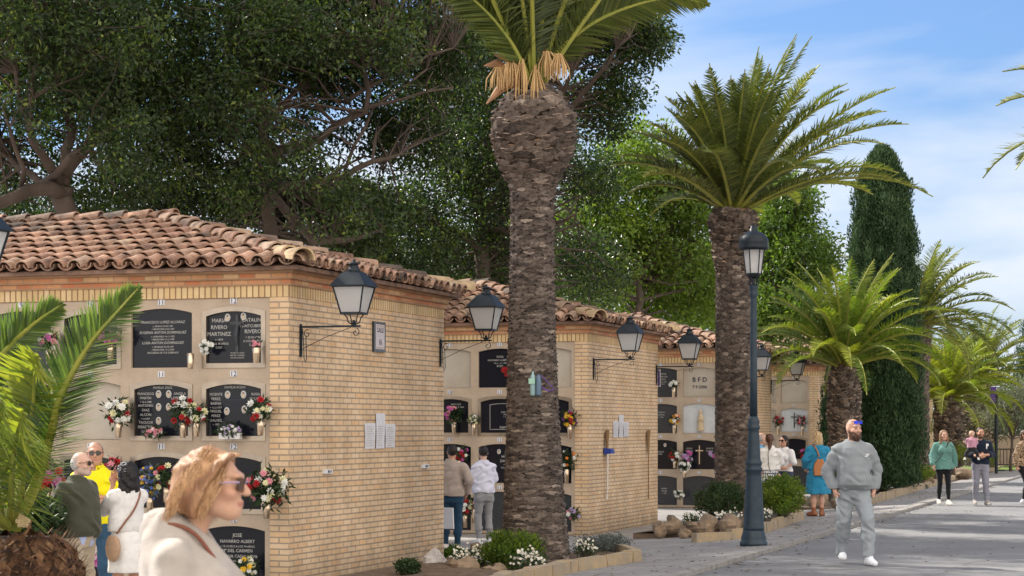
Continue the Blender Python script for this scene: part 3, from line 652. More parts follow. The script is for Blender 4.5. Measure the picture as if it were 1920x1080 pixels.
b = MB(); b.lathe([(.056, 1.84), (.052, 2.4), (.045, 3.5), (.045, 3.53), (.062, 3.56), (.062, 3.60), (.05, 3.63), (.066, 3.67), (.066, 3.69), (.03, 3.71)], n=20); b.build('shaft', M['post'], lr, smooth=True)
b = MB(); b.lathe([(.025, 3.69), (.022, 3.8), (.07, 3.83), (.075, 3.86)], n=12)
for k in range(4):
    a = math.pi/4+k*math.pi/2; b.tube([(math.cos(a)*r_, math.sin(a)*r_, z_) for r_, z_ in ((.03, 3.70), (.075, 3.71), (.09, 3.745), (.06, 3.77), (.07, 3.80), (.1, 3.85))], .010, 6)
for k in range(6):
    a = math.pi/3*k+.3; b.tube([(math.cos(a)*.108, math.sin(a)*.108, 3.86), (math.cos(a)*.15, math.sin(a)*.15, 4.21)], .009, 5)
b.lathe([(.11, 3.85), (.116, 3.87), (.10, 3.88)], n=6, ph=.3*3/math.pi); b.build('lantern_frame', M['iron'], lr)
for k in range(6):
    a0 = math.pi/3*k+.3; a1 = a0+math.pi/3; b = MB(); b.add([(math.cos(a)*r_, math.sin(a)*r_, z_) for a, r_, z_ in ((a0, .104, 3.87), (a1, .104, 3.87), (a1, .146, 4.21), (a0, .146, 4.21))], [[0, 1, 2, 3]]); b.build('pane', M['pane'], lr)
b = MB(); b.lathe([(.155, 4.205), (.21, 4.21), (.215, 4.25), (.205, 4.28), (.212, 4.30), (.205, 4.36), (.17, 4.42), (.11, 4.46), (.06, 4.475), (.06, 4.51), (.045, 4.52), (.05, 4.55), (.02, 4.56)], n=28); b.build('dome', M['iron'], lr, smooth=True)
# ------------------------------------------------------------------ vegetation
M['leaf_ficus'] = rampattr('ficus leaf', [(0, (.012, .026, .009)), (.4, (.033, .062, .017)), (.75, (.075, .122, .027)), (1, (.21, .25, .045))], .38, .8, 0, trans=.35, tcol=(1.3, 1.5, .5), spec=.5, dark=(.75, 1.2))
M['leaf_light'] = rampattr('light green leaf', [(0, (.05, .10, .02)), (.5, (.13, .21, .03)), (1, (.30, .36, .045))], .42, .7, 0, trans=.45, tcol=(1.3, 1.4, .5), spec=.45, dark=(.6, 1.3))
M['leaf_cyp'] = rampattr('cypress spray', [(0, (.022, .050, .024)), (.6, (.058, .108, .046)), (1, (.12, .185, .075))], .7, 1.2, 0, trans=.15, spec=.2, dark=(.7, 1.25))
M['leaf_olive'] = rampattr('olive leaf', [(0, (.07, .09, .05)), (.5, (.14, .17, .09)), (1, (.26, .29, .18))], .6, .8, 0, trans=.3, spec=.3)
M['leaf_bush'] = rampattr('bush leaf', [(0, (.03, .07, .012)), (.5, (.09, .16, .02)), (1, (.26, .32, .03))], .5, 2, 0, trans=.45, tcol=(1.2, 1.3, .5), spec=.35)
M['leaf_dark'] = rampattr('dark bush leaf', [(0, (.015, .035, .012)), (1, (.05, .09, .025))], .5, 2, 0, trans=.3, spec=.35)
M['leaf_grey'] = rampattr('grey cover leaf', [(0, (.07, .09, .08)), (1, (.17, .19, .17))], .7, 2, 0, trans=.2)
M['frond'] = rampattr('palm leaflet', [(0, (.055, .082, .032)), (.5, (.108, .146, .046)), (1, (.26, .28, .08))], .58, 1.2, 0, trans=.38, tcol=(1.35, 1.35, .35), spec=.5, dark=(.75, 1.2))
M['frondy'] = rampattr('young palm leaflet', [(0, (.09, .145, .03)), (.5, (.15, .22, .042)), (1, (.32, .34, .06))], .55, 1.2, 0, trans=.5, tcol=(1.2, 1.25, .35), spec=.5, dark=(.75, 1.2))
M['rachis'] = mat('palm midrib', (.34, .33, .06), .45, (.22, .26, .05), 6)
M['bark'] = mat('ficus bark', (.075, .055, .045), .9, (.125, .095, .075), 3, bump=.8, bscale=14, stretch=(1, 1, .35))
M['twig'] = mat('grey twig', (.11, .09, .08), .9, (.18, .15, .13), 6)
M['scale'] = rampattr('palm trunk leaf base', [(0, (.07, .055, .048)), (.45, (.155, .122, .102)), (.8, (.27, .215, .18)), (1, (.42, .35, .29))], .9, 22, .9, dark=(.45, 1.35))
M['cut'] = rampattr('cut leaf base', [(0, (.20, .14, .10)), (.4, (.38, .27, .20)), (.75, (.46, .36, .29)), (1, (.55, .30, .14))], .85, 26, .9, dark=(.55, 1.3))
M['stalk'] = mat('dry fruit stalk', (.62, .42, .20), .8, (.50, .32, .15), 20, bump=.5, stretch=(1, 1, .1))
def leafmesh(C, cnt, rad, ls, lw, rs, droop=.3, flat=.85, base=.5, var=.28, up=None):
    """clumps C (n,3): cnt leaves each within rad; ls, lw leaf length and width"""
    n = len(C); tot = n*cnt; ci = np.repeat(np.arange(n), cnt)
    off = rs.normal(size=(tot, 3)); off /= np.linalg.norm(off, axis=1)[:, None]; rr = rs.uniform(0, 1, tot)**.45
    rd = (rad if np.isscalar(rad) else rad[ci])
    off2 = off*(rr*rd)[:, None] if not np.isscalar(rd) else off*(rr*rd)[:, None]
    off2[:, 2] *= flat
    p = C[ci]+off2
    d = off*.8+rs.normal(size=(tot, 3))*.6; d[:, 2] -= droop
    if up is not None: d = d*.5; d[:, 2] += up
    d /= np.linalg.norm(d, axis=1)[:, None]
    s = np.cross(d, rs.normal(size=(tot, 3))); s /= np.linalg.norm(s, axis=1)[:, None]; nn = np.cross(d, s)
    L = (ls*rs.uniform(.7, 1.25, tot))[:, None]; W = (lw*rs.uniform(.75, 1.2, tot))[:, None]
    v = np.empty((tot, 4, 3)); v[:, 0] = p; v[:, 1] = p+d*L*.45+s*W*.5+nn*W*.15; v[:, 2] = p+d*L; v[:, 3] = p+d*L*.45-s*W*.5+nn*W*.15
    f = np.arange(tot*4).reshape(tot, 4)
    crnd = rs.uniform(-1, 1, n)[ci]; r = np.clip(base+crnd*var*.7+rs.normal(size=tot)*var*.45+off[:, 2]*.08, 0, 1)
    return v.reshape(-1, 3), f, r
def blobpts(blobs, rs):
    C = []
    for (c, r, n) in blobs:
        q = rs.normal(size=(n, 3)); q /= np.linalg.norm(q, axis=1)[:, None]; q *= (rs.uniform(0, 1, n)**.42)[:, None]
        C.append(np.array(c)+q*np.array(r))
    return np.concatenate(C)
def pixblob(u, v, d, ru, rv, rd, n):
    c = at(u, v, d); s = d/F; return (tuple(c), (max(ru*s, .2), rd, rv*s), n)
def tree(name, label, cat, base, trunkpts, limbs, blobs, leafm, cnt, rad, ls, lw, seed, group=None, twigs=.35, lbase=.5, var=.28, tb=9, droop=.3):
    rs = np.random.RandomState(seed)
    root = empty(name, base, label, cat, group); B = Vector(base)
    b = MB(); nodes = []
    def limb(pts, rads):
        rads = [x*.5 for x in rads]
        P = [Vector(p)-B for p in pts]; Q = []; Rr = []
        for i in range(len(P)-1):
            k = max(2, int((P[i+1]-P[i]).length/.35))
            for j in range(k):
                t = j/k; jit = Vector(rs.normal(size=3))*.035*(1 if (i or j) else 0); Q.append(P[i].lerp(P[i+1], t)+jit); Rr.append(rads[i]*(1-t)+rads[i+1]*t)
        Q.append(P[-1]); Rr.append(rads[-1]); b.tube(Q, Rr, tb); nodes.extend(zip(Q, Rr))
    for pts, rads in trunkpts+limbs: limb(pts, rads)
    C = blobpts(blobs, rs)-np.array(base)
    NP = np.array([tuple(q) for q, _ in nodes]); NRd = np.array([r for _, r in nodes])
    sel = rs.permutation(len(C))[:int(len(C)*twigs)]
    for i in sel:
        c = C[i]; dd = np.linalg.norm(NP-c, axis=1); k = int(dd.argmin()+0)
        k = int(np.argsort(dd)[rs.randint(0, 4)])
        if dd[k] < .2 or dd[k] > 5: continue
        p0 = Vector(NP[k]); p1 = Vector(c); mid = p0.lerp(p1, .5)+Vector(rs.normal(size=3))*dd[k]*.1; mid.z += dd[k]*.08
        r0 = min(NRd[k]*.6, .010+.007*dd[k]); b.tube([p0, p0.lerp(mid, .5)+Vector(rs.normal(size=3))*dd[k]*.03, mid, mid.lerp(p1, .5)+Vector(rs.normal(size=3))*dd[k]*.04, p1], [r0, r0*.8, r0*.6, r0*.42, .008], 5, cap=False)
    b.build('trunk', M['bark'], root, smooth=True)
    v, f, r = leafmesh(C, cnt, rad, ls, lw, rs, base=lbase, var=var, droop=droop)
    mk('crown', v, f, M[leafm], root, rr=r)
    return root
def P(u, v, d): return at(u, v, d)
def groundat(u, d):
    p = at(u, 800, d); return (p.x, p.y, gz(p.x))
# ---- big ficus A (left)
g = groundat(135, 35)
tree('ficus_tree', 'big dark ficus with a thick bare limb reaching left above the roof', 'tree', g,
     [([g, P(130, 400, 35), P(118, 350, 35)], [.42, .36, .36])],
     [([P(122, 365, 35), P(60, 350, 34.5), P(0, 380, 34), P(-120, 400, 33.5)], [.26, .22, .2, .16]),
      ([P(115, 350, 35), P(75, 290, 34.5), P(50, 220, 34), P(65, 150, 34), P(90, 60, 34)], [.2, .15, .12, .09, .06]),
      ([P(50, 220, 34), P(20, 130, 34), P(10, 20, 34)], [.10, .07, .05]),
      ([P(80, 345, 35), P(130, 300, 34.3), P(160, 270, 34)], [.14, .11, .07]),
      ([P(118, 350, 35), P(135, 250, 35.5), P(128, 140, 36), P(135, 30, 36)], [.22, .17, .14, .1]),
      ([P(55, 190, 34), P(85, 170, 34), P(120, 120, 34)], [.08, .06, .03]), ([P(120, 330, 35), P(200, 230, 36), P(260, 140, 36), P(300, 60, 36)], [.2, .15, .1, .07]),
      ([P(40, 350, 34.5), P(35, 280, 34), P(5, 200, 33.5)], [.1, .07, .04]), ([P(90, 355, 35), P(20, 300, 36), P(-60, 200, 36)], [.14, .1, .06])],
     [pixblob(60, 40, 35, 190, 110, 2.0, 210), pixblob(230, 90, 35.5, 150, 150, 2.0, 230), pixblob(90, 180, 36, 150, 70, 1.6, 80), pixblob(290, 250, 36, 120, 130, 1.8, 170),
      pixblob(230, 370, 38, 130, 70, 1.6, 130), pixblob(30, 300, 37.5, 110, 90, 1.2, 70), pixblob(30, 390, 40, 110, 40, 1.2, 60), pixblob(150, 120, 39, 200, 130, 1.4, 200),
      pixblob(60, -240, 35.5, 340, 220, 3.2, 420), pixblob(180, 60, 33, 150, 90, .8, 60), pixblob(40, 60, 32.8, 80, 80, .7, 30), pixblob(230, 250, 33.5, 90, 90, .7, 34), pixblob(60, 200, 33, 60, 60, .6, 10), pixblob(-250, 60, 35, 220, 260, 2.6, 240), ((-17.5, 27.5, 11.5), (3.5, 4.0, 2.6), 520), ((-15.5, 23.5, 12.5), (3.2, 3.2, 2.2), 360)],
     'leaf_ficus', 44, .30, .105, .046, 3, 'ficus trees behind the niche blocks', lbase=.42, var=.42)
# ---- ficus B (centre left)
g = groundat(505, 37)
tree('ficus_tree', 'dark ficus with an upright pale trunk above the hip of the nearest roof', 'tree', g,
     [([g, P(503, 400, 37), P(505, 330, 37), P(497, 270, 37), P(490, 200, 37), P(500, 100, 37), P(492, 0, 37)], [.30, .24, .2, .15, .14, .1, .06])],
     [([P(505, 360, 37), P(560, 345, 37), P(640, 335, 36.5), P(700, 305, 36.5), P(750, 290, 36.5)], [.17, .15, .12, .09, .05]),
      ([P(500, 300, 37), P(600, 260, 36.5), P(680, 210, 36), P(690, 130, 36), P(720, 60, 36)], [.16, .13, .11, .09, .05]),
      ([P(660, 215, 36), P(740, 190, 36), P(850, 165, 36)], [.09, .06, .03]), ([P(650, 190, 36), P(760, 120, 36), P(850, 90, 36)], [.08, .06, .03]),
      ([P(500, 350, 37), P(540, 400, 36.5), P(590, 455, 36), P(650, 450, 36), P(720, 430, 36)], [.12, .16, .15, .1, .05]),
      ([P(495, 240, 37), P(560, 160, 37), P(580, 60, 37)], [.11, .08, .05]), ([P(495, 320, 37), P(440, 250, 37), P(380, 180, 37)], [.1, .07, .04]),
      ([P(640, 340, 36.5), P(700, 200, 36), P(800, 130, 36)], [.07, .05, .03])],
     [pixblob(430, 60, 37, 170, 120, 1.8, 250), pixblob(620, 60, 37, 170, 100, 1.8, 240), pixblob(400, 230, 38, 110, 110, 1.6, 150), pixblob(610, 150, 38, 100, 80, 1.2, 65),
      pixblob(420, 370, 38.5, 140, 80, 1.4, 190), pixblob(620, 410, 39, 150, 80, 1.4, 210), pixblob(760, 250, 39, 130, 80, 1.2, 130), pixblob(500, 120, 40, 220, 130, 1.4, 220), pixblob(700, 480, 42, 120, 50, 1.4, 110), pixblob(800, 80, 37.5, 130, 110, 1.8, 200),
      pixblob(560, 270, 39.5, 100, 70, 1.2, 50), pixblob(560, -240, 37, 340, 200, 3.0, 420), pixblob(540, 60, 34.8, 150, 90, .8, 60), pixblob(440, 200, 35, 90, 90, .7, 40), pixblob(560, 300, 35, 90, 60, .6, 22), pixblob(660, 380, 35, 120, 60, .7, 36), pixblob(720, 90, 35, 100, 90, .7, 34), pixblob(460, 360, 35.2, 60, 50, .6, 22), pixblob(800, -220, 37, 250, 200, 2.6, 250)],
     'leaf_ficus', 44, .30, .105, .046, 5, 'ficus trees behind the niche blocks', lbase=.42, var=.42)
# ---- ficus C (behind the tall palm)
g = groundat(900, 44)
tree('ficus_tree', 'dark ficus filling the sky on both sides of the tallest palm', 'tree', g,
     [([g, P(905, 500, 44), P(900, 380, 44), P(930, 250, 43)], [.4, .32, .25, .16])],
     [([P(900, 400, 44), P(1020, 260, 42), P(1100, 160, 41), P(1180, 70, 40)], [.2, .14, .09, .04]), ([P(900, 380, 44), P(820, 260, 43), P(780, 160, 42)], [.18, .12, .06]),
      ([P(1020, 260, 42), P(1090, 100, 41), P(1120, 20, 41)], [.1, .07, .04]), ([P(905, 470, 44), P(800, 400, 43), P(720, 370, 42)], [.16, .11, .06]), ([P(900, 430, 44), P(1010, 430, 43), P(1080, 400, 42)], [.14, .1, .05])],
     [pixblob(1150, 60, 42, 105, 90, 1.6, 190), pixblob(1130, 190, 43, 90, 70, 1.4, 120), pixblob(1210, 70, 41, 45, 45, .8, 45), pixblob(900, 330, 44, 130, 110, 2, 230), pixblob(1100, 330, 46, 80, 70, 1.4, 90),
      pixblob(760, 420, 43, 140, 90, 1.6, 200), pixblob(880, 490, 45, 160, 80, 1.6, 200), pixblob(1080, 500, 48, 120, 80, 1.6, 150), pixblob(850, 200, 46, 150, 130, 1.4, 160), pixblob(900, 150, 42, 90, 110, 1.6, 150), pixblob(960, 30, 42, 150, 80, 1.8, 150), pixblob(1040, -200, 41, 220, 160, 2.8, 260)],
     'leaf_ficus', 44, .31, .105, .046, 9, 'ficus trees behind the niche blocks', lbase=.46, var=.42)
# ---- lighter trees
g = groundat(1190, 57)
tree('leafy_tree', 'bright yellow green leafy tree left of the second tall palm', 'tree', g,
     [([g, P(1195, 620, 57), P(1200, 480, 57)], [.28, .22, .15])], [([P(1200, 520, 57), P(1260, 400, 57), P(1300, 300, 57)], [.14, .09, .05]), ([P(1200, 500, 57), P(1140, 380, 57), P(1120, 300, 57)], [.13, .09, .05])],
     [pixblob(1200, 300, 57, 80, 75, 1.8, 150), pixblob(1285, 370, 57.5, 85, 80, 1.6, 160), pixblob(1120, 420, 57, 90, 100, 1.8, 190), pixblob(1220, 470, 58, 120, 80, 1.8, 200), pixblob(1000, 480, 57, 120, 80, 1.8, 170), pixblob(1110, 530, 57, 100, 50, 1.6, 110), pixblob(860, 520, 56, 100, 50, 1.5, 90), pixblob(1300, 510, 60, 90, 60, 1.5, 150), pixblob(1230, 570, 60, 120, 50, 1.4, 130), pixblob(1340, 580, 62, 90, 50, 1.4, 90)],
     'leaf_light', 40, .46, .15, .07, 12, 'lighter trees behind the niche blocks')
g = groundat(1440, 68)
tree('leafy_tree', 'round leafy green tree between the lamp post head and the cypress', 'tree', g,
     [([g, P(1440, 620, 68), P(1450, 500, 68)], [.3, .25, .15])], [([P(1445, 560, 68), P(1500, 450, 68), P(1510, 380, 68)], [.14, .09, .05])],
     [pixblob(1480, 380, 68, 50, 60, 1.5, 110), pixblob(1510, 480, 68, 65, 65, 1.6, 150), pixblob(1420, 480, 69, 90, 80, 1.6, 170), pixblob(1400, 580, 68, 100, 70, 1.8, 150), pixblob(1490, 590, 67, 70, 60, 1.4, 100), pixblob(1410, 380, 70, 70, 60, 1.6, 90)],
     'leaf_light', 40, .5, .16, .075, 15, 'lighter trees behind the niche blocks', lbase=.34)
# bare branched shrub
g = groundat(1240, 52); rs = np.random.RandomState(4); root = empty('bare_tree', g, 'leafless grey branched tree behind the roof of the third block', 'tree')
b = MB()
def branch(p, d, L, r, dep):
    if dep == 0 or r < .004 or p.x+g[0] > -11.6: return
    q = [p]; 
    for i in range(3): d = (d+Vector(rs.normal(size=3))*.16+Vector((0, 0, .05))).normalized(); q.append(q[-1]+d*L/3)
    b.tube(q, [r, r*.85, r*.72, r*.6], 5, cap=False)
    for k in range(rs.randint(2, 4)):
        nd = (d+Vector(rs.normal(size=3))*.5).normalized(); branch(q[rs.randint(2, 4)], nd, L*.72, r*.58, dep-1)
for k in range(5): branch(Vector((rs.uniform(-.2, .2), rs.uniform(-.2, .2), 0)), Vector((rs.uniform(-.7, .7), rs.uniform(-.3, .3), 1)).normalized(), 2.6, .10, 6)
b.build('trunk', M['twig'], root, smooth=True)
# ---- cypresses
def cypress(u, d, zt, prof, label, seed, n=2600, base=None):
    rs = np.random.RandomState(seed); g = groundat(u, d) if base is None else base; root = empty('cypress', g, label, 'tree', 'cypresses')
    zz = np.array([p[0] for p in prof])*zt; rr_ = np.array([p[1] for p in prof])
    b = MB(); b.lathe([(.12, 0), (.11, .4), (.1, 1.2)], n=10); b.build('trunk', M['bark'], root, smooth=True)
    z = rs.uniform(0, 1, n)**.9*(zt-.25)+.25; th = rs.uniform(0, 2*np.pi, n); lob = 1+.07*np.sin(th*5+z*1.1)+.06*np.sin(th*9-z*2.3)+.05*np.sin(z*4+th*2); r = np.interp(z, zz, rr_)*lob*rs.uniform(.80, 1.0, n)
    r = r*rs.choice([.85, 1.0, 1.1, 1.24], n, p=[.3, .35, .23, .12])
    C = np.stack([r*np.cos(th), r*np.sin(th), z], 1)
    v, f, q = leafmesh(C, 38, .13, .11, .035, rs, flat=1.7, up=1.0, base=.5, var=.3)
    # opaque core
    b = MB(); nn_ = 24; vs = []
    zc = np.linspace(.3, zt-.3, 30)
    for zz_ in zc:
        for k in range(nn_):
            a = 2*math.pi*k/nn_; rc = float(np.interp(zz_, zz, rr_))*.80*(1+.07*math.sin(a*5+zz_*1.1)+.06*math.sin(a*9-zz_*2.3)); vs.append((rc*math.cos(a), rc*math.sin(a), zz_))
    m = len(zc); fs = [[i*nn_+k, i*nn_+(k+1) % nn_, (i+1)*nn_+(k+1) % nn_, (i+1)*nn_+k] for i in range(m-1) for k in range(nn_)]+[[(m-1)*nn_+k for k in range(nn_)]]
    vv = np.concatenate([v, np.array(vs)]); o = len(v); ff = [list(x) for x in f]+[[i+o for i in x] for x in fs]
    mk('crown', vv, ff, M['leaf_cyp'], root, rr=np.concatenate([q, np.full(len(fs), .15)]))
    return root
PR = [(0, .55), (.06, .9), (.2, .98), (.35, .90), (.5, .80), (.65, .76), (.78, .70), (.87, .60), (.94, .46), (.98, .26), (1, .08)]
cypress(1655, 56, 9.05, PR, 'tall dark columnar cypress beside the pavement, right of the short palm', 21, 3800)
cypress(1567, 60, 3.6, [(0, .3), (.3, .36), (.7, .34), (1, .1)], 'slim low cypress peeking out left of the short palm trunk', 22, 420)
cypress(1962, 95, 7.6, [(0, 1.0), (.5, 1.3), (.8, 1.0), (1, .2)], 'dark cypress at the right edge of the photo', 23, 1300)
# ---- palms
def frond(rs, L, elev, azim, bend, nl=64, ll=.48, w=.032, twist=0, vee=.35, seed_r=.5, sub=2, fwd=.50, width_r=.014):
    """returns leaf verts, faces, rnd, and rachis points with radii"""
    pts = []; p = Vector((0, 0, 0)); n = 22; e = elev; h = Vector((math.cos(azim), math.sin(azim), 0))
    for i in range(n+1):
        pts.append(p.copy()); t = i/n; e -= bend/n*(.25+1.5*t); d = h*math.cos(e)+Vector((0, 0, math.sin(e))); p = p+d*(L/n)
    side0 = Vector((-math.sin(azim), math.cos(azim), 0))
    V = []; Fc = []; Q = []; c = 0
    for i in range(nl):
        t = .10+.90*i/nl; k = min(int(t*n), n-1); fr = t*n-k; a = pts[k].lerp(pts[k+1], fr); tan = (pts[k+1]-pts[k]).normalized()
        upv = side0.cross(tan).normalized()
        if upv.z < 0 and abs(elev) < 1.3: upv = -upv
        lfull = ll*(math.sin(math.pi*min(1, (t*.93+.10)))**.55)*(1 if t > .22 else .35+.65*(t-.1)/.12)
        for s in (-1, 1):
            l = lfull*rs.uniform(.85, 1.1); v3 = vee+rs.normal()*.17
            sd = (side0*s*math.cos(v3)+upv*math.sin(v3)); dr = (sd*(1-fwd*.5)+tan*(fwd*(.55+.6*t)+rs.normal()*.09)+Vector(rs.normal(size=3))*.05).normalized()
            ww = w*(.75+.5*rs.rand()); nrm = dr.cross(tan).normalized(); wd = dr.cross(nrm)
            wd = (tan*.8+upv*.45*s).normalized(); wd = (wd-dr*wd.dot(dr)).normalized()
            sag = Vector((0, 0, -1))*l*l*.22
            m1 = a+dr*l*.45+sag*.2; tip = a+dr*l+sag
            V += [a-wd*ww*.3, a+wd*ww*.3, m1+wd*ww*.5, m1-wd*ww*.5, tip]; Fc += [[c, c+1, c+2, c+3], [c+3, c+2, c+4]]; c += 5
            q = min(1, max(0, seed_r+rs.normal()*.12+.15*t)); Q += [q, q]
    return V, Fc, Q, pts
def palmtrunk(prof, rs, cu, sh=.06, sw=.12, pro=.02, bulge=None, cut=True, lean=(0, 0)):
    """prof: (z, r). overlapping leaf bases laid on a spiral. bulge: z above which the scales are big cut stubs"""
    b = MB(); zz = [p[0] for p in prof]; rr_ = [p[1] for p in prof]; H = zz[-1]
    def cen(z): t = z/H; return cu[0]*math.sin(math.pi*t)+lean[0]*t, cu[1]*math.sin(math.pi*t)+lean[1]*t
    b.mm = 0; b.rr = .12; n = 20; m = 40; vs = []
    for i in range(m+1):
        z = H*i/m; r = np.interp(z, zz, rr_)*.97; c = cen(z)
        vs += [(c[0]+r*math.cos(2*math.pi*k/n), c[1]+r*math.sin(2*math.pi*k/n), z) for k in range(n)]
    b.add(vs, [[i*n+k, i*n+(k+1) % n, (i+1)*n+(k+1) % n, (i+1)*n+k] for i in range(m) for k in range(n)]+[[m*n+k for k in range(n)]])
    z = 0; row = 0
    while z < H-.02:
        big = bulge is not None and z > bulge
        g = min(1, (z-bulge)/.35) if big else 0
        h = sh*(1+g*.75); r = float(np.interp(z, zz, rr_)); w = sw*(1+g*.35); pp = pro*(1+g*2.2)
        k = max(8, int(round(2*math.pi*r/w))); c = cen(z); slope = (float(np.interp(z+h, zz, rr_))-r)/h
        for j in range(k):
            a = 2*math.pi*(j+(row % 2)*.5+rs.uniform(-.16, .16))/k; hw = w*rs.uniform(.42, .66)*(.9+.2*rs.rand()); hh = h*rs.uniform(.75, 1.45); po = pp*rs.uniform(.4, 1.6); z0 = z+rs.uniform(-.25, .25)*h
            er = Vector((math.cos(a), math.sin(a), 0)); et = Vector((-math.sin(a), math.cos(a), 0)); ez = Vector((0, 0, 1)); o = Vector((c[0], c[1], z0))+er*r*.985
            # wedge: thin at the bottom, standing out at the top
            B0 = o-et*hw*.55; B1 = o+et*hw*.55; T0 = o-et*hw+ez*hh*.8+er*(po+slope*hh); T1 = o+et*hw+ez*hh*.8+er*(po+slope*hh); Tm = o+ez*hh*(1.15)+er*(po*1.25+slope*hh); C0 = o-et*hw*.95+ez*hh+er*(slope*hh-.01); C1 = o+et*hw*.95+ez*hh+er*(slope*hh-.01); Cm = o+ez*hh*1.5+er*(slope*hh-.01); Bm = o-ez*h*.25+er*po*.35
            vs = [tuple(q) for q in (B0, B1, T0, T1, Tm, C0, C1, Cm, Bm)]
            b.rr = min(1, max(0, rs.normal(.38, .24))); b.mm = 0
            if big and rs.rand() < .75:
                b.add(vs, [[8, 1, 3, 4], [0, 8, 4, 2], [0, 2, 5], [1, 6, 3]]); b.mm = 1; b.rr = min(1, max(0, rs.normal(.45, .25))); b.add(vs, [[2, 4, 7, 5], [4, 3, 6, 7]])
            else: b.add(vs, [[8, 1, 3, 4], [0, 8, 4, 2], [2, 4, 7, 5], [4, 3, 6, 7], [0, 2, 5], [1, 6, 3]])
        z += h*.82; row += 1
    return b, cen
def palm(label, base, prof, bulge, nf, L, seed, mt='frond', ll=.48, sh=.06, sw=.12, pro=.02, cu=(0, 0), lean=(0, 0), emin=-.35, emax=1.45, bend=(.9, 1.5), nl=64, w=.032, fsep=False, group='date palms along the avenue', azskip=None, seed_r=.45, vee=.35, asym=0):
    rs = np.random.RandomState(seed); root = empty('palm_tree', base, label, 'palm', group)
    tb_, cen = palmtrunk(prof, rs, cu, sh, sw, pro, bulge, lean=lean); tb_.build('trunk', [M['scale'], M['cut']], root)
    H = prof[-1][0]; c = cen(H); top = Vector((c[0], c[1], H-.05)); rt = prof[-1][1]*.55
    V = []; Fc = []; Q = []; cnt = 0; rb = MB()
    for i in range(nf):
        t = (i+.5)/nf; az = i*2.39996+rs.uniform(-.15, .15); el = emax-(emax-emin)*t**1.1+rs.uniform(-.08, .08)
        l = L*rs.uniform(.86, 1.06)*(.82 if t < .12 else 1)
        be = bend[0]+(bend[1]-bend[0])*t+rs.uniform(-.12, .12)
        if azskip and azskip(az % (2*math.pi), t): continue
        l *= 1+asym*math.cos(az-YAW); el = min(1.5, el+asym*1.3*max(0, -math.cos(az-YAW))*t); v, f, q, pts = frond(rs, l, el, az, be, nl=nl, ll=ll, w=w, seed_r=seed_r+rs.normal()*.16, vee=vee)
        off = top+Vector((math.cos(az), math.sin(az), 0))*rt*(1-math.sin(max(el, 0))*.7)+Vector((0, 0, .12*(1-t)))
        o = cnt; V += [x+off for x in v]; Fc += [[a+o for a in x] for x in f]; Q += q; cnt += len(v)
        rb.tube([p+off for p in pts[::2]], [.036*(1-k/13)+.006 for k in range(len(pts[::2]))], 5, cap=False)
    o = len(V); rv = np.concatenate(rb.v); vv = np.concatenate([np.array([tuple(x) for x in V]), rv]); ff = Fc+[[a+o for a in x] for x in rb.f]
    mi = np.array([0]*len(Fc)+[1]*len(rb.f)); mk('crown', vv, ff, [M[mt], M['rachis']], root, rr=np.array(Q+[.5]*len(rb.f)), mi=mi)
    return root, top
g = onz(1004, 1052, .0)
zt1 = CAMZ+(800-165)/143.0
P1, top1 = palm('tallest palm, with a bulging pineapple-like trunk head, cropped by the top of the photo', (g.x, g.y, -.06),
     [(0, .46), (.25, .43), (.7, .39), (1.6, .34), (3.0, .295), (4.4, .268), (4.85, .28), (5.0, .33), (5.2, .43), (5.4, .50), (5.65, .52), (5.85, .48), (zt1-.12, .34), (zt1-.05, .22)], 4.75, 50, 3.7, 31, ll=.50, sh=.036, sw=.165, pro=.014, cu=(-.03, -.02), lean=(-.02, .0), emin=.95, emax=1.5, bend=(.2, .7), nl=90, w=.026)
# hanging dry fruit stalks on the tallest palm
rs = np.random.RandomState(3)
for k, (du, dv, ln) in enumerate([(-42, -50, .36), (-22, -45, .50), (4, -25, .50), (25, -60, .30), (48, -55, .30), (-66, -30, .25)]):
    a = at(1000+du, 165+dv, 26.85); a = a-P1.location; c0 = top1+Vector((0, 0, .1)); b = MB()
    pk = (a+c0)/2+Vector((0, 0, .28)); b.tube([c0, c0.lerp(pk, .6)+Vector((0, 0, .15)), pk, a], [.03, .028, .025, .02], 6)
    for j in range(26):
        s = Vector((rs.normal()*.055, rs.normal()*.05, 0)); q = a+s*.3+Vector((0, 0, .06)); b.tube([q, a+s+Vector((0, 0, -ln*.35)), a+s*1.1+Vector((0, 0, -ln*rs.uniform(.75, 1)))], [.006, .009, .003], 4, cap=False)
    b.build('fruit_stalk', M['stalk'], P1)
b = MB()
for (du, dv, eu, ev) in ((-40, -8, -88, 30), (-30, -40, -72, -62), (-50, -35, -92, -42), (-5, -60, -12, -105), (20, -70, 30, -100)):
    a = at(1000+du, 165+dv, 27.0)-P1.location; c = at(1000+eu, 165+ev, 26.9)-P1.location; b.tube([top1, a, a.lerp(c, .5)+Vector((0, 0, .05)), c], [.03, .05, .06, .01], 6)
b.build('spathe', mat('dry spathe', (.42, .23, .12), .7, (.30, .17, .10), 9), P1)
g = (-8.57, 41.4, -.06); H2 = CAMZ+(800-395)/94.3+.06
palm('tall palm with a full round crown behind the lamp post', g, [(0, .47), (.8, .44), (2.2, .40), (4.0, .365), (5.0, .345), (5.5, .39), (5.85, .44), (6.0, .44), (H2, .34)], 4.75, 78, 3.15, 33, ll=.46, sh=.048, sw=.13, pro=.018, asym=.20, emin=.40, emax=1.5, bend=(.2, 1.1), nl=120, w=.024, lean=(-.1, 0))
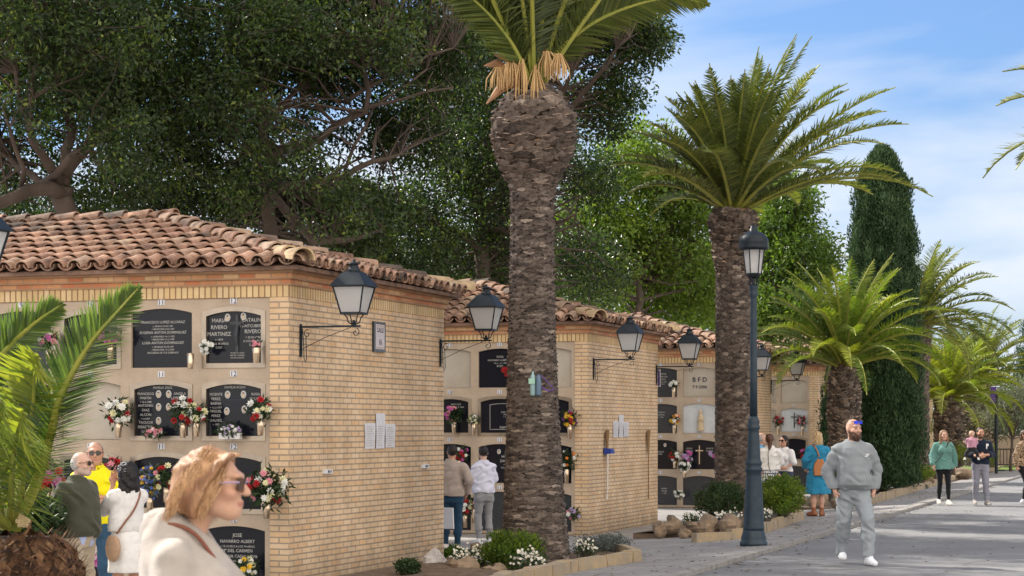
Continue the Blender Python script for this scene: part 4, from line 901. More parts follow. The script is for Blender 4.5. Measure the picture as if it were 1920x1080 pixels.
palm('short palm with a fat pineapple trunk and drooping light green crown, left of the cypress', (-8.3, 53.2, -.06), [(0, .33), (1.0, .33), (2.0, .37), (2.6, .38), (3.0, .36), (3.3, .25)], .4, 66, 3.0, 35, mt='frondy', ll=.42, sh=.055, sw=.12, pro=.018, emin=.3, emax=1.5, bend=(.5, 1.6), nl=100, w=.022)
palm('palm whose crown shows behind the right side of the cypress', (-8.1, 66.4, -.06), [(0, .4), (3.5, .36), (4.6, .42), (5.0, .3)], 3.6, 60, 3.1, 37, ll=.46, emin=-.1, emax=1.45, bend=(.6, 1.6), nl=60, sh=.08, sw=.15)
p5 = at(1779, 800, 78); palm('low yellow green palm behind the couple with the baby', (p5.x, p5.y, -.06), [(0, .42), (1.2, .42), (2.2, .46), (2.7, .40), (2.9, .2)], .4, 66, 2.9, 39, mt='frondy', ll=.5, emin=.0, emax=1.45, bend=(.6, 1.5), nl=60, seed_r=.6, sh=.08, sw=.15, pro=.03)
p6 = at(1833, 800, 88); palm('farthest palm with a dark trunk, above the man carrying the baby', (p6.x, p6.y, -.06), [(0, .5), (2.0, .45), (3.0, .52), (3.6, .45), (3.8, .2)], .4, 64, 3.4, 41, ll=.5, emin=-.0, emax=1.45, bend=(.6, 1.4), nl=60, sh=.09, sw=.16, pro=.035)
p7 = at(2200, 800, 33); palm('palm standing outside the right edge, only its frond tips showing at the top right', (p7.x, p7.y, 0), [(0, .4), (4.8, .33), (5.9, .45), (6.3, .3)], 4.8, 34, 3.0, 44, emin=.2, emax=1.4, bend=(.6, 1.3), nl=70, sh=.1, sw=.18)
# ---- young palm at the left edge: each frond placed along measured midribs
sb = at(35, 1010, 15.5)
rootY = empty('young_palm', (sb.x, sb.y, -.16), 'young palm with a rough brown stump and bright fronds at the left edge', 'palm')
rs = np.random.RandomState(8)
tb_, cen = palmtrunk([(0, .46), (.5, .48), (.85, .46), (1.0, .38), (1.08, .26)], rs, (0, 0), .05, .07, .020, None)
M['fibre'] = rampattr('brown palm fibre', [(0, (.05, .028, .018)), (.5, (.15, .075, .04)), (1, (.30, .17, .09))], .95, 25, .9, dark=(.4, 1.4))
tb_.build('trunk', [M['fibre'], M['cut']], rootY)
b = MB()
for j in range(1500):
    a = rs.uniform(0, 2*math.pi); z = rs.uniform(.1, 1.1); r0 = float(np.interp(z, [0, .5, .85, 1.0, 1.1], [.46, .48, .46, .38, .26])); e_ = Vector((math.cos(a), math.sin(a), 0)); tn = Vector((-math.sin(a), math.cos(a), 0))
    p0 = e_*r0+Vector((0, 0, z)); d_ = (e_*rs.uniform(.1, .8)+tn*rs.normal()*.6+Vector((0, 0, rs.uniform(-.8, 1)))).normalized(); l = rs.uniform(.05, .16); b.rr = rs.rand(); w_ = rs.uniform(.004, .016)
    b.add([tuple(p0-tn*w_), tuple(p0+tn*w_), tuple(p0+d_*l*.6+tn*w_*.8+e_*.01), tuple(p0+d_*l+e_*.02), tuple(p0+d_*l*.6-tn*w_*.8+e_*.01)], [[0, 1, 2, 3, 4]])
b.build('fibre', M['fibre'], rootY)
M['frondb'] = rampattr('blue green leaflet', [(0, (.05, .10, .04)), (.5, (.10, .17, .06)), (1, (.26, .32, .10))], .30, 1.2, 0, trans=.3, tcol=(1.2, 1.3, .35), spec=.8, dark=(.75, 1.2))
def frond_px(pp, name, wid=.5, nl=70, m='frondy', sr=.4, tw=.25, thick=.035, fwdk=1.0, root=None, lw_=.020):
    rootY_ = root or rootY
    """pp: list of (u,v,d) along the midrib"""
    ctrl = [at(*p)-rootY_.location for p in pp]; n = 26; pts = []
    for i in range(n+1):                       # Catmull-Rom
        t = i/n*(len(ctrl)-1); k = min(int(t), len(ctrl)-2); f_ = t-k; a, b_, c, d = ctrl[max(k-1, 0)], ctrl[k], ctrl[k+1], ctrl[min(k+2, len(ctrl)-1)]
        pts.append(.5*((2*b_)+(c-a)*f_+(2*a-5*b_+4*c-d)*f_*f_+(3*b_-a-3*c+d)*f_**3))
    V = []; Fc = []; Q = []; cc = 0; view = Vector((-sn, cs, 0))
    for i in range(nl):
        t = .16+.84*i/nl; k = min(int(t*n), n-1); a = pts[k].lerp(pts[k+1], t*n-k); tan = (pts[k+1]-pts[k]).normalized()
        sd = tan.cross(view).normalized(); up = sd.cross(tan).normalized()
        lf = wid*(max(.02, math.sin(math.pi*min(1, t*.90+.13)))**.6)
        for s in (-1, 1):
            for rep in range(1 if rs.rand() < .85 else 2):
                l = lf*rs.uniform(.85, 1.08); v3 = tw+rs.normal()*.22
                dr = (sd*s*math.cos(v3)-up*math.sin(v3)*1.0+tan*(.75+.5*t)*fwdk).normalized(); ww = lw_*rs.uniform(.8, 1.2)
                wd = (tan*.7+up*.7*s); wd = (wd-dr*wd.dot(dr)).normalized(); sag = Vector((0, 0, -1))*l*l*.15
                m1 = a+dr*l*.5+sag*.25; tip = a+dr*l+sag
                V += [a-wd*ww*.4, a+wd*ww*.4, m1+wd*ww*.6, m1-wd*ww*.6, tip]; Fc += [[cc, cc+1, cc+2, cc+3], [cc+3, cc+2, cc+4]]; cc += 5; q = min(1, max(0, sr+rs.normal()*.12+.25*t)); Q += [q, q]
    rb = MB(); rb.tube([tuple(p) for p in pts], [thick*(1-.85*i/n) for i in range(n+1)], 6, cap=False)
    o = len(V); vv = np.concatenate([np.array([tuple(x) for x in V]), rb.v[0]]); ff = Fc+[[a+o for a in x] for x in rb.f]
    mk(name, vv, ff, [M[m], M['rachis']], rootY_, rr=np.array(Q+[.5]*len(rb.f)), mi=np.array([0]*len(Fc)+[1]*len(rb.f)))
frond_px([(28, 990, 15.5), (70, 900, 15.3), (96, 810, 15.1), (115, 740, 15), (165, 650, 14.9), (215, 590, 14.8), (263, 537, 14.8)], 'frond', .40, 110, 'frondb', .45, .25, .05)
frond_px([(10, 990, 15.6), (-25, 850, 15.4), (-40, 740, 15.2), (0, 670, 15.1), (60, 610, 15), (118, 570, 15)], 'frond', .38, 100, 'frondb', .45, .2, .045)
frond_px([(30, 985, 15.5), (48, 860, 15.2), (60, 780, 15), (66, 700, 14.8), (72, 668, 14.4)], 'frond', .42, 66, 'frondy', .65, .3, .03, .5)
frond_px([(20, 985, 15.5), (22, 900, 15), (30, 820, 14.6), (45, 770, 14.2)], 'frond', .5, 60, 'frondy', .6, .3, .03, .4)
frond_px([(5, 985, 15.5), (-10, 880, 15), (-15, 800, 14.6), (5, 750, 14.2)], 'frond', .5, 60, 'frondb', .7, .3, .03, .4)
frond_px([(10, 990, 15.7), (-60, 880, 15.9), (-130, 800, 16), (-200, 780, 16)], 'frond', .45, 60, 'frondb', .7)
frond_px([(20, 990, 15.8), (-40, 800, 16.4), (-80, 640, 16.8), (-120, 560, 17)], 'frond', .45, 60, 'frond', .5)
frond_px([(15, 985, 15.4), (-40, 930, 15), (-90, 910, 14.5), (-160, 930, 14)], 'frond', .45, 50, 'frondb', .7)
frond_px([(24, 985, 15.6), (30, 800, 16), (10, 690, 16.3), (-30, 640, 16.6)], 'frond', .4, 60, 'frond', .4)
frond_px([(1005, 165, 27.1), (1045, 100, 27), (1110, 45, 26.9), (1190, 10, 26.8), (1265, -4, 26.7), (1330, 9, 26.6)], 'frond', .50, 90, 'frond', .5, root=P1, thick=.04, lw_=.032)
frond_px([(998, 165, 27.0), (965, 90, 26.8), (915, 25, 26.6), (860, -20, 26.4), (800, -40, 26.2)], 'frond', .50, 90, 'frond', .5, root=P1, thick=.04, lw_=.032)
b = MB()
for j in range(50): q = at(44+rs.normal()*5, 985-abs(rs.normal())*9, 15.3)-rootY.location; b.ball(tuple(q), .02, 6, 4)
b.build('blossom', mat('cream blossom', (.65, .52, .30), .8, (.5, .38, .2), 30), rootY)
# ---- beds: edging stones, soil, plants
def rock(b, c, r, rs, q=.75):
    n, m = 12, 8; o = b.n; b.ball(c, (r[0], r[1], r[2]), n, m); v = b.v[-1]; cc = np.array(c)
    ph = rs.uniform(0, 6, (5, 3)); fr = rs.uniform(1.5, 4.5, (5, 3)); rel = (v-cc)/np.array(r)
    d = sum(np.sin((rel*fr[i]).sum(1)+ph[i, 0]) for i in range(5))*.09
    pl = np.clip((rel @ (lambda a: a/np.linalg.norm(a))(rs.normal(size=3)))-.55, 0, 1)*.6
    b.v[-1] = cc+(v-cc)*(1+d-pl)[:, None]
def bedsoil(x0, x1, y0, y1, z, name='flower_bed'):
    b = MB(); n = 10
    vs = [(x0+(x1-x0)*i/4, y0+(y1-y0)*j/n, z+.05*math.sin(i*1.7+j*2.1)*(0 < i < 4)) for j in range(n+1) for i in range(5)]
    b.add(vs, [[j*5+i, j*5+i+1, j*5+i+6, j*5+i+5] for j in range(n) for i in range(4)])
    for (xa, ya, xb, yb) in ((x0, y0, x1, y0), (x1, y0, x1, y1), (x1, y1, x0, y1), (x0, y1, x0, y0)): b.add([(xa, ya, z), (xb, yb, z), (xb, yb, -.3), (xa, ya, -.3)], [[0, 1, 2, 3]])
    tag(b.build(name, M['soil']), kind='structure')
def edging(pts, label, h=.16, w=.15, z0=0.0):
    """line of squared ochre stones along pts: one edging each run"""
    b = MB(); rs = np.random.RandomState(int(abs(pts[0][0]*10+pts[0][1])))
    for i in range(len(pts)-1):
        a = Vector((pts[i][0], pts[i][1], 0)); c = Vector((pts[i+1][0], pts[i+1][1], 0)); L_ = (c-a).length; d = (c-a)/L_; s = Vector((-d.y, d.x, 0)); t = 0
        while t < L_:
            l = min(rs.uniform(.55, .9), L_-t)
            if L_-t-l < .2: l = L_-t
            p = a+d*(t+.01); q = a+d*(t+l-.01); zb = gz(p.x); hh = h+rs.uniform(-.02, .02); vs = []
            for P_, j in ((p, 0), (q, 1)):
                for sg, z_ in ((-1, -.1), (1, -.1), (1, hh), (-1, hh)): vs.append(tuple(P_+s*sg*w/2*(1 if z_ < 0 else .88)+Vector((0, 0, zb+z_))+Vector(rs.normal(size=3))*.008))
            b.add(vs, [[0, 1, 2, 3], [7, 6, 5, 4], [0, 4, 5, 1], [1, 5, 6, 2], [2, 6, 7, 3], [3, 7, 4, 0]]); t += l
    o = b.build('stone_edging', M['stone']); return tag(o, label, 'stone edging', 'stone edgings of the flower beds')
def W(u, v, z=.08): p = onz(u, v, z); return (p.x, p.y)
# bed 1, round the tallest palm
bedsoil(-9.2, -7.15, 19.5, 27.4, .03)
edging([W(840, 1110, .1), W(955, 1076, .1), W(1075, 1052, .1), W(1195, 1036, .1), W(1130, 1014, .1)], 'ochre stone edging curving round the foot of the tallest palm')
bedsoil(-8.7, -7.1, 33.6, 40.6, -.02)
edging([W(1300, 1006, .06), W(1400, 1000, .08), W(1500, 963, .1), W(1440, 948, .1)], 'low stone edging in front of the bush beside the lamp post')
bedsoil(-8.6, -7.2, 45.5, 60.5, -.02)
edging([W(1612, 945, .08), W(1650, 931, .08), W(1745, 905, .08), W(1790, 893, .08)], 'far stone edging below the tall cypress')
bedsoil(-8.8, -7.3, 66, 84, -.02)
edging([W(1800, 893, .08), W(1850, 880, .08), W(1880, 874, .08)], 'farthest stone edging behind the walking couple')
def rocks(lst, m='rock'):
    for (u, v, d, ru, rv, lb) in lst:
        c = at(u, v, d); s = d/F; b = MB(); rock(b, (0, 0, 0), (ru*s, ru*s*.8, rv*s), rs); o = b.build('rock', M[m], loc=c, smooth=False); tag(o, lb, 'rock', 'rocks edging the flower beds')
rocks([(868, 1066, 25.6, 32, 22, 'broad brown rock among white flowers left of the tallest palm'), (928, 1074, 25.2, 22, 20, 'pale brown rock at the bottom edge, below the shrub by the palm'), (892, 1026, 30, 12, 9, 'small round rock in front of the person in grey jeans')])
rocks([(815, 1055, 26.2, 22, 26, 'tall pitted pale rock against the corner of the nearest block'), (789, 1072, 25.8, 14, 14, 'small white round rock beside the pale pitted rock'), (765, 1072, 25.3, 10, 10, 'small buff rock at the bottom edge by the brick wall')], 'rockw')
rocks([(1237, 992, 34.2, 13, 19, 'upright brown rock at the corner below the right broom'), (1262, 985, 34.4, 20, 17, 'squat brown rock, second from the left in the middle bed'), (1285, 1000, 33.8, 14, 10, 'small low rock on the middle bed edge'), (1302, 990, 34, 16, 14, 'medium rock under the white flowers of the middle bed'), (1328, 990, 34, 24, 26, 'large triangular tan rock of the middle bed'), (1368, 985, 33.8, 22, 20, 'wide tan rock just left of the lamp post base'),
       (1535, 935, 43.8, 22, 18, 'rounded tan rock behind the woman in the blue coat'), (1500, 938, 44.5, 14, 12, 'small rock left of the ankles of the woman in blue'), (1575, 938, 44, 16, 16, 'tan rock beside the leg of the bearded man'),
       (1740, 900, 62, 12, 8, 'rock below the yellow green bush'), (1760, 893, 66, 16, 11, 'rounded tan rock left of the woman in teal'), (1808, 888, 70, 18, 11, 'broad tan rock between the walking couple')])
def bush(name, label, u, v, d, ru, rv, rd, n, m, cnt=34, rad=.14, ls=.05, lw=.026, seed=1, cat='bush', up=None, group=None, stems=True, base=.5, flowers=None, fcol=None):
    rs2 = np.random.RandomState(seed); c = at(u, v, d); s = d/F; z0 = c.z-rv*s; gr = (c.x, c.y, z0)
    root = empty(name, gr, label, cat, group)
    C = blobpts([((0, 0, rv*s), (ru*s, rd, rv*s), n)], rs2); C[:, 2] = np.abs(C[:, 2]); 
    v_, f_, r_ = leafmesh(C, cnt, rad, ls, lw, rs2, droop=0, base=base, up=up); mk('foliage', v_, f_, M[m], root, rr=r_)
    if stems:
        b = MB()
        for i in range(min(40, n)): q = C[i]; b.tube([(q[0]*.3, q[1]*.3, -.05), (q[0]*.7, q[1]*.7, q[2]*.6), tuple(q)], [.012, .008, .003], 4, cap=False)
        b.build('stem', M['twig'], root)
    if flowers:
        b = MB(); idx = rs2.randint(0, n, flowers); b.mm = 0
        for i in idx:
            q = C[i]*np.array([1.02, 1.02, 1.0])+rs2.normal(size=3)*rad*.5; q[2] = max(q[2], .02)+rad*.5
            nrm = Vector(rs2.normal(size=3))*.5+Vector((sn, -cs, .6)); nrm.normalize(); a = nrm.orthogonal().normalized(); bb = nrm.cross(a); rr_ = .022*rs2.uniform(.7, 1.2); ctr = Vector(q)
            vs = [tuple(ctr+(a*math.cos(t)+bb*math.sin(t))*rr_*(1 if k % 2 else .55)+nrm*.004*(k % 2)) for k, t in enumerate([2*math.pi*j/12 for j in range(12)])]+[tuple(ctr+nrm*.003)]
            b.mm = 0; b.add(vs, [[k, (k+1) % 12, 12] for k in range(12)]); b.mm = 1; b.ball(tuple(ctr+nrm*.003), .006, 5, 3)
        b.build('blossom', [fcol or M['petal_white'], M['petal_yellow']], root)
    return root
def pm(n, c, c2=None): return mat(n, c, .6, c2 or tuple(min(1, x*1.25) for x in c), 25)
M['petal_white'] = pm('white petal', (.70, .70, .66)); M['petal_yellow'] = pm('yellow petal', (.70, .45, .03)); M['petal_red'] = pm('red petal', (.35, .01, .015)); M['petal_pink'] = pm('pink petal', (.60, .25, .30))
M['petal_orange'] = pm('orange petal', (.65, .20, .03)); M['petal_purple'] = pm('purple petal', (.22, .06, .25)); M['petal_lilac'] = pm('lilac petal', (.45, .35, .55)); M['petal_blue'] = pm('blue petal', (.10, .16, .45)); M['petal_cream'] = pm('cream petal', (.65, .62, .38)); M['petal_magenta'] = pm('magenta petal', (.50, .12, .36))
bush('leafy_shrub', 'lime tipped shrub at the foot of the tallest palm', 958, 1035, 25.8, 58, 34, .45, 130, 'leaf_bush', seed=2, up=.6, rad=.11)
bush('white_daisies', 'white daisies left of the lime shrub, over the brown rock', 885, 1048, 26, 42, 14, .35, 70, 'leaf_dark', seed=3, flowers=150, cat='flower clump', rad=.08, ls=.03, lw=.012, group='white flower clumps')
bush('white_daisies', 'white daisies right of the lime shrub by the edging', 990, 1052, 25.2, 34, 14, .3, 60, 'leaf_dark', seed=4, flowers=110, cat='flower clump', rad=.08, ls=.03, lw=.012, group='white flower clumps')
bush('white_daisies', 'small white daisy clump right of the palm foot', 1098, 1030, 27.5, 20, 10, .25, 40, 'leaf_dark', seed=5, flowers=70, cat='flower clump', rad=.07, ls=.03, lw=.012, group='white flower clumps')
bush('ground_cover', 'grey green creeping plant right of the tallest palm trunk', 1128, 1020, 28.8, 52, 15, .6, 110, 'leaf_grey', seed=6, rad=.10, ls=.035, lw=.015, cat='plant')
bush('grass_tuft', 'low green tuft beside the shoes of the man in jeans', 852, 1040, 29.3, 18, 9, .25, 40, 'leaf_bush', seed=7, rad=.09, up=1, cat='plant', base=.35)
bush('green_plant', 'green plant at the bottom edge by the nearest brick wall', 765, 1062, 24.6, 17, 7, .2, 30, 'leaf_dark', seed=17, rad=.07, cat='plant')
bush('hedge_bush', 'sunlit yellow green bush right of the lamp post', 1465, 930, 37.2, 43, 34, .75, 210, 'leaf_bush', seed=8, rad=.12, base=.6, up=.25)
bush('hedge_bush', 'darker green bush left of the lamp post, before the second palm', 1352, 938, 37, 46, 34, .7, 190, 'leaf_dark', seed=9, rad=.12, base=.7, up=.4)
bush('white_daisies', 'white flowered cushion on the rocks of the middle bed', 1296, 974, 34.6, 18, 8, .25, 40, 'leaf_dark', seed=10, flowers=70, cat='flower clump', rad=.06, ls=.03, lw=.012, group='white flower clumps')
bush('white_daisies', 'white flowered cushion just left of the lamp post', 1368, 970, 34.6, 26, 8, .25, 50, 'leaf_grey', seed=11, flowers=80, cat='flower clump', rad=.06, ls=.03, lw=.012, group='white flower clumps')
bush('white_daisies', 'white flowered cushion just right of the lamp post', 1437, 966, 35, 14, 8, .25, 30, 'leaf_grey', seed=12, flowers=50, cat='flower clump', rad=.06, ls=.03, lw=.012, group='white flower clumps')
bush('low_shrub', 'dark shrub between the woman in blue and the bearded man', 1560, 910, 45.5, 22, 26, .5, 70, 'leaf_dark', seed=13, rad=.14)
bush('low_shrub', 'yellow green shrub right of the cypress', 1728, 885, 62, 20, 14, .5, 70, 'leaf_bush', seed=14, rad=.13, base=.75)
bush('grey_plant', 'pale cushion plant below the cypress', 1712, 912, 60, 26, 6, .4, 60, 'leaf_grey', seed=15, rad=.09, cat='plant')
bush('low_shrub', 'yellow green plant between the couple', 1802, 850, 76, 14, 22, .5, 60, 'leaf_bush', seed=16, rad=.16, base=.8)
bush('low_shrub', 'yellow green plant right of the man with the baby', 1858, 855, 84, 12, 24, .5, 60, 'leaf_bush', seed=18, rad=.16, base=.7)
bush('green_plant', 'dark leaves behind the stump of the young palm', 62, 975, 19.5, 40, 30, .4, 70, 'leaf_dark', seed=19, rad=.14, ls=.09, lw=.04, cat='plant')
# ---- far trees and end wall
for (u, d, hh, rr_, lb, m, sd, base_) in ((1895, 82, 2.4, 1.5, 'silvery olive tree at the right edge above the beige wall', 'leaf_olive', 50, .6), (1850, 89, 1.9, 1.4, 'silvery olive tree right of the farthest palm', 'leaf_olive', 51, .4), (1750, 90, 4.4, 1.6, 'thin yellow leaved tree behind the cypress', 'leaf_bush', 52, .75), (1960, 92, 3.2, 2.2, 'grey olive tree half outside the right edge', 'leaf_olive', 53, .5)):
    g = groundat(u, d); g = (g[0], g[1], 0)
    c = (g[0], g[1], hh)
    tree('olive_tree' if 'olive' in lb else 'thin_tree', lb, 'tree', g, [([g, (g[0]+.1, g[1], hh*.5), (g[0]-.1, g[1], hh)], [.15, .11, .06])], [],
         [((c[0], c[1], c[2]), (rr_, rr_, rr_*.6), 110), ((c[0]+.6, c[1], c[2]+.5), (rr_*.7, rr_*.7, rr_*.5), 60)], m, 34, .34, .11, .04, sd, twigs=.5, lbase=base_, tb=6)
# distant foliage beyond the wall
rs2 = np.random.RandomState(77)
C = blobpts([((x, 112+3*math.sin(x), 2.2+1.2*math.sin(x*.7)), (3.4, 2.2, 2.6), 70) for x in np.arange(-44, 30, 4.0)], rs2)
v_, f_, r_ = leafmesh(C, 30, .7, .30, .14, rs2, base=.4); o = mk('distant_foliage', v_, f_, M['leaf_olive'], rr=r_); tag(o, 'distant mass of grey green foliage beyond the end wall', 'foliage', kind='stuff')
bw = empty('boundary_wall', (-8, 93, 0), 'beige boundary wall with a dark railing at the far end of the avenue', 'wall')
b = MB(); b.box((-22, 0, 0), (16, .3, 1.25)); b.box((-22, -.03, 1.25), (16, .33, 1.32)); b.build('wall', M['beige'], bw)
b = MB(); [b.box((x, -1.2, 0), (x+.03, -1.17, .75)) for x in np.arange(-6, 14, .14)]; b.box((-6, -1.21, .75), (14, -1.16, .80)); b.box((-6, -1.21, .1), (14, -1.16, .14)); b.build('railing', M['iron'], bw)
sp = onz(1868, 888, 0); r = empty('sign_post', (sp.x, sp.y, 0), 'slim dark post with a purple sign at the far right', 'sign post')
b = MB(); b.tube([(0, 0, 0), (0, 0, 2.9)], .06, 10); b.build('post', M['iron'], r); b = MB(); b.box((-.2, -.05, 2.6), (.0, -.0, 3.2)); b.build('panel', M['purple'], r)
# ------------------------------------------------------------------ people: bodies grown from distance fields
class SD:
    def __init__(s, lo, hi, res):
        s.lo = np.array(lo, float); s.res = res; s.n = np.ceil((np.array(hi)-s.lo)/res).astype(int)+1
        s.f = np.full(s.n, .25, np.float32); s.ax = [s.lo[i]+res*np.arange(s.n[i]) for i in range(3)]
    def blk(s, lo, hi, m):
        a = np.clip(((np.array(lo)-m-s.lo)/s.res).astype(int), 0, s.n-1); b = np.clip(((np.array(hi)+m-s.lo)/s.res).astype(int)+2, 1, s.n)
        if (b <= a).any(): return None
        sl_ = tuple(slice(a[i], b[i]) for i in range(3)); x = s.ax[0][a[0]:b[0]][:, None, None]; y = s.ax[1][a[1]:b[1]][None, :, None]; z = s.ax[2][a[2]:b[2]][None, None, :]
        return sl_, x, y, z
    def mix(s, sl_, d, k, op='u'):
        g = s.f[sl_]
        if op == 'u': h = np.maximum(k-np.abs(g-d), 0)/k; s.f[sl_] = np.minimum(g, d)-h*h*k*.25
        else: d = -d; h = np.maximum(k-np.abs(g-d), 0)/k; s.f[sl_] = np.maximum(g, d)+h*h*k*.25
    def cap(s, a, b, ra, rb, k=.02, op='u', sq=None):
        a = np.array(a, float); b = np.array(b, float); m = max(ra, rb)+k+.03; r = s.blk(np.minimum(a, b), np.maximum(a, b), m)
        if r is None: return
        sl_, x, y, z = r; d = b-a; L2 = max(d @ d, 1e-9); px_, py_, pz_ = x-a[0], y-a[1], z-a[2]
        t = np.clip((px_*d[0]+py_*d[1]+pz_*d[2])/L2, 0, 1); qx, qy, qz = px_-t*d[0], py_-t*d[1], pz_-t*d[2]
        if sq: qx = qx/sq[0]; qy = qy/sq[1]; qz = qz/sq[2]
        s.mix(sl_, np.sqrt(qx*qx+qy*qy+qz*qz)-(ra+(rb-ra)*t), k, op)
    def ell(s, c, r, k=.02, op='u', rot=None):
        r = np.array(r, float); m = r.max()+k+.03; q = s.blk(np.array(c), np.array(c), m)
        if q is None: return
        sl_, x, y, z = q; x = x-c[0]; y = y-c[1]; z = z-c[2]
        if rot is not None:
            M_ = np.array(rot); x, y, z = (M_[0, 0]*x+M_[1, 0]*y+M_[2, 0]*z, M_[0, 1]*x+M_[1, 1]*y+M_[2, 1]*z, M_[0, 2]*x+M_[1, 2]*y+M_[2, 2]*z)
        u = np.sqrt((x/r[0])**2+(y/r[1])**2+(z/r[2])**2); v = np.sqrt((x/r[0]**2)**2+(y/r[1]**2)**2+(z/r[2]**2)**2)
        s.mix(sl_, u*(u-1)/np.maximum(v, 1e-4), k, op)
    def lathe(s, tab, k=.02, fold=(0, 0, 0), ztop=None, cx=None, op='u'):
        """tab rows: z, halfwidth x, halfdepth y, centre y"""
        T_ = np.array(sorted(tab)); m = T_[:, 1:3].max()+.06; r = s.blk((-m, -m, T_[0, 0]), (m, m, T_[-1, 0]), .03)
        if r is None: return
        sl_, x, y, z = r; wx = np.interp(z, T_[:, 0], T_[:, 1]); wy = np.interp(z, T_[:, 0], T_[:, 2]); cy = np.interp(z, T_[:, 0], T_[:, 3])
        yy = y-cy; xx = x-(np.interp(z, T_[:, 0], cx) if cx is not None else 0); q = np.sqrt((xx/wx)**2+(yy/wy)**2); 
        if fold[0]: th = np.arctan2(yy, xx); q = q/(1+fold[0]*np.cos(th*fold[1]+fold[2])*np.clip((T_[-1, 0]-z)/(T_[-1, 0]-T_[0, 0]), 0, 1))
        d = (q-1)*np.minimum(wx, wy)*.9; d = np.maximum(d, np.maximum(T_[0, 0]-z, z-T_[-1, 0])); s.mix(sl_, d.astype(np.float32), k, op)
    def cut(s, pt, nrm):
        """remove everything on the +nrm side of the plane"""
        nrm = np.array(nrm, float)/np.linalg.norm(nrm); d = (s.ax[0][:, None, None]-pt[0])*nrm[0]+(s.ax[1][None, :, None]-pt[1])*nrm[1]+(s.ax[2][None, None, :]-pt[2])*nrm[2]
        s.f = np.maximum(s.f, d.astype(np.float32))
    def noise(s, amp, freq, seed, zs=1.0):
        r = np.random.RandomState(seed); x = s.ax[0][:, None, None]; y = s.ax[1][None, :, None]; z = s.ax[2][None, None, :]*zs; t = 0
        w1 = .05*np.sin(x*19+z*11+seed)+.05*np.sin(z*23-y*9)
        for i in range(5):
            k = r.normal(size=3); k /= np.linalg.norm(k); k *= freq*r.uniform(.6, 1.9); a = np.sin(k[0]*(x+w1)+k[1]*(y+w1)+k[2]*(z+w1*1.5)+r.uniform(0, 6)); t = t+a*abs(a)**.3
        s.f = s.f+(amp*t*.45).astype(np.float32)
    def wave(s, amp, fn):
        x = s.ax[0][:, None, None]; y = s.ax[1][None, :, None]; z = s.ax[2][None, None, :]; s.f = s.f+(amp*fn(x, y, z)).astype(np.float32)
    def mesh(s, smooth=2):
        f = s.f.copy(); f[0] = f[-1] = .1; f[:, 0] = f[:, -1] = .1; f[:, :, 0] = f[:, :, -1] = .1; ins = f < 0
        c = np.zeros(np.array(f.shape)-1, np.int8)
        for i in (0, 1):
            for j in (0, 1):
                for k in (0, 1): c += ins[i:i+c.shape[0], j:j+c.shape[1], k:k+c.shape[2]]
        act = (c > 0) & (c < 8); I = np.argwhere(act)
        if not len(I): return np.zeros((0, 3)), np.zeros((0, 4), int)
        idx = np.full(c.shape, -1, np.int32); idx[act] = np.arange(len(I)); acc = np.zeros((len(I), 3)); cnt = np.zeros(len(I))
        cor = [(i, j, k) for i in (0, 1) for j in (0, 1) for k in (0, 1)]
        val = {q: f[I[:, 0]+q[0], I[:, 1]+q[1], I[:, 2]+q[2]] for q in cor}
        for a in cor:
            for ax in range(3):
                if a[ax] == 0:
                    b = list(a); b[ax] = 1; b = tuple(b); va, vb = val[a], val[b]; m = (va < 0) != (vb < 0)
                    t = np.where(m, va/np.where(m, va-vb, 1), 0); p = np.array(a, float)[None, :].repeat(len(I), 0); p[:, ax] += t; acc[m] += p[m]; cnt[m] += 1
        V = (I+acc/cnt[:, None])*s.res+s.lo; Fq = []
        for ax in range(3):
            o = [0, 0, 0]; o[ax] = 1; A = ins[:ins.shape[0]-o[0], :ins.shape[1]-o[1], :ins.shape[2]-o[2]]; B = ins[o[0]:, o[1]:, o[2]:]; m = np.argwhere(A != B)
            u, v = [(1, 2), (2, 0), (0, 1)][ax]; m = m[(m[:, u] > 0) & (m[:, v] > 0)]; m = m[(m[:, u] < ins.shape[u]-1) & (m[:, v] < ins.shape[v]-1)]
            sg = A[m[:, 0], m[:, 1], m[:, 2]]; du = np.zeros(3, int); du[u] = 1; dv = np.zeros(3, int); dv[v] = 1
            q = np.stack([idx[tuple((m-du-dv).T)], idx[tuple((m-dv).T)], idx[tuple(m.T)], idx[tuple((m-du).T)]], 1); q[~sg] = q[~sg][:, ::-1]; Fq.append(q)
        Fq = np.concatenate(Fq); Fq = Fq[(Fq >= 0).all(1)]
        for _ in range(smooth):
            S_ = np.zeros_like(V); n_ = np.zeros(len(V))
            for a, b in ((0, 1), (1, 2), (2, 3), (3, 0)):
                np.add.at(S_, Fq[:, a], V[Fq[:, b]]); np.add.at(n_, Fq[:, a], 1); np.add.at(S_, Fq[:, b], V[Fq[:, a]]); np.add.at(n_, Fq[:, b], 1)
            V = V*.5+.5*S_/np.maximum(n_, 1)[:, None]
        return V, Fq
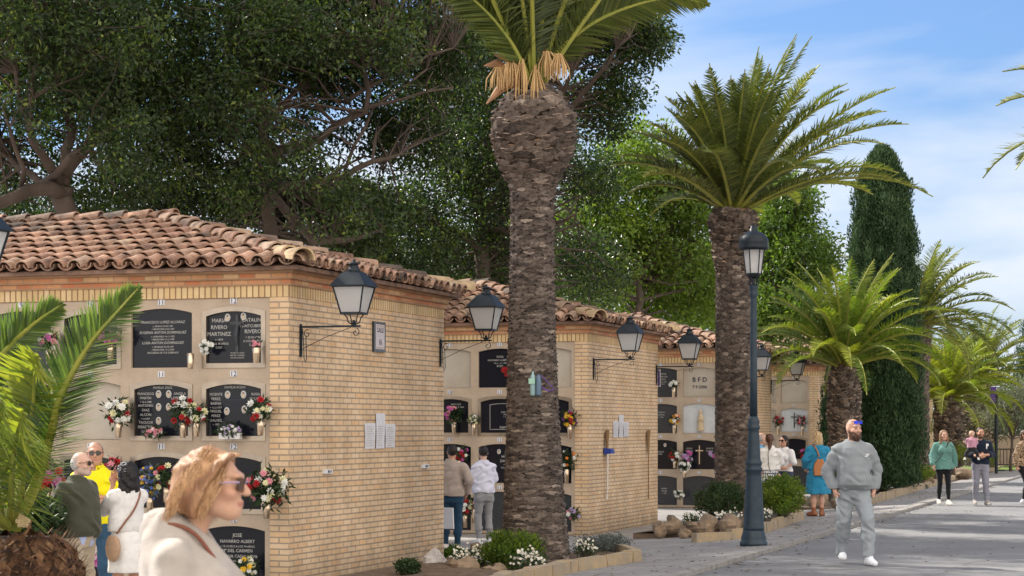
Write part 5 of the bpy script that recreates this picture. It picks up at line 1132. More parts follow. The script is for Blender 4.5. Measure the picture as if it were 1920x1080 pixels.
def vmat(name, rough=.55, sss=0, spec=.35, bump=0, bs=80, sheen=0, stretch=None, var=.12, vs_=25):
    m, nt, p = newmat(name); p.inputs['Roughness'].default_value = rough; p.inputs['Specular IOR Level'].default_value = spec
    if sss: p.inputs['Subsurface Weight'].default_value = sss; p.inputs['Subsurface Radius'].default_value = (.012, .005, .003); p.inputs['Subsurface Scale'].default_value = 1
    if sheen: p.inputs['Sheen Weight'].default_value = sheen
    a = N(nt, 'ShaderNodeAttribute'); a.attribute_name = 'col'; t = N(nt, 'ShaderNodeTexCoord'); src = t.outputs['Object']
    if stretch: mpn = N(nt, 'ShaderNodeMapping'); mpn.inputs['Scale'].default_value = stretch; nt.links.new(src, mpn.inputs[0]); src = mpn.outputs[0]
    n = N(nt, 'ShaderNodeTexNoise', Scale=vs_, Detail=5, Roughness=.6); nt.links.new(src, n.inputs[0]); mr = N(nt, 'ShaderNodeMapRange')
    mr.inputs[1].default_value = .3; mr.inputs[2].default_value = .7; mr.inputs[3].default_value = 1-var; mr.inputs[4].default_value = 1+var; nt.links.new(n.outputs[0], mr.inputs[0])
    mm = N(nt, 'ShaderNodeMixRGB', blend_type='MULTIPLY'); mm.inputs[0].default_value = 1; nt.links.new(a.outputs['Color'], mm.inputs[1]); nt.links.new(mr.outputs[0], mm.inputs[2]); nt.links.new(mm.outputs[0], p.inputs['Base Color'])
    if bump: nb = N(nt, 'ShaderNodeTexNoise', Scale=bs, Detail=4); nt.links.new(src, nb.inputs[0]); b = N(nt, 'ShaderNodeBump', Strength=bump, Distance=.004); nt.links.new(nb.outputs[0], b.inputs['Height']); nt.links.new(b.outputs[0], p.inputs['Normal'])
    return m
M['skin'] = vmat('skin', .5, .08, .4, .1, 150, var=.06); M['cloth'] = vmat('cloth', .9, 0, .15, .5, 160, sheen=.15, var=.07); M['hair'] = vmat('hair', .5, 0, .35, .9, 60, var=.35, vs_=40, stretch=(3, 3, .4)); M['leather'] = vmat('leather', .5, 0, .4, .3, 90)
M['lens'] = mat('dark lens', (.02, .015, .012), .08, spec=.8); M['lensblue'] = mat('blue mirror lens', (.02, .04, .55), .12, metal=.6)
def rotz(a): c, s_ = math.cos(a), math.sin(a); return np.array([[c, -s_, 0], [s_, c, 0], [0, 0, 1]])
def rotx(a): c, s_ = math.cos(a), math.sin(a); return np.array([[1, 0, 0], [0, c, -s_], [0, s_, c]])
def smoothstep(a, b, x): t = np.clip((x-a)/(b-a), 0, 1); return t*t*(3-2*t)
class Person:
    def __init__(s, label, loc, rz, H, skin=(.50, .27, .18), res=.009, bw=1.0, bd=1.0, female=False, head_yaw=0, head_pitch=0, headfwd=0, armL=None, armR=None, legs=None, seed=1, belly=0, group=None, cut_below=None, head_res=None):
        s.k = H/1.75; s.res = res/s.k; s.seed = seed; s.bw = bw; s.bd = bd; s.skin = np.array(skin); s.fem = female; s.belly = belly; s.cutz = cut_below
        s.root = empty('person', loc, label, 'person', group, rz); s.root.scale = (s.k,)*3
        sw = (.158 if female else .182)*(.68+.32*bw); s.sw = sw; s.hw = .085*(.6+.4*bw)
        D = dict(L=((.27*bw**.7, .03, 1.14), (.29*bw**.7, -.02, .89), (0, -.1, -1)), R=((-.27*bw**.7, .03, 1.14), (-.29*bw**.7, -.02, .89), (0, -.1, -1)))
        s.arm = {'L': armL or D['L'], 'R': armR or D['R']}
        s.leg = legs or {'L': ((.10, -.02, .50), (.10, .02, .085), 0.1), 'R': ((-.10, -.02, .50), (-.10, .02, .085), -.1)}
        s.hc = np.array([0, -.025-headfwd, 1.625]); s.hr = rotz(head_yaw) @ rotx(head_pitch); s.neck0 = np.array([0, .01-headfwd*.2, 1.45])
    def hp(s, p): return s.hc+s.hr @ np.array(p, float)
    def grid(s, lo, hi, res=None): return SD(lo, hi, res or s.res)
    def box(s):
        P_ = [np.array(a) for t in s.arm.values() for a in t[:2]]+[np.array(a) for t in s.leg.values() for a in t[:2]]
        A = np.array(P_); return (min(A[:, 0].min(), -.25)-.22, min(A[:, 1].min(), -.15)-.28, -.02), (max(A[:, 0].max(), .25)+.22, max(A[:, 1].max(), .12)+.2, 1.86)
    def torso(s, S, inf=0.0, k=.03, zlo=.86, zhi=1.5):
        b, d, f = s.bw, s.bd, s.fem; be = s.belly
        if f: tab = [(.78, .165*b, .115*d, .01), (.90, .175*b, .118*d, .015), (1.0, .16*b, .105*d, .005), (1.10, .132*b, .092*d, 0), (1.2, .138*b, .10*d, -.005), (1.30, .152*b, .118*d, -.018), (1.37, .14*b**.7, .10*d, -.005), (1.43, .10, .075*d, .01), (1.50, .055, .055, .012)]
        else: tab = [(.80, .155*b, .105*d, .01), (.92, .165*b, .115*d, .005-be*.3), (1.02, .16*b, .115*d+be*.5, -be*.6), (1.12, .158*b, .113*d+be*.5, -be*.6), (1.24, .172*b, .118*d+be*.15, -.005-be*.2), (1.34, .18*b, .118*d, 0), (1.40, .15*b**.7, .098*d, .005), (1.45, .10, .075*d, .012), (1.50, .06, .06, .012)]
        S.lathe([(z, x+inf, y+inf, c) for z, x, y, c in tab if z >= zlo-.06 and z <= zhi], k)
        i2 = inf*.6
        for sx in (-1, 1): S.cap((0, .012, 1.445), (sx*s.sw*.95, .012, 1.375), .042+i2, .044+i2, .045)
        if f: [S.ell((sx*.075, -.10*d, 1.265), (.062+inf, .055+inf, .062+inf), .04) for sx in (-1, 1)]
    def armsdf(s, S, side, inf=0.0, k=.03, upto=1.0, mul=1.0):
        sg = 1 if side == 'L' else -1; e, w, _ = s.arm[side]; sh = np.array([sg*s.sw, .012, 1.37]); e = np.array(e); w = np.array(w); g = (.80 if s.fem else 1)*(.6+.4*s.bw)*mul
        S.cap(sh, e, .052*g+inf, .040*g+inf, k); 
        if upto > .5: t = (upto-.5)*2; S.cap(e, e+(w-e)*t, .040*g+inf, (.040+(.026-.040)*t)*g+inf, .02)
    def legsdf(s, S, side, inf=0.0, k=.03, upto=1.0, taper=1.0):
        sg = 1 if side == 'L' else -1; kn, an, _ = s.leg[side]; hp_ = np.array([sg*s.hw, .01, .88]); kn = np.array(kn); an = np.array(an); g = (.5+.5*s.bw)
        S.cap(hp_, kn, .088*g+inf, .055*g+inf, k)
        S.cap(kn, kn+(an-kn)*.45+np.array([0, .015, 0]), .054*g+inf, .052*g+inf, .02); S.cap(kn+(an-kn)*.45+np.array([0, .015, 0]), an, .05*g+inf, .036*taper+inf, .03)
    def hand(s, S, side, curl=.6, spread=.25, res=1):
        _, w, dr = s.arm[side]; w = np.array(w, float); d = np.array(dr, float); d /= np.linalg.norm(d); sg = 1 if side == 'L' else -1
        ref = np.array([-sg, 0, 0.]) if len(s.arm[side]) < 4 else np.array(s.arm[side][3], float) if False else np.array([-sg, 0, 0.])
        if hasattr(s, 'palm') and side in s.palm: ref = np.array(s.palm[side], float)
        n = ref-d*(ref @ d); n /= np.linalg.norm(n); t = np.cross(n, d); t /= np.linalg.norm(t)
        if t[1] > 0 and not (hasattr(s, 'palm') and side in s.palm): t = -t     # thumb forward
        c = w+d*.05; S.cap(w-d*.01, w+d*.03, .023, .027, .02); S.cap(c-t*.022, c+t*.022, .019, .019, .02); S.cap(c+d*.03-t*.026, c+d*.03+t*.026, .015, .015, .02)
        for i, (o, L_) in enumerate(((.030, .068), (.010, .078), (-.010, .072), (-.029, .058))):
            p = c+d*.035+t*o; a = 0
            for j, f_ in enumerate((.42, .32, .26)):
                a += curl*(.55+.25*j); q = p+(d*math.cos(a)+n*math.sin(a)+t*o*spread*6)*L_*f_; S.cap(p, q, .0095-.001*j, .0088-.001*j, .006); p = q
        p = w+d*.02+t*.022; q = p+(d*.6+t*.75+n*.25)*.038; S.cap(p, q, .012, .011, .012); S.cap(q, q+(d*.85+t*.3+n*.4)*.032, .0105, .009, .006)
    def body(s, hands=('L', 'R'), legs=False, arms=True, curl=.6, feet=False, colfn=None, face=True, res=None, lips=(.42, .13, .11), beard=None, sleeves=0.0, brow=(.08, .05, .03)):
        lo, hi = s.box(); z0 = 0 if legs else .8
        if s.cutz: z0 = s.cutz
        S = SD((lo[0], lo[1], z0), hi, res or s.res)
        s.torso(S, -.012)
        for sd in 'LR':
            s.armsdf(S, sd, -.003)
            if sd in hands: s.hand(S, sd, curl)
            if legs: s.legsdf(S, sd, -.004); an = np.array(s.leg[sd][1]); S.cap(an, an+np.array([0, -.13, -.05]), .035, .022, .03)
        s.headsdf(S, face)
        V, Fq = S.mesh(1)
        C = np.tile(s.skin, (len(V), 1)); L_ = (V-s.hc) @ s.hr
        hd = L_[:, 2] > -.14
        def put(m, col, a=1.0): C[m] = C[m]*(1-a)+np.array(col)*a
        fr = L_[:, 1] < -.05
        if face:
            m = hd & fr & (np.abs(L_[:, 2]+.062) < .009) & (np.abs(L_[:, 0]) < .024); put(m, lips, .85)
            m = hd & fr & (np.abs(L_[:, 2]-.030+.12*np.abs(np.abs(L_[:, 0])-.032)) < .005) & (np.abs(np.abs(L_[:, 0])-.032) < .019); put(m, brow, .8)
            m = hd & fr & (np.abs(L_[:, 2]-.008) < .0065) & (np.abs(np.abs(L_[:, 0])-.031) < .012); put(m, (.10, .06, .05), .8)
            m = hd & (L_[:, 1] < -.03) & (L_[:, 2] < -.005) & (L_[:, 2] > -.05) & (np.abs(L_[:, 0]) > .022); put(m, s.skin*np.array([1.05, .88, .85]), .35)
        if beard is not None:
            m = hd & (L_[:, 2] < -.035) & (L_[:, 1] < .03) & (L_[:, 2] > -.135) & ~((np.abs(L_[:, 2]+.06) < .012) & (np.abs(L_[:, 0]) < .026)); put(m, beard[:3], beard[3])
        if colfn: colfn(V, L_, C, put)
        mk('body', V, Fq, M['skin'], s.root, smooth=True, vcol=C); return s
    def headsdf(s, S, face=True):
        h = s.hp; R_ = s.hr
        S.cap(s.neck0+np.array([0, .01, -.02]), h((0, .03, -.06)), .056 if not s.fem else .048, .052 if not s.fem else .045, .03)
        S.ell(h((0, .018, .022)), (.077, .098, .098), .02, rot=R_.T.T if False else R_)
        jw = .92 if s.fem else 1; S.ell(h((0, -.028, -.038)), (.060*jw, .066*jw, .072*jw), .03, rot=R_)
        S.ell(h((0, -.055, -.088)), (.032, .034, .026), .03, rot=R_)
        S.cap(h((.045, 0, -.07)), h((.018, -.055, -.093)), .022, .018, .03); S.cap(h((-.045, 0, -.07)), h((-.018, -.055, -.093)), .022, .018, .03)
        if not face: return
        S.ell(h((0, -.078, .032)), (.05, .022, .016), .02, rot=R_)
        for sx in (-1, 1):
            S.ell(h((sx*.031, -.098, .008)), (.018, .012, .011), .012, op='s', rot=R_); S.ell(h((sx*.031, -.079, .007)), (.0145, .0125, .0125), .004, rot=R_)
            S.ell(h((sx*.046, -.060, -.022)), (.022, .02, .018), .025, rot=R_)
            S.ell(h((sx*.079, .012, -.005)), (.010, .020, .032), .008, rot=R_)
        S.cap(h((0, -.088, .015)), h((0, -.112, -.024)), .009, .0135, .012); S.ell(h((.012, -.103, -.027)), (.009, .010, .008), .006, rot=R_); S.ell(h((-.012, -.103, -.027)), (.009, .010, .008), .006, rot=R_)
        S.ell(h((0, -.088, -.055)), (.022, .012, .007), .006, rot=R_); S.ell(h((0, -.086, -.068)), (.019, .012, .008), .006, rot=R_)
        S.cap(h((-.022, -.102, -.0615)), h((.022, -.102, -.0615)), .0035, .0035, .004, op='s')
    def garment(s, name, fn, lo, hi, col, mname='cloth', amp=.006, freq=22, colfn=None, smooth=1, res=None, zs=1.0, parent=None, sub=None):
        S = SD(lo, hi, res or s.res); fn(S)
        if amp: S.noise(amp, freq, s.seed+len(name), zs)
        V, Fq = S.mesh(smooth)
        if not len(V): print('EMPTY', name); return None
        C = np.tile(np.array(col, float), (len(V), 1))
        if colfn: colfn(V, C)
        return mk(name, V, Fq, M[mname], parent or s.root, smooth=True, vcol=C)
    def top(s, name, col, inf=.016, hem=.92, sleeve=1.0, neck=1.475, amp=.006, colfn=None, blouse=0, neckv=.0, slv=.0, flare=0.0):
        lo, hi = s.box()
        def fn(S):
            s.torso(S, inf, zlo=hem-.1, zhi=1.5)
            if flare: S.lathe([(hem, (.165+flare)*s.bw, (.12+flare*.6)*s.bd, 0), (1.15, .15*s.bw, .11*s.bd, 0), (1.3, .14*s.bw, .09*s.bd, 0)], .05)
            if blouse: S.lathe([(hem, .165*s.bw+blouse*.4, .12*s.bd+blouse*.4, -s.belly*.5), (hem+.05, .172*s.bw+blouse, .125*s.bd+blouse+s.belly*.5, -s.belly*.6), (hem+.14, .17*s.bw+blouse*.7, .12*s.bd+blouse*.7+s.belly*.5, -s.belly*.6), (1.25, .15, .10, 0)], .05)
            for sd in 'LR': s.armsdf(S, sd, inf*.9+slv, .035, upto=sleeve)
            S.cut((0, 0, hem), (0, 0, -1)); S.cut((0, -.06, neck-neckv), (0, -.35-neckv*4, 1))
            S.cap((0, -.02, neck+.01), (0, .0, neck+.12), .060, .07, .01, op='s')
        return s.garment(name, fn, (lo[0], lo[1], hem-.04), (hi[0], hi[1], 1.58), col, 'cloth', amp, 22, colfn)
    def pants(s, col, inf=.012, waist=1.0, ankle=.06, amp=.005, taper=1.0, name='trousers', upto=1, loose=0, colfn=None, freq=24):
        lo, hi = s.box()
        def fn(S):
            s.torso(S, inf-.004, zlo=.8, zhi=1.1)
            for sd in 'LR':
                s.legsdf(S, sd, inf+loose, .04, taper=taper)
            S.cut((0, 0, waist), (0, 0, 1)); S.cut((0, 0, ankle), (0, 0, -1))
        return s.garment(name, fn, (lo[0], lo[1], ankle-.04), (hi[0], hi[1], waist+.05), col, 'cloth', amp, freq, colfn)
    def shoes(s, col, sole=(.7, .7, .7), L=.27, hgt=.0, name='shoe', boot=0):
        for sd in 'LR':
            kn, an, yaw = s.leg[sd]; an = np.array(an); c, q = math.cos(yaw), math.sin(yaw); f = np.array([q, -c, 0]); toe = an+f*(L*.62); pitch = s.leg[sd][3] if len(s.leg[sd]) > 3 else 0
            zb = an[2]-.085
            def fn(S):
                hl = an-f*.05; S.cap((hl[0], hl[1], zb+.045), (toe[0], toe[1], zb+.036-pitch*.0), .043, .036, .03); S.cap((an[0], an[1], zb+.05), (an[0], an[1], zb+.10+boot), .042, .046 if not boot else .05, .03); S.cap((an[0], an[1], zb+.08), tuple((an+f*.10)*np.array([1, 1, 0])+np.array([0, 0, zb+.055])), .04, .036, .03)
                S.cut((0, 0, zb+.002), (0, 0, -1)); 
                if pitch: pass
            def cf(V, C): C[V[:, 2] < zb+.022] = sole
            m = .1; lo = np.minimum(an, toe)-.13; hi_ = np.maximum(an, toe)+.12; o = s.garment(name, fn, (lo[0], lo[1], zb-.03), (hi_[0], hi_[1], zb+.2+boot), col, 'cloth' if not boot else 'leather', 0, 1, cf, res=min(s.res, .008))
    def hair(s, col, fn, lo=(-.16, -.18, -.25), hi=(.16, .20, .16), amp=.004, name='hair', freq=60, colfn=None, res=None):
        """fn(S,h): works in head space"""
        S = SD(lo, hi, res or s.res*.8); fn(S)
        if amp: S.noise(amp, freq, s.seed+3, .35)
        V, Fq = S.mesh(1)
        if not len(V): print('EMPTY hair'); return
        C = np.tile(np.array(col, float), (len(V), 1))
        if colfn: colfn(V, C)
        V = V @ s.hr.T+s.hc; return mk(name, V, Fq, M['hair'], s.root, smooth=True, vcol=C)
    def glasses(s, lens='lens', up=0, frame='iron', tilt=0, big=1.0):
        b = MB(); 
        def hq(p): return tuple(s.hp(p))
        for sx in (-1, 1):
            n = 12; b.mm = 0; ctr = (sx*.032, -.108+.006, .006+up); vs = []
            for yy in (-.003, .003):
                for k in range(n): a = 2*math.pi*k/n; x = math.cos(a); z = math.sin(a); x = abs(x)**.7*(1 if x > 0 else -1); z = abs(z)**.7*(1 if z > 0 else -1); vs.append(hq((ctr[0]+x*.027*big, ctr[1]+yy+abs(ctr[0]+x*.027)*.22+tilt*z, ctr[2]+z*.020*big)))
            b.add(vs, [list(range(n)), list(range(n, 2*n))[::-1]]+[[k, (k+1) % n, n+(k+1) % n, n+k] for k in range(n)])
            b.mm = 1; b.tube([hq((sx*.058*big, -.096, .014+up)), hq((sx*.078, -.05, .014+up)), hq((sx*.083, .02, .006+up))], .0035, 6)
        b.mm = 1; b.tube([hq((-.006, -.108, .012+up)), hq((.006, -.108, .012+up))], .003, 6)
        return b.build('sunglasses', [M[lens], M[frame]], s.root)
    def strap(s, pts, w=.016, col='leather', c=(.25, .10, .04), name='bag_strap', t=.004):
        b = MB(); P_ = [Vector(p) for p in pts]; Q = []
        for i in range(len(P_)-1):
            for j in range(6): 
                u_ = j/6; a, b_, c_, d_ = P_[max(i-1, 0)], P_[i], P_[i+1], P_[min(i+2, len(P_)-1)]
                Q.append(.5*((2*b_)+(c_-a)*u_+(2*a-5*b_+4*c_-d_)*u_*u_+(3*b_-a-3*c_+d_)*u_**3))
        Q.append(P_[-1]); b.tube(Q, w*.5, 6); o = b.build(name, M['leather'], s.root, smooth=True); v = len(o.data.vertices)
        a = o.data.attributes.new('col', 'FLOAT_COLOR', 'POINT'); a.data.foreach_set('color', np.tile(np.array([*c, 1], np.float32), v)); return o
    def skirt(s, col, tab, name='skirt', amp=.005, fold=(.06, 9, 0), colfn=None):
        m = max(max(t[1], t[2]) for t in tab)+.08
        return s.garment(name, lambda S: S.lathe(tab, .02, fold), (-m, -m, tab[0][0]-.04), (m, m, tab[-1][0]+.04), col, 'cloth', amp, 22, colfn)
def where(u, d, z=None):
    p = at(u, 800, d); return (p.x, p.y, gz(p.x) if z is None else z)
def face_dir(img_ang):
    """heading: 0 = facing the camera's backward direction (towards viewer), +90 = facing image right"""
    return YAW+R(img_ang)
SK1 = (.58, .34, .25); SK2 = (.50, .27, .18); SK3 = (.60, .37, .28)
# ---- 1 bearded man walking on the road
p = Person('bearded bald man walking on the road, grey sweatshirt and joggers, hands in pockets', where(1600, 26.6, 0), face_dir(4), 1.83, SK1, res=.008, bw=1.05, bd=1.2, belly=.06, head_yaw=R(22), seed=11,
    armL=((.305, .07, 1.11), (.235, -.05, .88), (-.25, -.3, -1)), armR=((-.305, .07, 1.11), (-.235, -.05, .88), (.25, -.3, -1)),
    legs={'L': ((.115, -.24, .53), (.12, -.30, .085), .15), 'R': ((-.125, -.03, .50), (-.11, .12, .13), -.1)})
p.body(colfn=lambda V, L_, C, put: (put((L_[:, 2] > .06) & (L_[:, 1] > -.045) & (L_[:, 2] < .2), (.34, .20, .14), .35)), beard=(.10, .05, .03, .8))
def bf(S):
    S.ell((0, -.052, -.093), (.052, .052, .052), .02); S.ell((0, -.078, -.075), (.036, .026, .03), .02); S.cap((.064, -.005, -.035), (.036, -.06, -.085), .016, .024, .02); S.cap((-.064, -.005, -.035), (-.036, -.06, -.085), .016, .024, .02)
    S.ell((0, -.105, -.062), (.020, .016, .006), .006, op='s')
p.hair((.075, .035, .022), bf, amp=.003, name='beard')
p.glasses('lensblue', up=.075, big=1.0, tilt=.004)
gcol = (.235, .255, .275)
def cuffs(V, C):
    C[(V[:, 2] < .955)] = np.array(gcol)*.9
p.top('sweatshirt', gcol, inf=.024, hem=.905, sleeve=.97, neck=1.49, amp=.007, blouse=.03, colfn=cuffs, slv=.010)
p.pants((.27, .30, .325), inf=.018, waist=.98, ankle=.115, amp=.009, taper=1.1, name='joggers', loose=.008)
p.shoes((.78, .80, .84), (.75, .76, .78), .29)
def patch(pr, pts, z0, y0, m, name, parent=None):
    pass
b = MB(); 
for cx, cz, yy, s_ in ((.115, 1.315, -.205, 1.0),):
    # swoosh-like white mark with small lettering shape, embroidered on the chest
    n = 14; up_ = []; dn = []
    for i in range(n+1):
        t = i/n; x = -.028+.066*t; up_.append((cx+x*s_, yy+abs(x)*.05, cz-.012+.030*t**1.6)); dn.append((cx+x*s_, yy+abs(x)*.05, cz-.012+.030*t**1.6-.013*math.sin(math.pi*min(1, t*1.02))**.8-.001))
    b.add(up_+dn, [[i, i+1, n+2+i, n+1+i] for i in range(n)])
    b.box((cx-.016, yy-.001, cz+.006), (cx+.020, yy+.002, cz+.016))
b.build('chest_emblem', M['white'], p.root)
b = MB(); b.add([(.135+x, -.155, .80+z) for x, z in ((-.02, 0), (.0, -.006), (.03, .012), (.0, .0))], [[0, 1, 2, 3]]); b.box((.12, -.157, .806), (.145, -.153, .814)); b.build('thigh_emblem', M['white'], p.root)
# ---- 2 woman in the foreground
fw = at(351, 800, 6.9)
p = Person('blonde woman in sunglasses and a beige shirt passing close to the camera', (fw.x, fw.y, 0), face_dir(84), 1.655, (.60, .35, .235), res=.0062, female=True, bw=1.12, bd=1.15, headfwd=.075, head_yaw=R(2), seed=5, cut_below=.95,
    armL=((.235, .05, 1.15), (.25, -.10, .93), (0, -.3, -1)), armR=((-.235, .05, 1.15), (-.25, -.10, .93), (0, -.3, -1)))
p.body(hands=('L', 'R'), lips=(.42, .17, .14), brow=(.36, .20, .11), colfn=lambda V, L_, C, put: put((L_[:, 2] > -.05) & (L_[:, 2] < 0) & (L_[:, 1] < -.02) & (np.abs(L_[:, 0]) > .03), (.58, .30, .21), .15))
def fh(S):
    S.ell((0, .026, .035), (.096, .112, .098), .02); S.ell((0, .055, -.03), (.105, .10, .105), .04); S.ell((0, .06, -.055), (.10, .082, .068), .04)
    for sx in (-1, 1): S.cap((sx*.075, -.035, .065), (sx*.094, .03, -.09), .026, .036, .03); S.cap((sx*.06, -.065, .085), (sx*.088, -.01, .0), .028, .026, .03)
    S.cap((0, .10, -.055), (0, .16, -.055), .045, .012, .04); S.cap((.05, .10, -.06), (.055, .145, -.062), .038, .012, .03); S.cap((-.05, .10, -.06), (-.055, .15, -.058), .038, .012, .03)
    S.cap((.04, -.05, .085), (-.04, -.052, .085), .024, .022, .03)
    y_ = S.ax[1][None, :, None]; z_ = S.ax[2][None, None, :]; S.f = np.maximum(S.f, ((np.interp(z_, [-.25, -.08, -.02, .047, .095, .125, .15], [.07, .045, .018, -.024, -.062, -.115, -.13])-y_)*.8).astype(np.float32)+0*S.f)
    S.cut((0, 0, -.118), (0, .25, -1)); S.wave(.0024, lambda x, y, z: np.sin(75*(y*.75-z*.35)+7*np.sin(13*z+5*x)+9*x)+.8*np.sin(150*(y*.8-z*.3)+6*np.sin(20*z+9*y)+14*x)+.8*np.sin(34*(z*.9+y*.7)+12*x))
def fhc(V, C):
    t = .5+.28*np.sin(75*(V[:, 1]*.75-V[:, 2]*.35)+7*np.sin(13*V[:, 2]+5*V[:, 0])+9*V[:, 0])+.22*np.sin(34*(V[:, 2]*.9+V[:, 1]*.7)+12*V[:, 0]); C[:] = np.array((.19, .08, .033))*(1-t[:, None])+np.array((.54, .31, .16))*t[:, None]
p.hair((.50, .32, .15), fh, amp=.0035, freq=70, lo=(-.17, -.16, -.22), hi=(.17, .24, .18), colfn=fhc, res=.0045)
# fine loose strands
rs = np.random.RandomState(2); b = MB()
for i in range(620):
    sx = rs.choice([-1, 1]); a0 = rs.uniform(-.06, .09); z0_ = .13-abs(a0-.02)*.7+rs.uniform(-.02, .012); pts = []
    x = sx*rs.uniform(.0, .06)
    for k in range(7):
        t = k/6; zz_ = z0_-.19*t**1.2+rs.normal()*.003; yy_ = a0*.9+.055*t+.025*t*t; xx_ = x+(sx*.098-x)*min(1, t*1.8+.1)
        pts.append(tuple(p.hp((xx_*(1 if t < .6 else 1.02)+rs.normal()*.002, yy_+.01*math.sin(t*7+i), zz_))))
    b.tube(pts, [.0014, .002, .002, .002, .0016, .0012, .0006], 4, cap=False)
o = b.build('loose_hair', M['hair'], p.root, smooth=True); a = o.data.attributes.new('col', 'FLOAT_COLOR', 'POINT'); nv = len(o.data.vertices); a.data.foreach_set('color', np.tile(np.array([.52, .31, .16, 1], np.float32), nv))
M['lensbrown'] = mat('brown lens', (.06, .028, .02), .08, spec=.8); M['lilac'] = mat('lilac frame', (.42, .30, .45), .3)
p.glasses('lensbrown', frame='lilac', big=1.12)
def shirtfn(S):
    p.torso(S, .020, zlo=.8); 
    for sd in 'LR': p.armsdf(S, sd, .022, .05, upto=.85)
    S.cap((.02, .055, 1.475), (-.02, .055, 1.475), .085, .085, .05); S.ell((0, .08, 1.38), (.15, .07, .12), .06)
    S.cap((0, -.11, 1.52), (0, -.05, 1.60), .075, .10, .02, op='s')
p.garment('shirt', shirtfn, (-.42, -.36, .9), (.42, .26, 1.6), (.46, .41, .36), amp=.008, freq=30, res=.006)
def collar(S):
    S.cap((.0, .065, 1.50), (0, .045, 1.545), .088, .072, .01); S.cap((0, .02, 1.44), (0, .0, 1.64), .072, .068, .01, op='s'); S.cut((0, -.065, 1.50), (0, -1, 0)); S.cut((0, .05, 1.552), (0, .25, 1))
p.garment('collar', collar, (-.15, -.15, 1.42), (.15, .2, 1.62), (.49, .44, .38), amp=.002, freq=30, res=.005)
p.strap([(.06, .17, 1.28), (-.03, .155, 1.39), (-.085, .10, 1.475), (-.10, .03, 1.497), (-.095, -.05, 1.465), (-.07, -.12, 1.37)], .014, c=(.22, .07, .04))
# ---- 3-5 the trio by the nearest niches
p = Person('man in an olive jacket and beige trousers, hands clasped behind his back', where(146, 20.0), face_dir(66), 1.655, SK3, res=.008, bw=1.18, bd=1.25, belly=.05, headfwd=.03, head_yaw=R(8), seed=21,
    armL=((.27, .14, 1.14), (.08, .24, .96), (-.7, .2, -.3)), armR=((-.27, .14, 1.14), (-.06, .25, .93), (.7, .1, -.3)))
p.body(beard=(.45, .38, .34, .5), colfn=lambda V, L_, C, put: put((L_[:, 2] > -.04) & (L_[:, 2] < .10) & (L_[:, 1] > .02), (.42, .38, .35), .6))
p.hair((.45, .42, .40), lambda S: (S.ell((0, .035, .005), (.080, .095, .085), .01), S.ell((0, -.01, .085), (.09, .09, .045), .03, op='s'), S.ell((0, -.09, 0), (.1, .09, .2), .01, op='s')), amp=.003)
M['tort'] = mat('brown frame', (.18, .07, .02), .3); p.glasses('lens', frame='tort')
p.top('jacket', (.060, .062, .042), inf=.030, hem=.90, sleeve=.97, neck=1.50, amp=.009, blouse=.02, slv=.012)
p.garment('shirt_tail', lambda S: (p.torso(S, .016, zlo=.8, zhi=1.1), S.cut((0, 0, .94), (0, 0, 1)), S.cut((0, 0, .83), (.0, .5, -1))), (-.3, -.3, .76), (.3, .3, 1.0), (.42, .48, .72), amp=.003)
p.pants((.42, .35, .26), inf=.02, waist=.93, amp=.008, loose=.012); p.shoes((.15, .10, .07))
p = Person('man with folded arms in a bright yellow polo and sunglasses', where(180, 21.1), face_dir(-8), 1.745, SK2, res=.008, bw=1.02, belly=.01, head_yaw=R(18), seed=22,
    armL=((.265, -.03, 1.17), (-.05, -.235, 1.20), (-1, .1, .1)), armR=((-.265, -.03, 1.17), (.06, -.21, 1.13), (1, .1, .1)))
p.palm = {'L': (0, .9, -.2), 'R': (0, .9, .2)}
p.body(colfn=lambda V, L_, C, put: put((L_[:, 2] > .03) & (L_[:, 1] > -.03), (.20, .18, .17), .6))
p.hair((.12, .11, .11), lambda S: (S.ell((0, .03, .02), (.081, .097, .094), .01), S.ell((0, -.10, .03), (.075, .10, .11), .02, op='s'), S.cut((0, .02, -.06), (0, .2, -1))), amp=.002)
p.glasses('lens', big=1.05)
p.top('polo_shirt', (.78, .70, .012), inf=.018, hem=.93, sleeve=.40, neck=1.485, amp=.007, slv=.018, neckv=.01)
p.garment('collar', lambda S: (S.cap((0, .01, 1.475), (0, -.005, 1.515), .085, .072, .01), S.cap((0, .0, 1.44), (0, -.01, 1.6), .066, .062, .01, op='s'), S.cut((0, 0, 1.52), (0, -.2, 1)), S.ell((0, -.1, 1.50), (.022, .05, .06), .01, op='s')), (-.13, -.13, 1.42), (.13, .13, 1.58), (.80, .72, .015), amp=.001, res=.006)
p.pants((.035, .085, .15), waist=.97, amp=.006); p.shoes((.12, .12, .14))
o = MB(); o.lathe([(.034, -.014), (.036, 0), (.034, .014)], (0, 0, 0), 12); w_ = o.build('wristwatch', M['blue'], p.root); w_.location = (.02, -.205, 1.145); w_.rotation_euler = (0, R(88), 0)
p = Person('dark haired woman in a short white dress, hands raised to her face', where(238, 20.2), face_dir(222), 1.56, SK2, res=.008, female=True, bw=1.16, bd=1.15, head_yaw=R(6), seed=23,
    armL=((.17, -.20, 1.22), (.055, -.19, 1.50), (-.05, .05, 1)), armR=((-.17, -.20, 1.22), (-.055, -.19, 1.50), (.05, .05, 1)))
p.palm = {'L': (0, 1, 0), 'R': (0, 1, 0)}
p.body(legs=True, curl=.15)
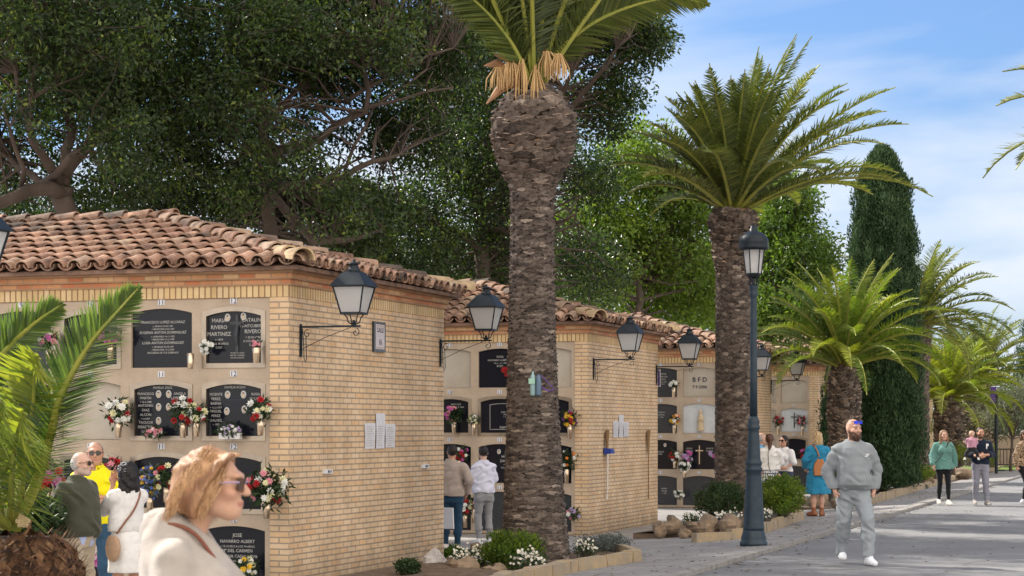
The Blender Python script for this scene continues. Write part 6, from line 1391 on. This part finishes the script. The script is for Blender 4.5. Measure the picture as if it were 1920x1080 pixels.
def curly(S):
    S.ell((0, .03, .03), (.092, .112, .10), .02); S.ell((0, .07, -.06), (.105, .085, .12), .05); S.ell((0, .085, -.17), (.10, .06, .11), .05)
    for sx in (-1, 1): S.cap((sx*.08, .02, .0), (sx*.085, .05, -.20), .03, .04, .03)
    S.ell((0, -.10, -.02), (.065, .09, .10), .02, op='s'); S.wave(.006, lambda x, y, z: np.sin(70*x+9*np.sin(20*z))*np.sin(60*z+8*np.sin(30*x))+np.sin(80*y+50*z))
p.hair((.012, .009, .009), curly, lo=(-.17, -.16, -.33), hi=(.17, .22, .17), amp=.005, freq=60)
p.top('dress_bodice', (.68, .66, .64), inf=.018, hem=1.0, sleeve=.45, neck=1.49, amp=.003, slv=.02, blouse=.012)
p.skirt((.74, .72, .70), [(.56, .225, .185, .02), (.75, .22, .18, .03), (.92, .20, .155, .025), (1.03, .175, .13, .01)], 'dress_skirt', fold=(.05, 7, .5), amp=.002)
p.garment('belt', lambda S: (S.lathe([(1.0, .180, .138, .01), (1.03, .178, .136, .01)], .01)), (-.25, -.25, .96), (.25, .25, 1.08), (.20, .08, .04), 'leather', 0, res=.006)
p.strap([(-.13, .0, 1.45), (-.10, .10, 1.40), (.0, .15, 1.24), (.12, .15, 1.10), (.20, .12, .98)], .022, c=(.22, .09, .05))
p.garment('handbag', lambda S: (S.ell((.235, .10, .83), (.05, .13, .15), .02), S.cut((0, 0, .96), (0, 0, 1))), (.1, -.12, .62), (.36, .28, 1.0), (.42, .27, .17), 'leather', .003)
p.shoes((.35, .22, .15)); b = MB()
# ---- 6-7 the pair by the second block
p = Person('man in a beige sweater and dark jeans, half hidden by the nearest brick corner', where(847, 32.2), face_dir(172), 1.62, SK2, res=.009, bw=1.12, seed=31, head_yaw=R(20),
    armR=((.0, 0, 0), (0, 0, 0), (0, 0, -1)) if False else ((-.30, .05, 1.15), (-.23, -.08, .93), (.2, -.4, -.6)), armL=((.27, .04, 1.13), (.24, -.02, .88), (0, -.1, -1)))
p.body(face=True)
p.hair((.02, .015, .012), lambda S: (S.ell((0, .028, .025), (.086, .102, .10), .01), S.ell((0, -.105, .0), (.075, .09, .11), .02, op='s'), S.cut((0, .02, -.075), (0, 0, -1))), amp=.004)
p.top('sweater', (.40, .33, .29), inf=.024, hem=.90, sleeve=.9, neck=1.49, amp=.008, slv=.01, blouse=.01); p.pants((.018, .05, .095), waist=.95, amp=.006); p.shoes((.72, .66, .62))
hp_ = p.root.matrix_basis
fo = empty('folder', (0, 0, 0), 'white folder held in the hand of the man in the beige sweater', 'folder'); b = MB(); b.box((-.01, -.11, -.32), (.01, .11, .0)); b.build('cover', M['white'], fo); b = MB(); b.box((-.0095, -.105, -.31), (-.0125, .10, -.01)); b.build('page', M['paper'], fo)
q = at(838, 952, 32.0); fo.location = (q.x, q.y, q.z); fo.rotation_euler = (0, R(-4), YAW+R(60))
p = Person('young person with folded arms in a white shirt and light grey jeans', where(907, 33.6), face_dir(205), 1.585, SK3, res=.009, female=True, bw=1.0, seed=32, head_yaw=R(-18),
    armL=((.22, -.03, 1.16), (-.04, -.20, 1.19), (-1, .1, .1)), armR=((-.22, -.03, 1.16), (.05, -.18, 1.13), (1, .1, .1)))
p.palm = {'L': (0, .9, -.2), 'R': (0, .9, .2)}
p.body(); p.hair((.018, .012, .012), lambda S: (S.ell((0, .03, .03), (.085, .104, .098), .01), S.ell((0, .11, .06), (.03, .03, .03), .01), S.ell((0, -.10, -.01), (.07, .09, .10), .02, op='s'), S.cut((0, .02, -.08), (0, 0, -1))), amp=.003)
p.top('shirt', (.62, .62, .74), inf=.022, hem=.93, sleeve=.85, neck=1.49, amp=.008, slv=.012, blouse=.018); p.pants((.27, .27, .28), inf=.008, waist=.99, amp=.005); p.shoes((.65, .65, .65))
# ---- 8-10 group right of the lamp post
p = Person('white haired man in a blue shirt, mostly hidden behind the lamp post', where(1427, 43.4), face_dir(100), 1.70, SK3, res=.010, bw=1.05, seed=41)
p.body(); p.hair((.45, .43, .41), lambda S: (S.ell((0, .035, .01), (.081, .098, .088), .01), S.ell((0, -.03, .09), (.09, .08, .045), .03, op='s'), S.ell((0, -.09, 0), (.1, .085, .2), .01, op='s')), amp=.003)
p.top('shirt', (.05, .20, .36), hem=.9, sleeve=.45, amp=.006, slv=.02); p.pants((.05, .05, .06)); p.shoes((.1, .08, .07))
p = Person('woman seen from behind in a white top and a blue checked skirt', where(1443, 41.8), face_dir(185), 1.66, SK1, res=.009, female=True, bw=1.15, seed=42, armL=((.24, -.02, 1.15), (.16, -.15, 1.02), (-.4, -.6, 0)), armR=((-.24, -.02, 1.15), (-.16, -.15, 1.02), (.4, -.6, 0)))
p.body(legs=True); p.hair((.10, .045, .03), lambda S: (S.ell((0, .03, .03), (.09, .108, .098), .02), S.cap((0, .10, 0), (.02, .115, -.20), .05, .03, .03), S.ell((0, -.10, -.02), (.07, .09, .10), .02, op='s')), lo=(-.16, -.18, -.30), amp=.004)
p.top('blouse', (.76, .74, .72), inf=.024, hem=1.0, sleeve=.55, neck=1.49, amp=.006, slv=.02, flare=.02)
def chk(V, C):
    th = np.arctan2(V[:, 1], V[:, 0]); a = (np.abs((th*5.5/np.pi*2) % 1-.5) > .38) | (np.abs((V[:, 2]*13) % 1-.5) > .38); C[a] = (.03, .04, .09)
p.skirt((.70, .70, .72), [(.35, .26, .21, .02), (.7, .22, .18, .02), (.95, .18, .135, .01), (1.04, .15, .11, 0)], fold=(.04, 8, 0), colfn=chk); p.shoes((.5, .45, .4))
p.strap([(.03, .10, 1.46), (.06, .14, 1.3), (.03, .15, 1.0), (-.10, .13, .88)], .014, c=(.04, .04, .05))
p.garment('handbag', lambda S: S.ell((-.17, .10, .82), (.06, .08, .10), .02), (-.3, -.05, .66), (-.05, .25, .98), (.50, .34, .22), 'leather', .002)
p = Person('dark haired woman in a white tee and navy trousers facing the group', where(1470, 43.0), face_dir(-40), 1.62, SK2, res=.009, female=True, bw=1.15, seed=43, armL=((.25, .0, 1.16), (.16, -.17, 1.03), (-.5, -.6, 0)), armR=((-.25, .0, 1.16), (-.12, -.20, 1.08), (.3, -.7, .2)))
p.body(); p.hair((.012, .010, .010), lambda S: (S.ell((0, .03, .03), (.088, .108, .098), .02), S.ell((0, .07, -.07), (.085, .06, .12), .04), S.ell((0, -.10, -.02), (.066, .09, .10), .02, op='s')), amp=.003)
p.glasses(); p.top('tee_shirt', (.76, .75, .76), inf=.020, hem=.96, sleeve=.32, neck=1.48, amp=.006, slv=.02); p.pants((.045, .06, .12), waist=1.0); p.shoes((.6, .6, .6))
# ---- 11 blue coat
p = Person('woman in a long sky blue coat with a tan shoulder bag, seen from behind', where(1533, 41.2), face_dir(186), 1.655, SK1, res=.009, female=True, bw=1.3, bd=1.2, seed=44, armL=((.27, .02, 1.15), (.23, -.12, .97), (-.2, -.6, -.2)), armR=((-.27, .02, 1.15), (-.25, -.04, .90), (0, -.1, -1)),
    legs={'L': ((.09, .0, .50), (.085, .03, .085), .7), 'R': ((-.08, .0, .50), (-.08, .02, .085), -.5)})
p.body(legs=True)
p.hair((.48, .34, .18), lambda S: (S.ell((0, .03, .03), (.094, .112, .10), .02), S.ell((0, .07, -.08), (.105, .07, .12), .05), S.ell((0, -.10, -.02), (.07, .09, .10), .02, op='s'), S.wave(.004, lambda x, y, z: np.sin(90*x+8*np.sin(20*z)))), amp=.004, lo=(-.17, -.16, -.26), colfn=lambda V, C: C.__imul__((.75+.5*(np.sin(90*V[:, 0]+8*np.sin(20*V[:, 2])) > 0))[:, None]))
p.top('coat', (.025, .21, .37), inf=.028, hem=.98, sleeve=.97, neck=1.51, amp=.007, slv=.016, flare=.0)
p.skirt((.025, .21, .37), [(.46, .27, .20, .02), (.7, .235, .19, .02), (.9, .215, .165, .015), (1.05, .19, .14, .005), (1.1, .17, .12, 0)], 'coat_skirt', fold=(.05, 6, 1), amp=.006)
p.strap([(.12, .02, 1.48), (.08, .13, 1.42), (.03, .17, 1.30), (.02, .17, 1.22)], .03, c=(.40, .16, .06))
def bag(S): S.lathe([(.84, .135, .07, .20), (.98, .14, .075, .205), (1.10, .11, .06, .20), (1.20, .05, .03, .19)], .02); S.ell((0, .2, 1.22), (.05, .1, .05), .01, op='s')
p.garment('shoulder_bag', bag, (-.2, .08, .8), (.22, .32, 1.28), (.40, .155, .055), 'leather', .003)
p.shoes((.25, .09, .04), (.12, .05, .03), .25, boot=.06, name='ankle_boot')
# ---- 12-14 couple with baby
p = Person('woman in a loose teal top and black leggings walking with a black crossbody bag', where(1769, 46.5, 0), face_dir(6), 1.66, SK1, res=.009, female=True, bw=1.1, bd=1.1, seed=51, armL=((.27, .04, 1.14), (.27, .0, .91), (0, -.2, -1)), armR=((-.25, .04, 1.14), (-.27, -.10, .95), (0, -.3, -1)),
    legs={'L': ((.07, -.14, .50), (.06, -.20, .085), .1), 'R': ((-.085, .0, .50), (-.09, .06, .10), -.1)})
p.body(); p.hair((.22, .13, .07), lambda S: (S.ell((0, .03, .03), (.09, .108, .098), .02), S.cap((.075, .0, 0), (.085, -.03, -.24), .03, .03, .03), S.cap((-.075, .0, 0), (-.085, -.03, -.24), .03, .03, .03), S.ell((0, .07, -.06), (.09, .06, .12), .04), S.ell((0, -.10, -.02), (.06, .09, .10), .02, op='s')), lo=(-.16, -.16, -.3), amp=.003)
p.top('blouse', (.12, .26, .23), inf=.028, hem=.84, sleeve=.93, neck=1.485, amp=.008, slv=.022, flare=.055)
p.pants((.010, .011, .014), inf=.0, waist=1.0, amp=.002, name='leggings'); p.shoes((.62, .58, .52))
p.strap([(.10, -.06, 1.47), (.04, -.135, 1.38), (-.10, -.185, 1.18), (-.22, -.14, 1.0), (-.26, -.05, .88)], .02, c=(.01, .01, .012))
p = Person('bearded man in a navy sweater and grey joggers carrying a baby', where(1838, 46.5, 0), face_dir(2), 1.715, SK2, res=.009, bw=1.12, seed=52, armL=((.26, -.04, 1.14), (.02, -.30, 1.13), (-1, -.1, 0)), armR=((-.27, -.04, 1.14), (-.10, -.32, 1.10), (.9, -.3, .1)),
    legs={'L': ((.10, -.10, .50), (.12, -.12, .085), .2), 'R': ((-.10, -.03, .50), (-.11, .05, .09), -.1)})
p.palm = {'L': (0, .9, .3), 'R': (0, .9, .3)}
p.body(beard=(.06, .035, .025, .85)); p.hair((.03, .018, .014), lambda S: (S.ell((0, .028, .03), (.083, .100, .10), .01), S.ell((0, -.105, -.005), (.072, .09, .095), .02, op='s'), S.cut((0, .02, -.06), (0, 0, -1))), amp=.003)
p.top('sweater', (.010, .016, .032), inf=.020, hem=.92, sleeve=.66, neck=1.49, amp=.006, slv=.012)
b = MB(); b.add([(x, -.165, z) for x, z in ((.09, 1.27), (.115, 1.27), (.115, 1.33), (.14, 1.33), (.15, 1.36), (.14, 1.385), (.09, 1.385))], [[0, 1, 2, 3, 4, 5, 6]]); b.build('chest_letter', M['white'], p.root)
p.pants((.22, .22, .27), inf=.012, waist=.96, amp=.006, name='joggers', taper=1.1, ankle=.11); p.shoes((.35, .33, .31))
man = p
# baby: a small figure of its own
bp = at(1822, 860, 46.0)
q = Person('baby in a pink top held against the chest of the man in navy', (bp.x, bp.y, .86), face_dir(170), .74, SK3, res=.0065, bw=1.25, bd=1.35, seed=53, armL=((.24, -.12, 1.22), (.26, -.30, 1.25), (0, -1, 0)), armR=((-.24, -.12, 1.22), (-.26, -.30, 1.25), (0, -1, 0)),
    legs={'L': ((.26, -.20, .72), (.34, -.05, .42), .3), 'R': ((-.26, -.20, .72), (-.34, -.05, .42), -.3)})
q.hc = np.array([0, -.02, 1.66]); 
_old = q.headsdf
def babyhead(S, face=True): S.cap((0, .01, 1.42), (0, 0, 1.56), .07, .07, .04); S.ell(tuple(q.hc+np.array([0, .02, .04])), (.145, .165, .16), .03); S.ell(tuple(q.hc+np.array([0, -.06, -.05])), (.11, .10, .10), .05)
q.headsdf = babyhead
q.body(face=False, legs=True, colfn=lambda V, L_, C, put: put(L_[:, 2] > .06, (.50, .33, .20), .6), res=.014)
q.top('pink_top', (.50, .26, .34), inf=.03, hem=.98, sleeve=.9, neck=1.48, amp=.01, slv=.02)
q.pants((.02, .02, .025), inf=.03, waist=1.02, ankle=.5, amp=.005); q.shoes((.6, .58, .55), L=.3)
p = Person('woman in a leopard print top and black trousers cut by the right edge', where(1921, 47.0, 0), face_dir(40), 1.66, SK2, res=.009, female=True, bw=1.15, seed=54, legs={'L': ((.10, -.02, .50), (.10, .10, .095), .0), 'R': ((-.10, -.14, .50), (-.10, -.18, .085), -.1)})
p.body(); p.hair((.09, .05, .03), lambda S: (S.ell((0, .03, .03), (.09, .108, .098), .02), S.ell((0, .07, -.08), (.09, .06, .12), .04), S.ell((0, -.10, -.02), (.066, .09, .10), .02, op='s')), amp=.003, lo=(-.16, -.18, -.28))
rs = np.random.RandomState(6)
def leo(V, C):
    k = np.sin(V[:, 0]*60+3*np.sin(V[:, 2]*30))*np.sin(V[:, 2]*55+3*np.sin(V[:, 0]*50+V[:, 1]*40)); C[np.abs(k) > .45] = (.03, .02, .015)
p.top('leopard_top', (.38, .26, .16), inf=.022, hem=.90, sleeve=.95, neck=1.485, slv=.015, colfn=leo); p.pants((.012, .012, .014), inf=.004, waist=.98); p.shoes((.7, .7, .75))
# ------------------------------------------------------------------ vases and bouquets on the niches
def bouquet(label, u, v, d, r, cols, vase=None, seed=1, leaf='leaf_dark', n=14, leaves=40, fr=.032, squash=1.0, vh=.17, tub=None, spiky=0, group='flower bouquets on the niches'):
    """head of the bouquet centred at pixel (u,v) at distance d, radius r metres"""
    rs = np.random.RandomState(seed); c = at(u, v, d); root = empty('flower_bouquet', c, label, 'bouquet', group)
    C = rs.normal(size=(leaves, 3)); C /= np.linalg.norm(C, axis=1)[:, None]; C *= rs.uniform(.3, .95, leaves)[:, None]*r; C[:, 2] *= squash
    V, Fq, q = leafmesh(C, 5, r*.25, .075*(r/.16)**.3, .026*(r/.16)**.3, rs, droop=.1, base=.4); mk('foliage', V, Fq, M[leaf], root, rr=q)
    for ci, cn in enumerate(cols):
        b = MB()
        for i in range(max(2, int(n/len(cols)))):
            p_ = rs.normal(size=3); p_ /= np.linalg.norm(p_); p_ = p_*r*rs.uniform(.55, .95); p_[2] *= squash
            w = p_ @ np.array([sn, -cs, 0])
            if w < 0: p_ = p_-2*w*np.array([sn, -cs, 0])
            f_ = fr*rs.uniform(.75, 1.2); o = Vector(p_); ax = (o.normalized()+Vector((sn, -cs, .2))).normalized(); a = ax.orthogonal().normalized(); bb = ax.cross(a)
            for ring, (k, rad, lift) in enumerate(((8, 1.0, 0), (6, .65, .25), (4, .3, .4))):
                for j in range(k):
                    t = 2*math.pi*(j+ring*.5)/k+rs.uniform(-.1, .1); dd = a*math.cos(t)+bb*math.sin(t); s_ = ax.cross(dd); base = o+ax*f_*lift; tip = base+dd*f_*rad+ax*f_*(.25+lift*.4); mid = base+dd*f_*rad*.6+ax*f_*.05
                    b.add([tuple(base), tuple(mid+s_*f_*.28), tuple(tip), tuple(mid-s_*f_*.28)], [[0, 1, 2, 3]])
        b.build('blossom', M['petal_'+cn], root)
    if vase:
        vx = vase if not isinstance(vase, str) else 0; b = MB(); z = -r*squash*.75
        b.lathe([(.030, z-vh), (.034, z-vh+.005), (.040, z-vh*.4), (.052, z), (.048, z+.001), (.036, z-vh*.4)], (0, 0, 0), 14, cap=False); b.build('vase', M['brass'], root, smooth=True)
        b = MB(); [b.tube([(0, 0, z-.05), tuple(C[i]*.6)], .003, 4, cap=False) for i in range(min(8, leaves))]; b.build('stem', M['leaf_dark'], root)
    if tub:
        b = MB(); z = -r*squash*.6; b.box((-tub/2, -.035, z-.07), (tub/2, .035, z)); b.build('planter', M['white'], root, loc=(0, 0, 0))
    return root
d1 = lambda u: 24*11943/(u+11400)-.12
d2 = lambda u: 36.5*12503/(u+11400)-.12
d3 = lambda u: 48.6*12768/(u+11400)-.12
d4 = lambda u: 61.3*12935/(u+11400)-.12
Bq = bouquet
Bq('white and red carnations left of the second row slab under number 11', 222, 772, d1(222)-.1, .17, ['white', 'white', 'red', 'cream'], 1, 1, n=16, fr=.045)
Bq('large red and white bouquet between the two framed family slabs', 343, 772, d1(343)-.1, .17, ['white', 'red', 'cream'], 1, 2, n=18, fr=.05)
Bq('red and white carnations leaning into the large bouquet', 368, 775, d1(368)-.1, .13, ['white', 'red', 'cream'], 1, 3, n=12, fr=.045)
Bq('red and white carnations beside the brick pier, second row', 488, 770, d1(488)-.1, .15, ['white', 'red', 'cream'], 1, 4, n=12, fr=.045, leaves=55)
Bq('pink and white flowers low in the second row slab under number 11', 290, 812, d1(290), .12, ['pink', 'white', 'pink'], None, 5, n=26, fr=.028, squash=.5)
Bq('lilac flowers in a white planter in the framed slab of the second row', 432, 806, d1(432), .15, ['lilac', 'white'], None, 6, n=22, fr=.024, squash=.38, tub=.26)
Bq('white flowers in the framed top row slab', 387, 650, d1(387), .075, ['white'], None, 7, n=12, fr=.035, leaves=14)
Bq('single pink sprig in a gold vase, top row slab beside the pier', 480, 646, d1(480)-.05, .05, ['pink'], 1, 8, n=5, fr=.025, leaves=8)
v0 = empty('metal_vase', at(357, 672, d1(357)-.05), 'empty gold vase between the two top row slabs', 'vase'); b = MB(); b.lathe([(.028, -.12), (.032, -.115), (.046, .06), (.042, .06), (.030, -.1)], n=14, cap=False); b.build('cup', M['brass'], v0, smooth=True)
b = MB(); b.tube([(0, .05, -.02), (0, .02, -.02)], .006, 6); b.build('holder', M['metal'], v0)
Bq('pink and white roses under number 10 behind the palm frond', 92, 640, d1(92)-.1, .12, ['pink', 'white', 'magenta'], 1, 9, n=14, fr=.04)
Bq('pink blossoms with a broad leaf left of the black slab with number 11', 207, 632, d1(207)-.1, .12, ['pink', 'magenta'], 1, 10, n=12, fr=.04)
Bq('bright red poinsettia behind the man in the olive jacket', 88, 890, d1(88)-.2, .20, ['red', 'red', 'magenta'], 1, 11, n=18, fr=.06, vh=.32)
Bq('red anthurium above the shoulder of the man in yellow', 214, 876, d1(214)-.1, .12, ['red', 'pink'], 1, 12, n=8, fr=.05)
Bq('tall spray of blue delphiniums behind the woman in the white dress', 281, 905, d1(281)-.15, .15, ['blue', 'blue', 'yellow', 'lilac'], 1, 13, n=50, fr=.024, squash=1.5, leaf='leaf_grey')
Bq('pink and burgundy mixed bouquet behind the blonde woman\'s hair', 312, 893, d1(312)-.15, .17, ['pink', 'red', 'cream'], 1, 14, n=16, fr=.042)
Bq('big wreath of pink roses with a broad dark leaf hanging on the brick pier', 500, 912, d1(500)-.2, .26, ['pink', 'red', 'cream', 'white'], 1, 15, n=26, fr=.045, leaves=110)
Bq('yellow and cream flowers at the foot of the NAVARRO ALBERT slab', 462, 1062, d1(462)-.1, .14, ['yellow', 'cream', 'white'], None, 16, n=18, fr=.034)
Bq('white and pink lily beside the jeans of the man in yellow', 183, 1040, d1(183)-.8, .12, ['white', 'magenta'], None, 17, n=6, fr=.09, leaves=20)
Bq('pink roses in the left slab of the second block', 851, 778, d2(851), .17, ['pink', 'magenta'], 1, 18, n=12, fr=.045, vh=.22)
Bq('small dried white flowers in a gold vase on the second block', 888, 786, d2(888), .10, ['white', 'cream'], 1, 19, n=8, fr=.03, vh=.22, leaf='leaf_olive')
Bq('dark bouquet behind the head of the man in beige', 862, 850, d2(862), .15, ['red', 'magenta', 'white'], 1, 20, n=12, fr=.04)
Bq('red and white arrangement near the floor between the standing pair', 872, 950, d2(872)-.2, .17, ['red', 'white'], 1, 21, n=14, fr=.045, vh=.24)
Bq('pale pink arrangement near the floor right of the red one', 889, 942, d2(889)-.2, .14, ['pink', 'cream'], 1, 22, n=9, fr=.04, vh=.26)
Bq('yellow, red and purple bouquet right of the tallest trunk', 1068, 783, d2(1068), .16, ['yellow', 'purple', 'red', 'yellow'], 1, 23, n=22, fr=.04, vh=.25)
Bq('dark green spray with white flowers right of the tallest trunk', 1062, 862, d2(1062), .17, ['white', 'orange'], 1, 24, n=7, fr=.035, squash=1.3, vh=.25)
Bq('small pale pink and white arrangement low on the brick pier', 1076, 963, d2(1076)-.1, .13, ['pink', 'white', 'lilac'], None, 25, n=11, fr=.045)
Bq('red rose leaning at the slab left of the tallest trunk', 951, 696, d2(951), .07, ['red', 'red'], None, 26, n=6, fr=.06, leaves=8)
Bq('white flowers in the top slab beside the purple sign', 1263, 720, d3(1263), .11, ['white'], 1, 27, n=6, fr=.05, leaves=14, vh=.25)
Bq('orange and yellow bouquet on the third block', 1264, 787, d3(1264), .13, ['orange', 'yellow', 'white'], 1, 28, n=16, fr=.045, vh=.24)
Bq('dark red bouquet left of the white cross', 1265, 855, d3(1265), .15, ['red', 'white'], 1, 29, n=12, fr=.045)
Bq('pink orchids just left of the white cross', 1289, 855, d3(1289), .13, ['magenta', 'lilac'], None, 30, n=16, fr=.045, leaves=10)
Bq('pink orchids just right of the white cross', 1336, 852, d3(1336), .10, ['magenta', 'lilac'], None, 31, n=10, fr=.045, leaves=8)
Bq('white daisies hanging between the two lower slabs of the third block', 1283, 873, d3(1283)-.1, .15, ['white', 'white'], 1, 32, n=14, fr=.045)
Bq('white flowers low on the third block', 1273, 926, d3(1273)-.1, .12, ['white'], None, 33, n=8, fr=.05)
Bq('dark red and green bouquet left of the grey marble slab, farthest block', 1459, 790, d4(1459), .17, ['red', 'pink'], 1, 34, n=9, fr=.05, vh=.28)
Bq('dark red and green bouquet right of the grey marble slab, farthest block', 1504, 790, d4(1504), .17, ['red', 'pink'], 1, 35, n=9, fr=.05, vh=.28)
Bq('red flowers low in the farthest block, behind the dark haired woman', 1508, 850, d4(1508), .16, ['red', 'magenta'], 1, 36, n=8, fr=.05, vh=.3)
# bottle tied to the tallest trunk
q = at(999, 742, 26.85)
r = empty('plastic_bottle', q, 'pale green plastic bottle tied to the tallest palm trunk', 'bottle')
b = MB(); b.lathe([(.035, 0), (.038, .02), (.038, .20), (.030, .25), (.014, .28), (.014, .31)], n=12); b.build('bottle', mat('hazy plastic', (.22, .36, .36), .25, (.30, .42, .44), 20), r, smooth=True)
b = MB(); b.box((-.042, -.046, .15), (.040, -.036, .22)); b.build('label', mat('mint label', (.35, .60, .48), .6), r)
b = MB(); b.lathe([(.034, .0), (.036, .02), (.036, .19), (.028, .24), (.013, .27)], (.075, .0, .0), 12); b.build('bottle', mat('blue grey plastic', (.10, .16, .24), .3), r, smooth=True)
b = MB(); b.tube([(.1, .02, .26), (.17, .01, .20), (.26, .03, .1)], .006, 5); b.tube([(.09, .0, .12), (.2, .02, .06), (.28, .05, .08)], .008, 5); b.build('cord', M['purple'], r)

# ------------------------------------------------------------------ litter
rs = np.random.RandomState(91); n = 620
X_ = np.concatenate([rs.uniform(-7.1, -5.3, 300), rs.normal(-5.35, .12, 170), rs.uniform(-5.3, -1.5, 150)]); Y_ = rs.uniform(21, 62, n)
v = []; f = []
for i in range(n):
    x, y = X_[i], Y_[i]; z = gz(x)+.006; a = rs.uniform(0, 6.28); l = rs.uniform(.02, .045); w_ = l*.35; c_, s_ = math.cos(a), math.sin(a)
    o = len(v); v += [(x-c_*l, y-s_*l, z), (x+s_*w_, y-c_*w_, z+.006), (x+c_*l, y+s_*l, z+.003), (x-s_*w_, y+c_*w_, z+.009)]; f.append([o, o+1, o+2, o+3])
o = mk('leaf_litter', np.array(v), f, rampattr('dry leaf', [(0, (.06, .04, .02)), (.5, (.16, .10, .04)), (1, (.28, .22, .07))], .9, 5, 0), rr=rs.rand(n)); tag(o, 'scattered dry leaves and bits on the road and along the kerb', 'leaf litter', kind='stuff')
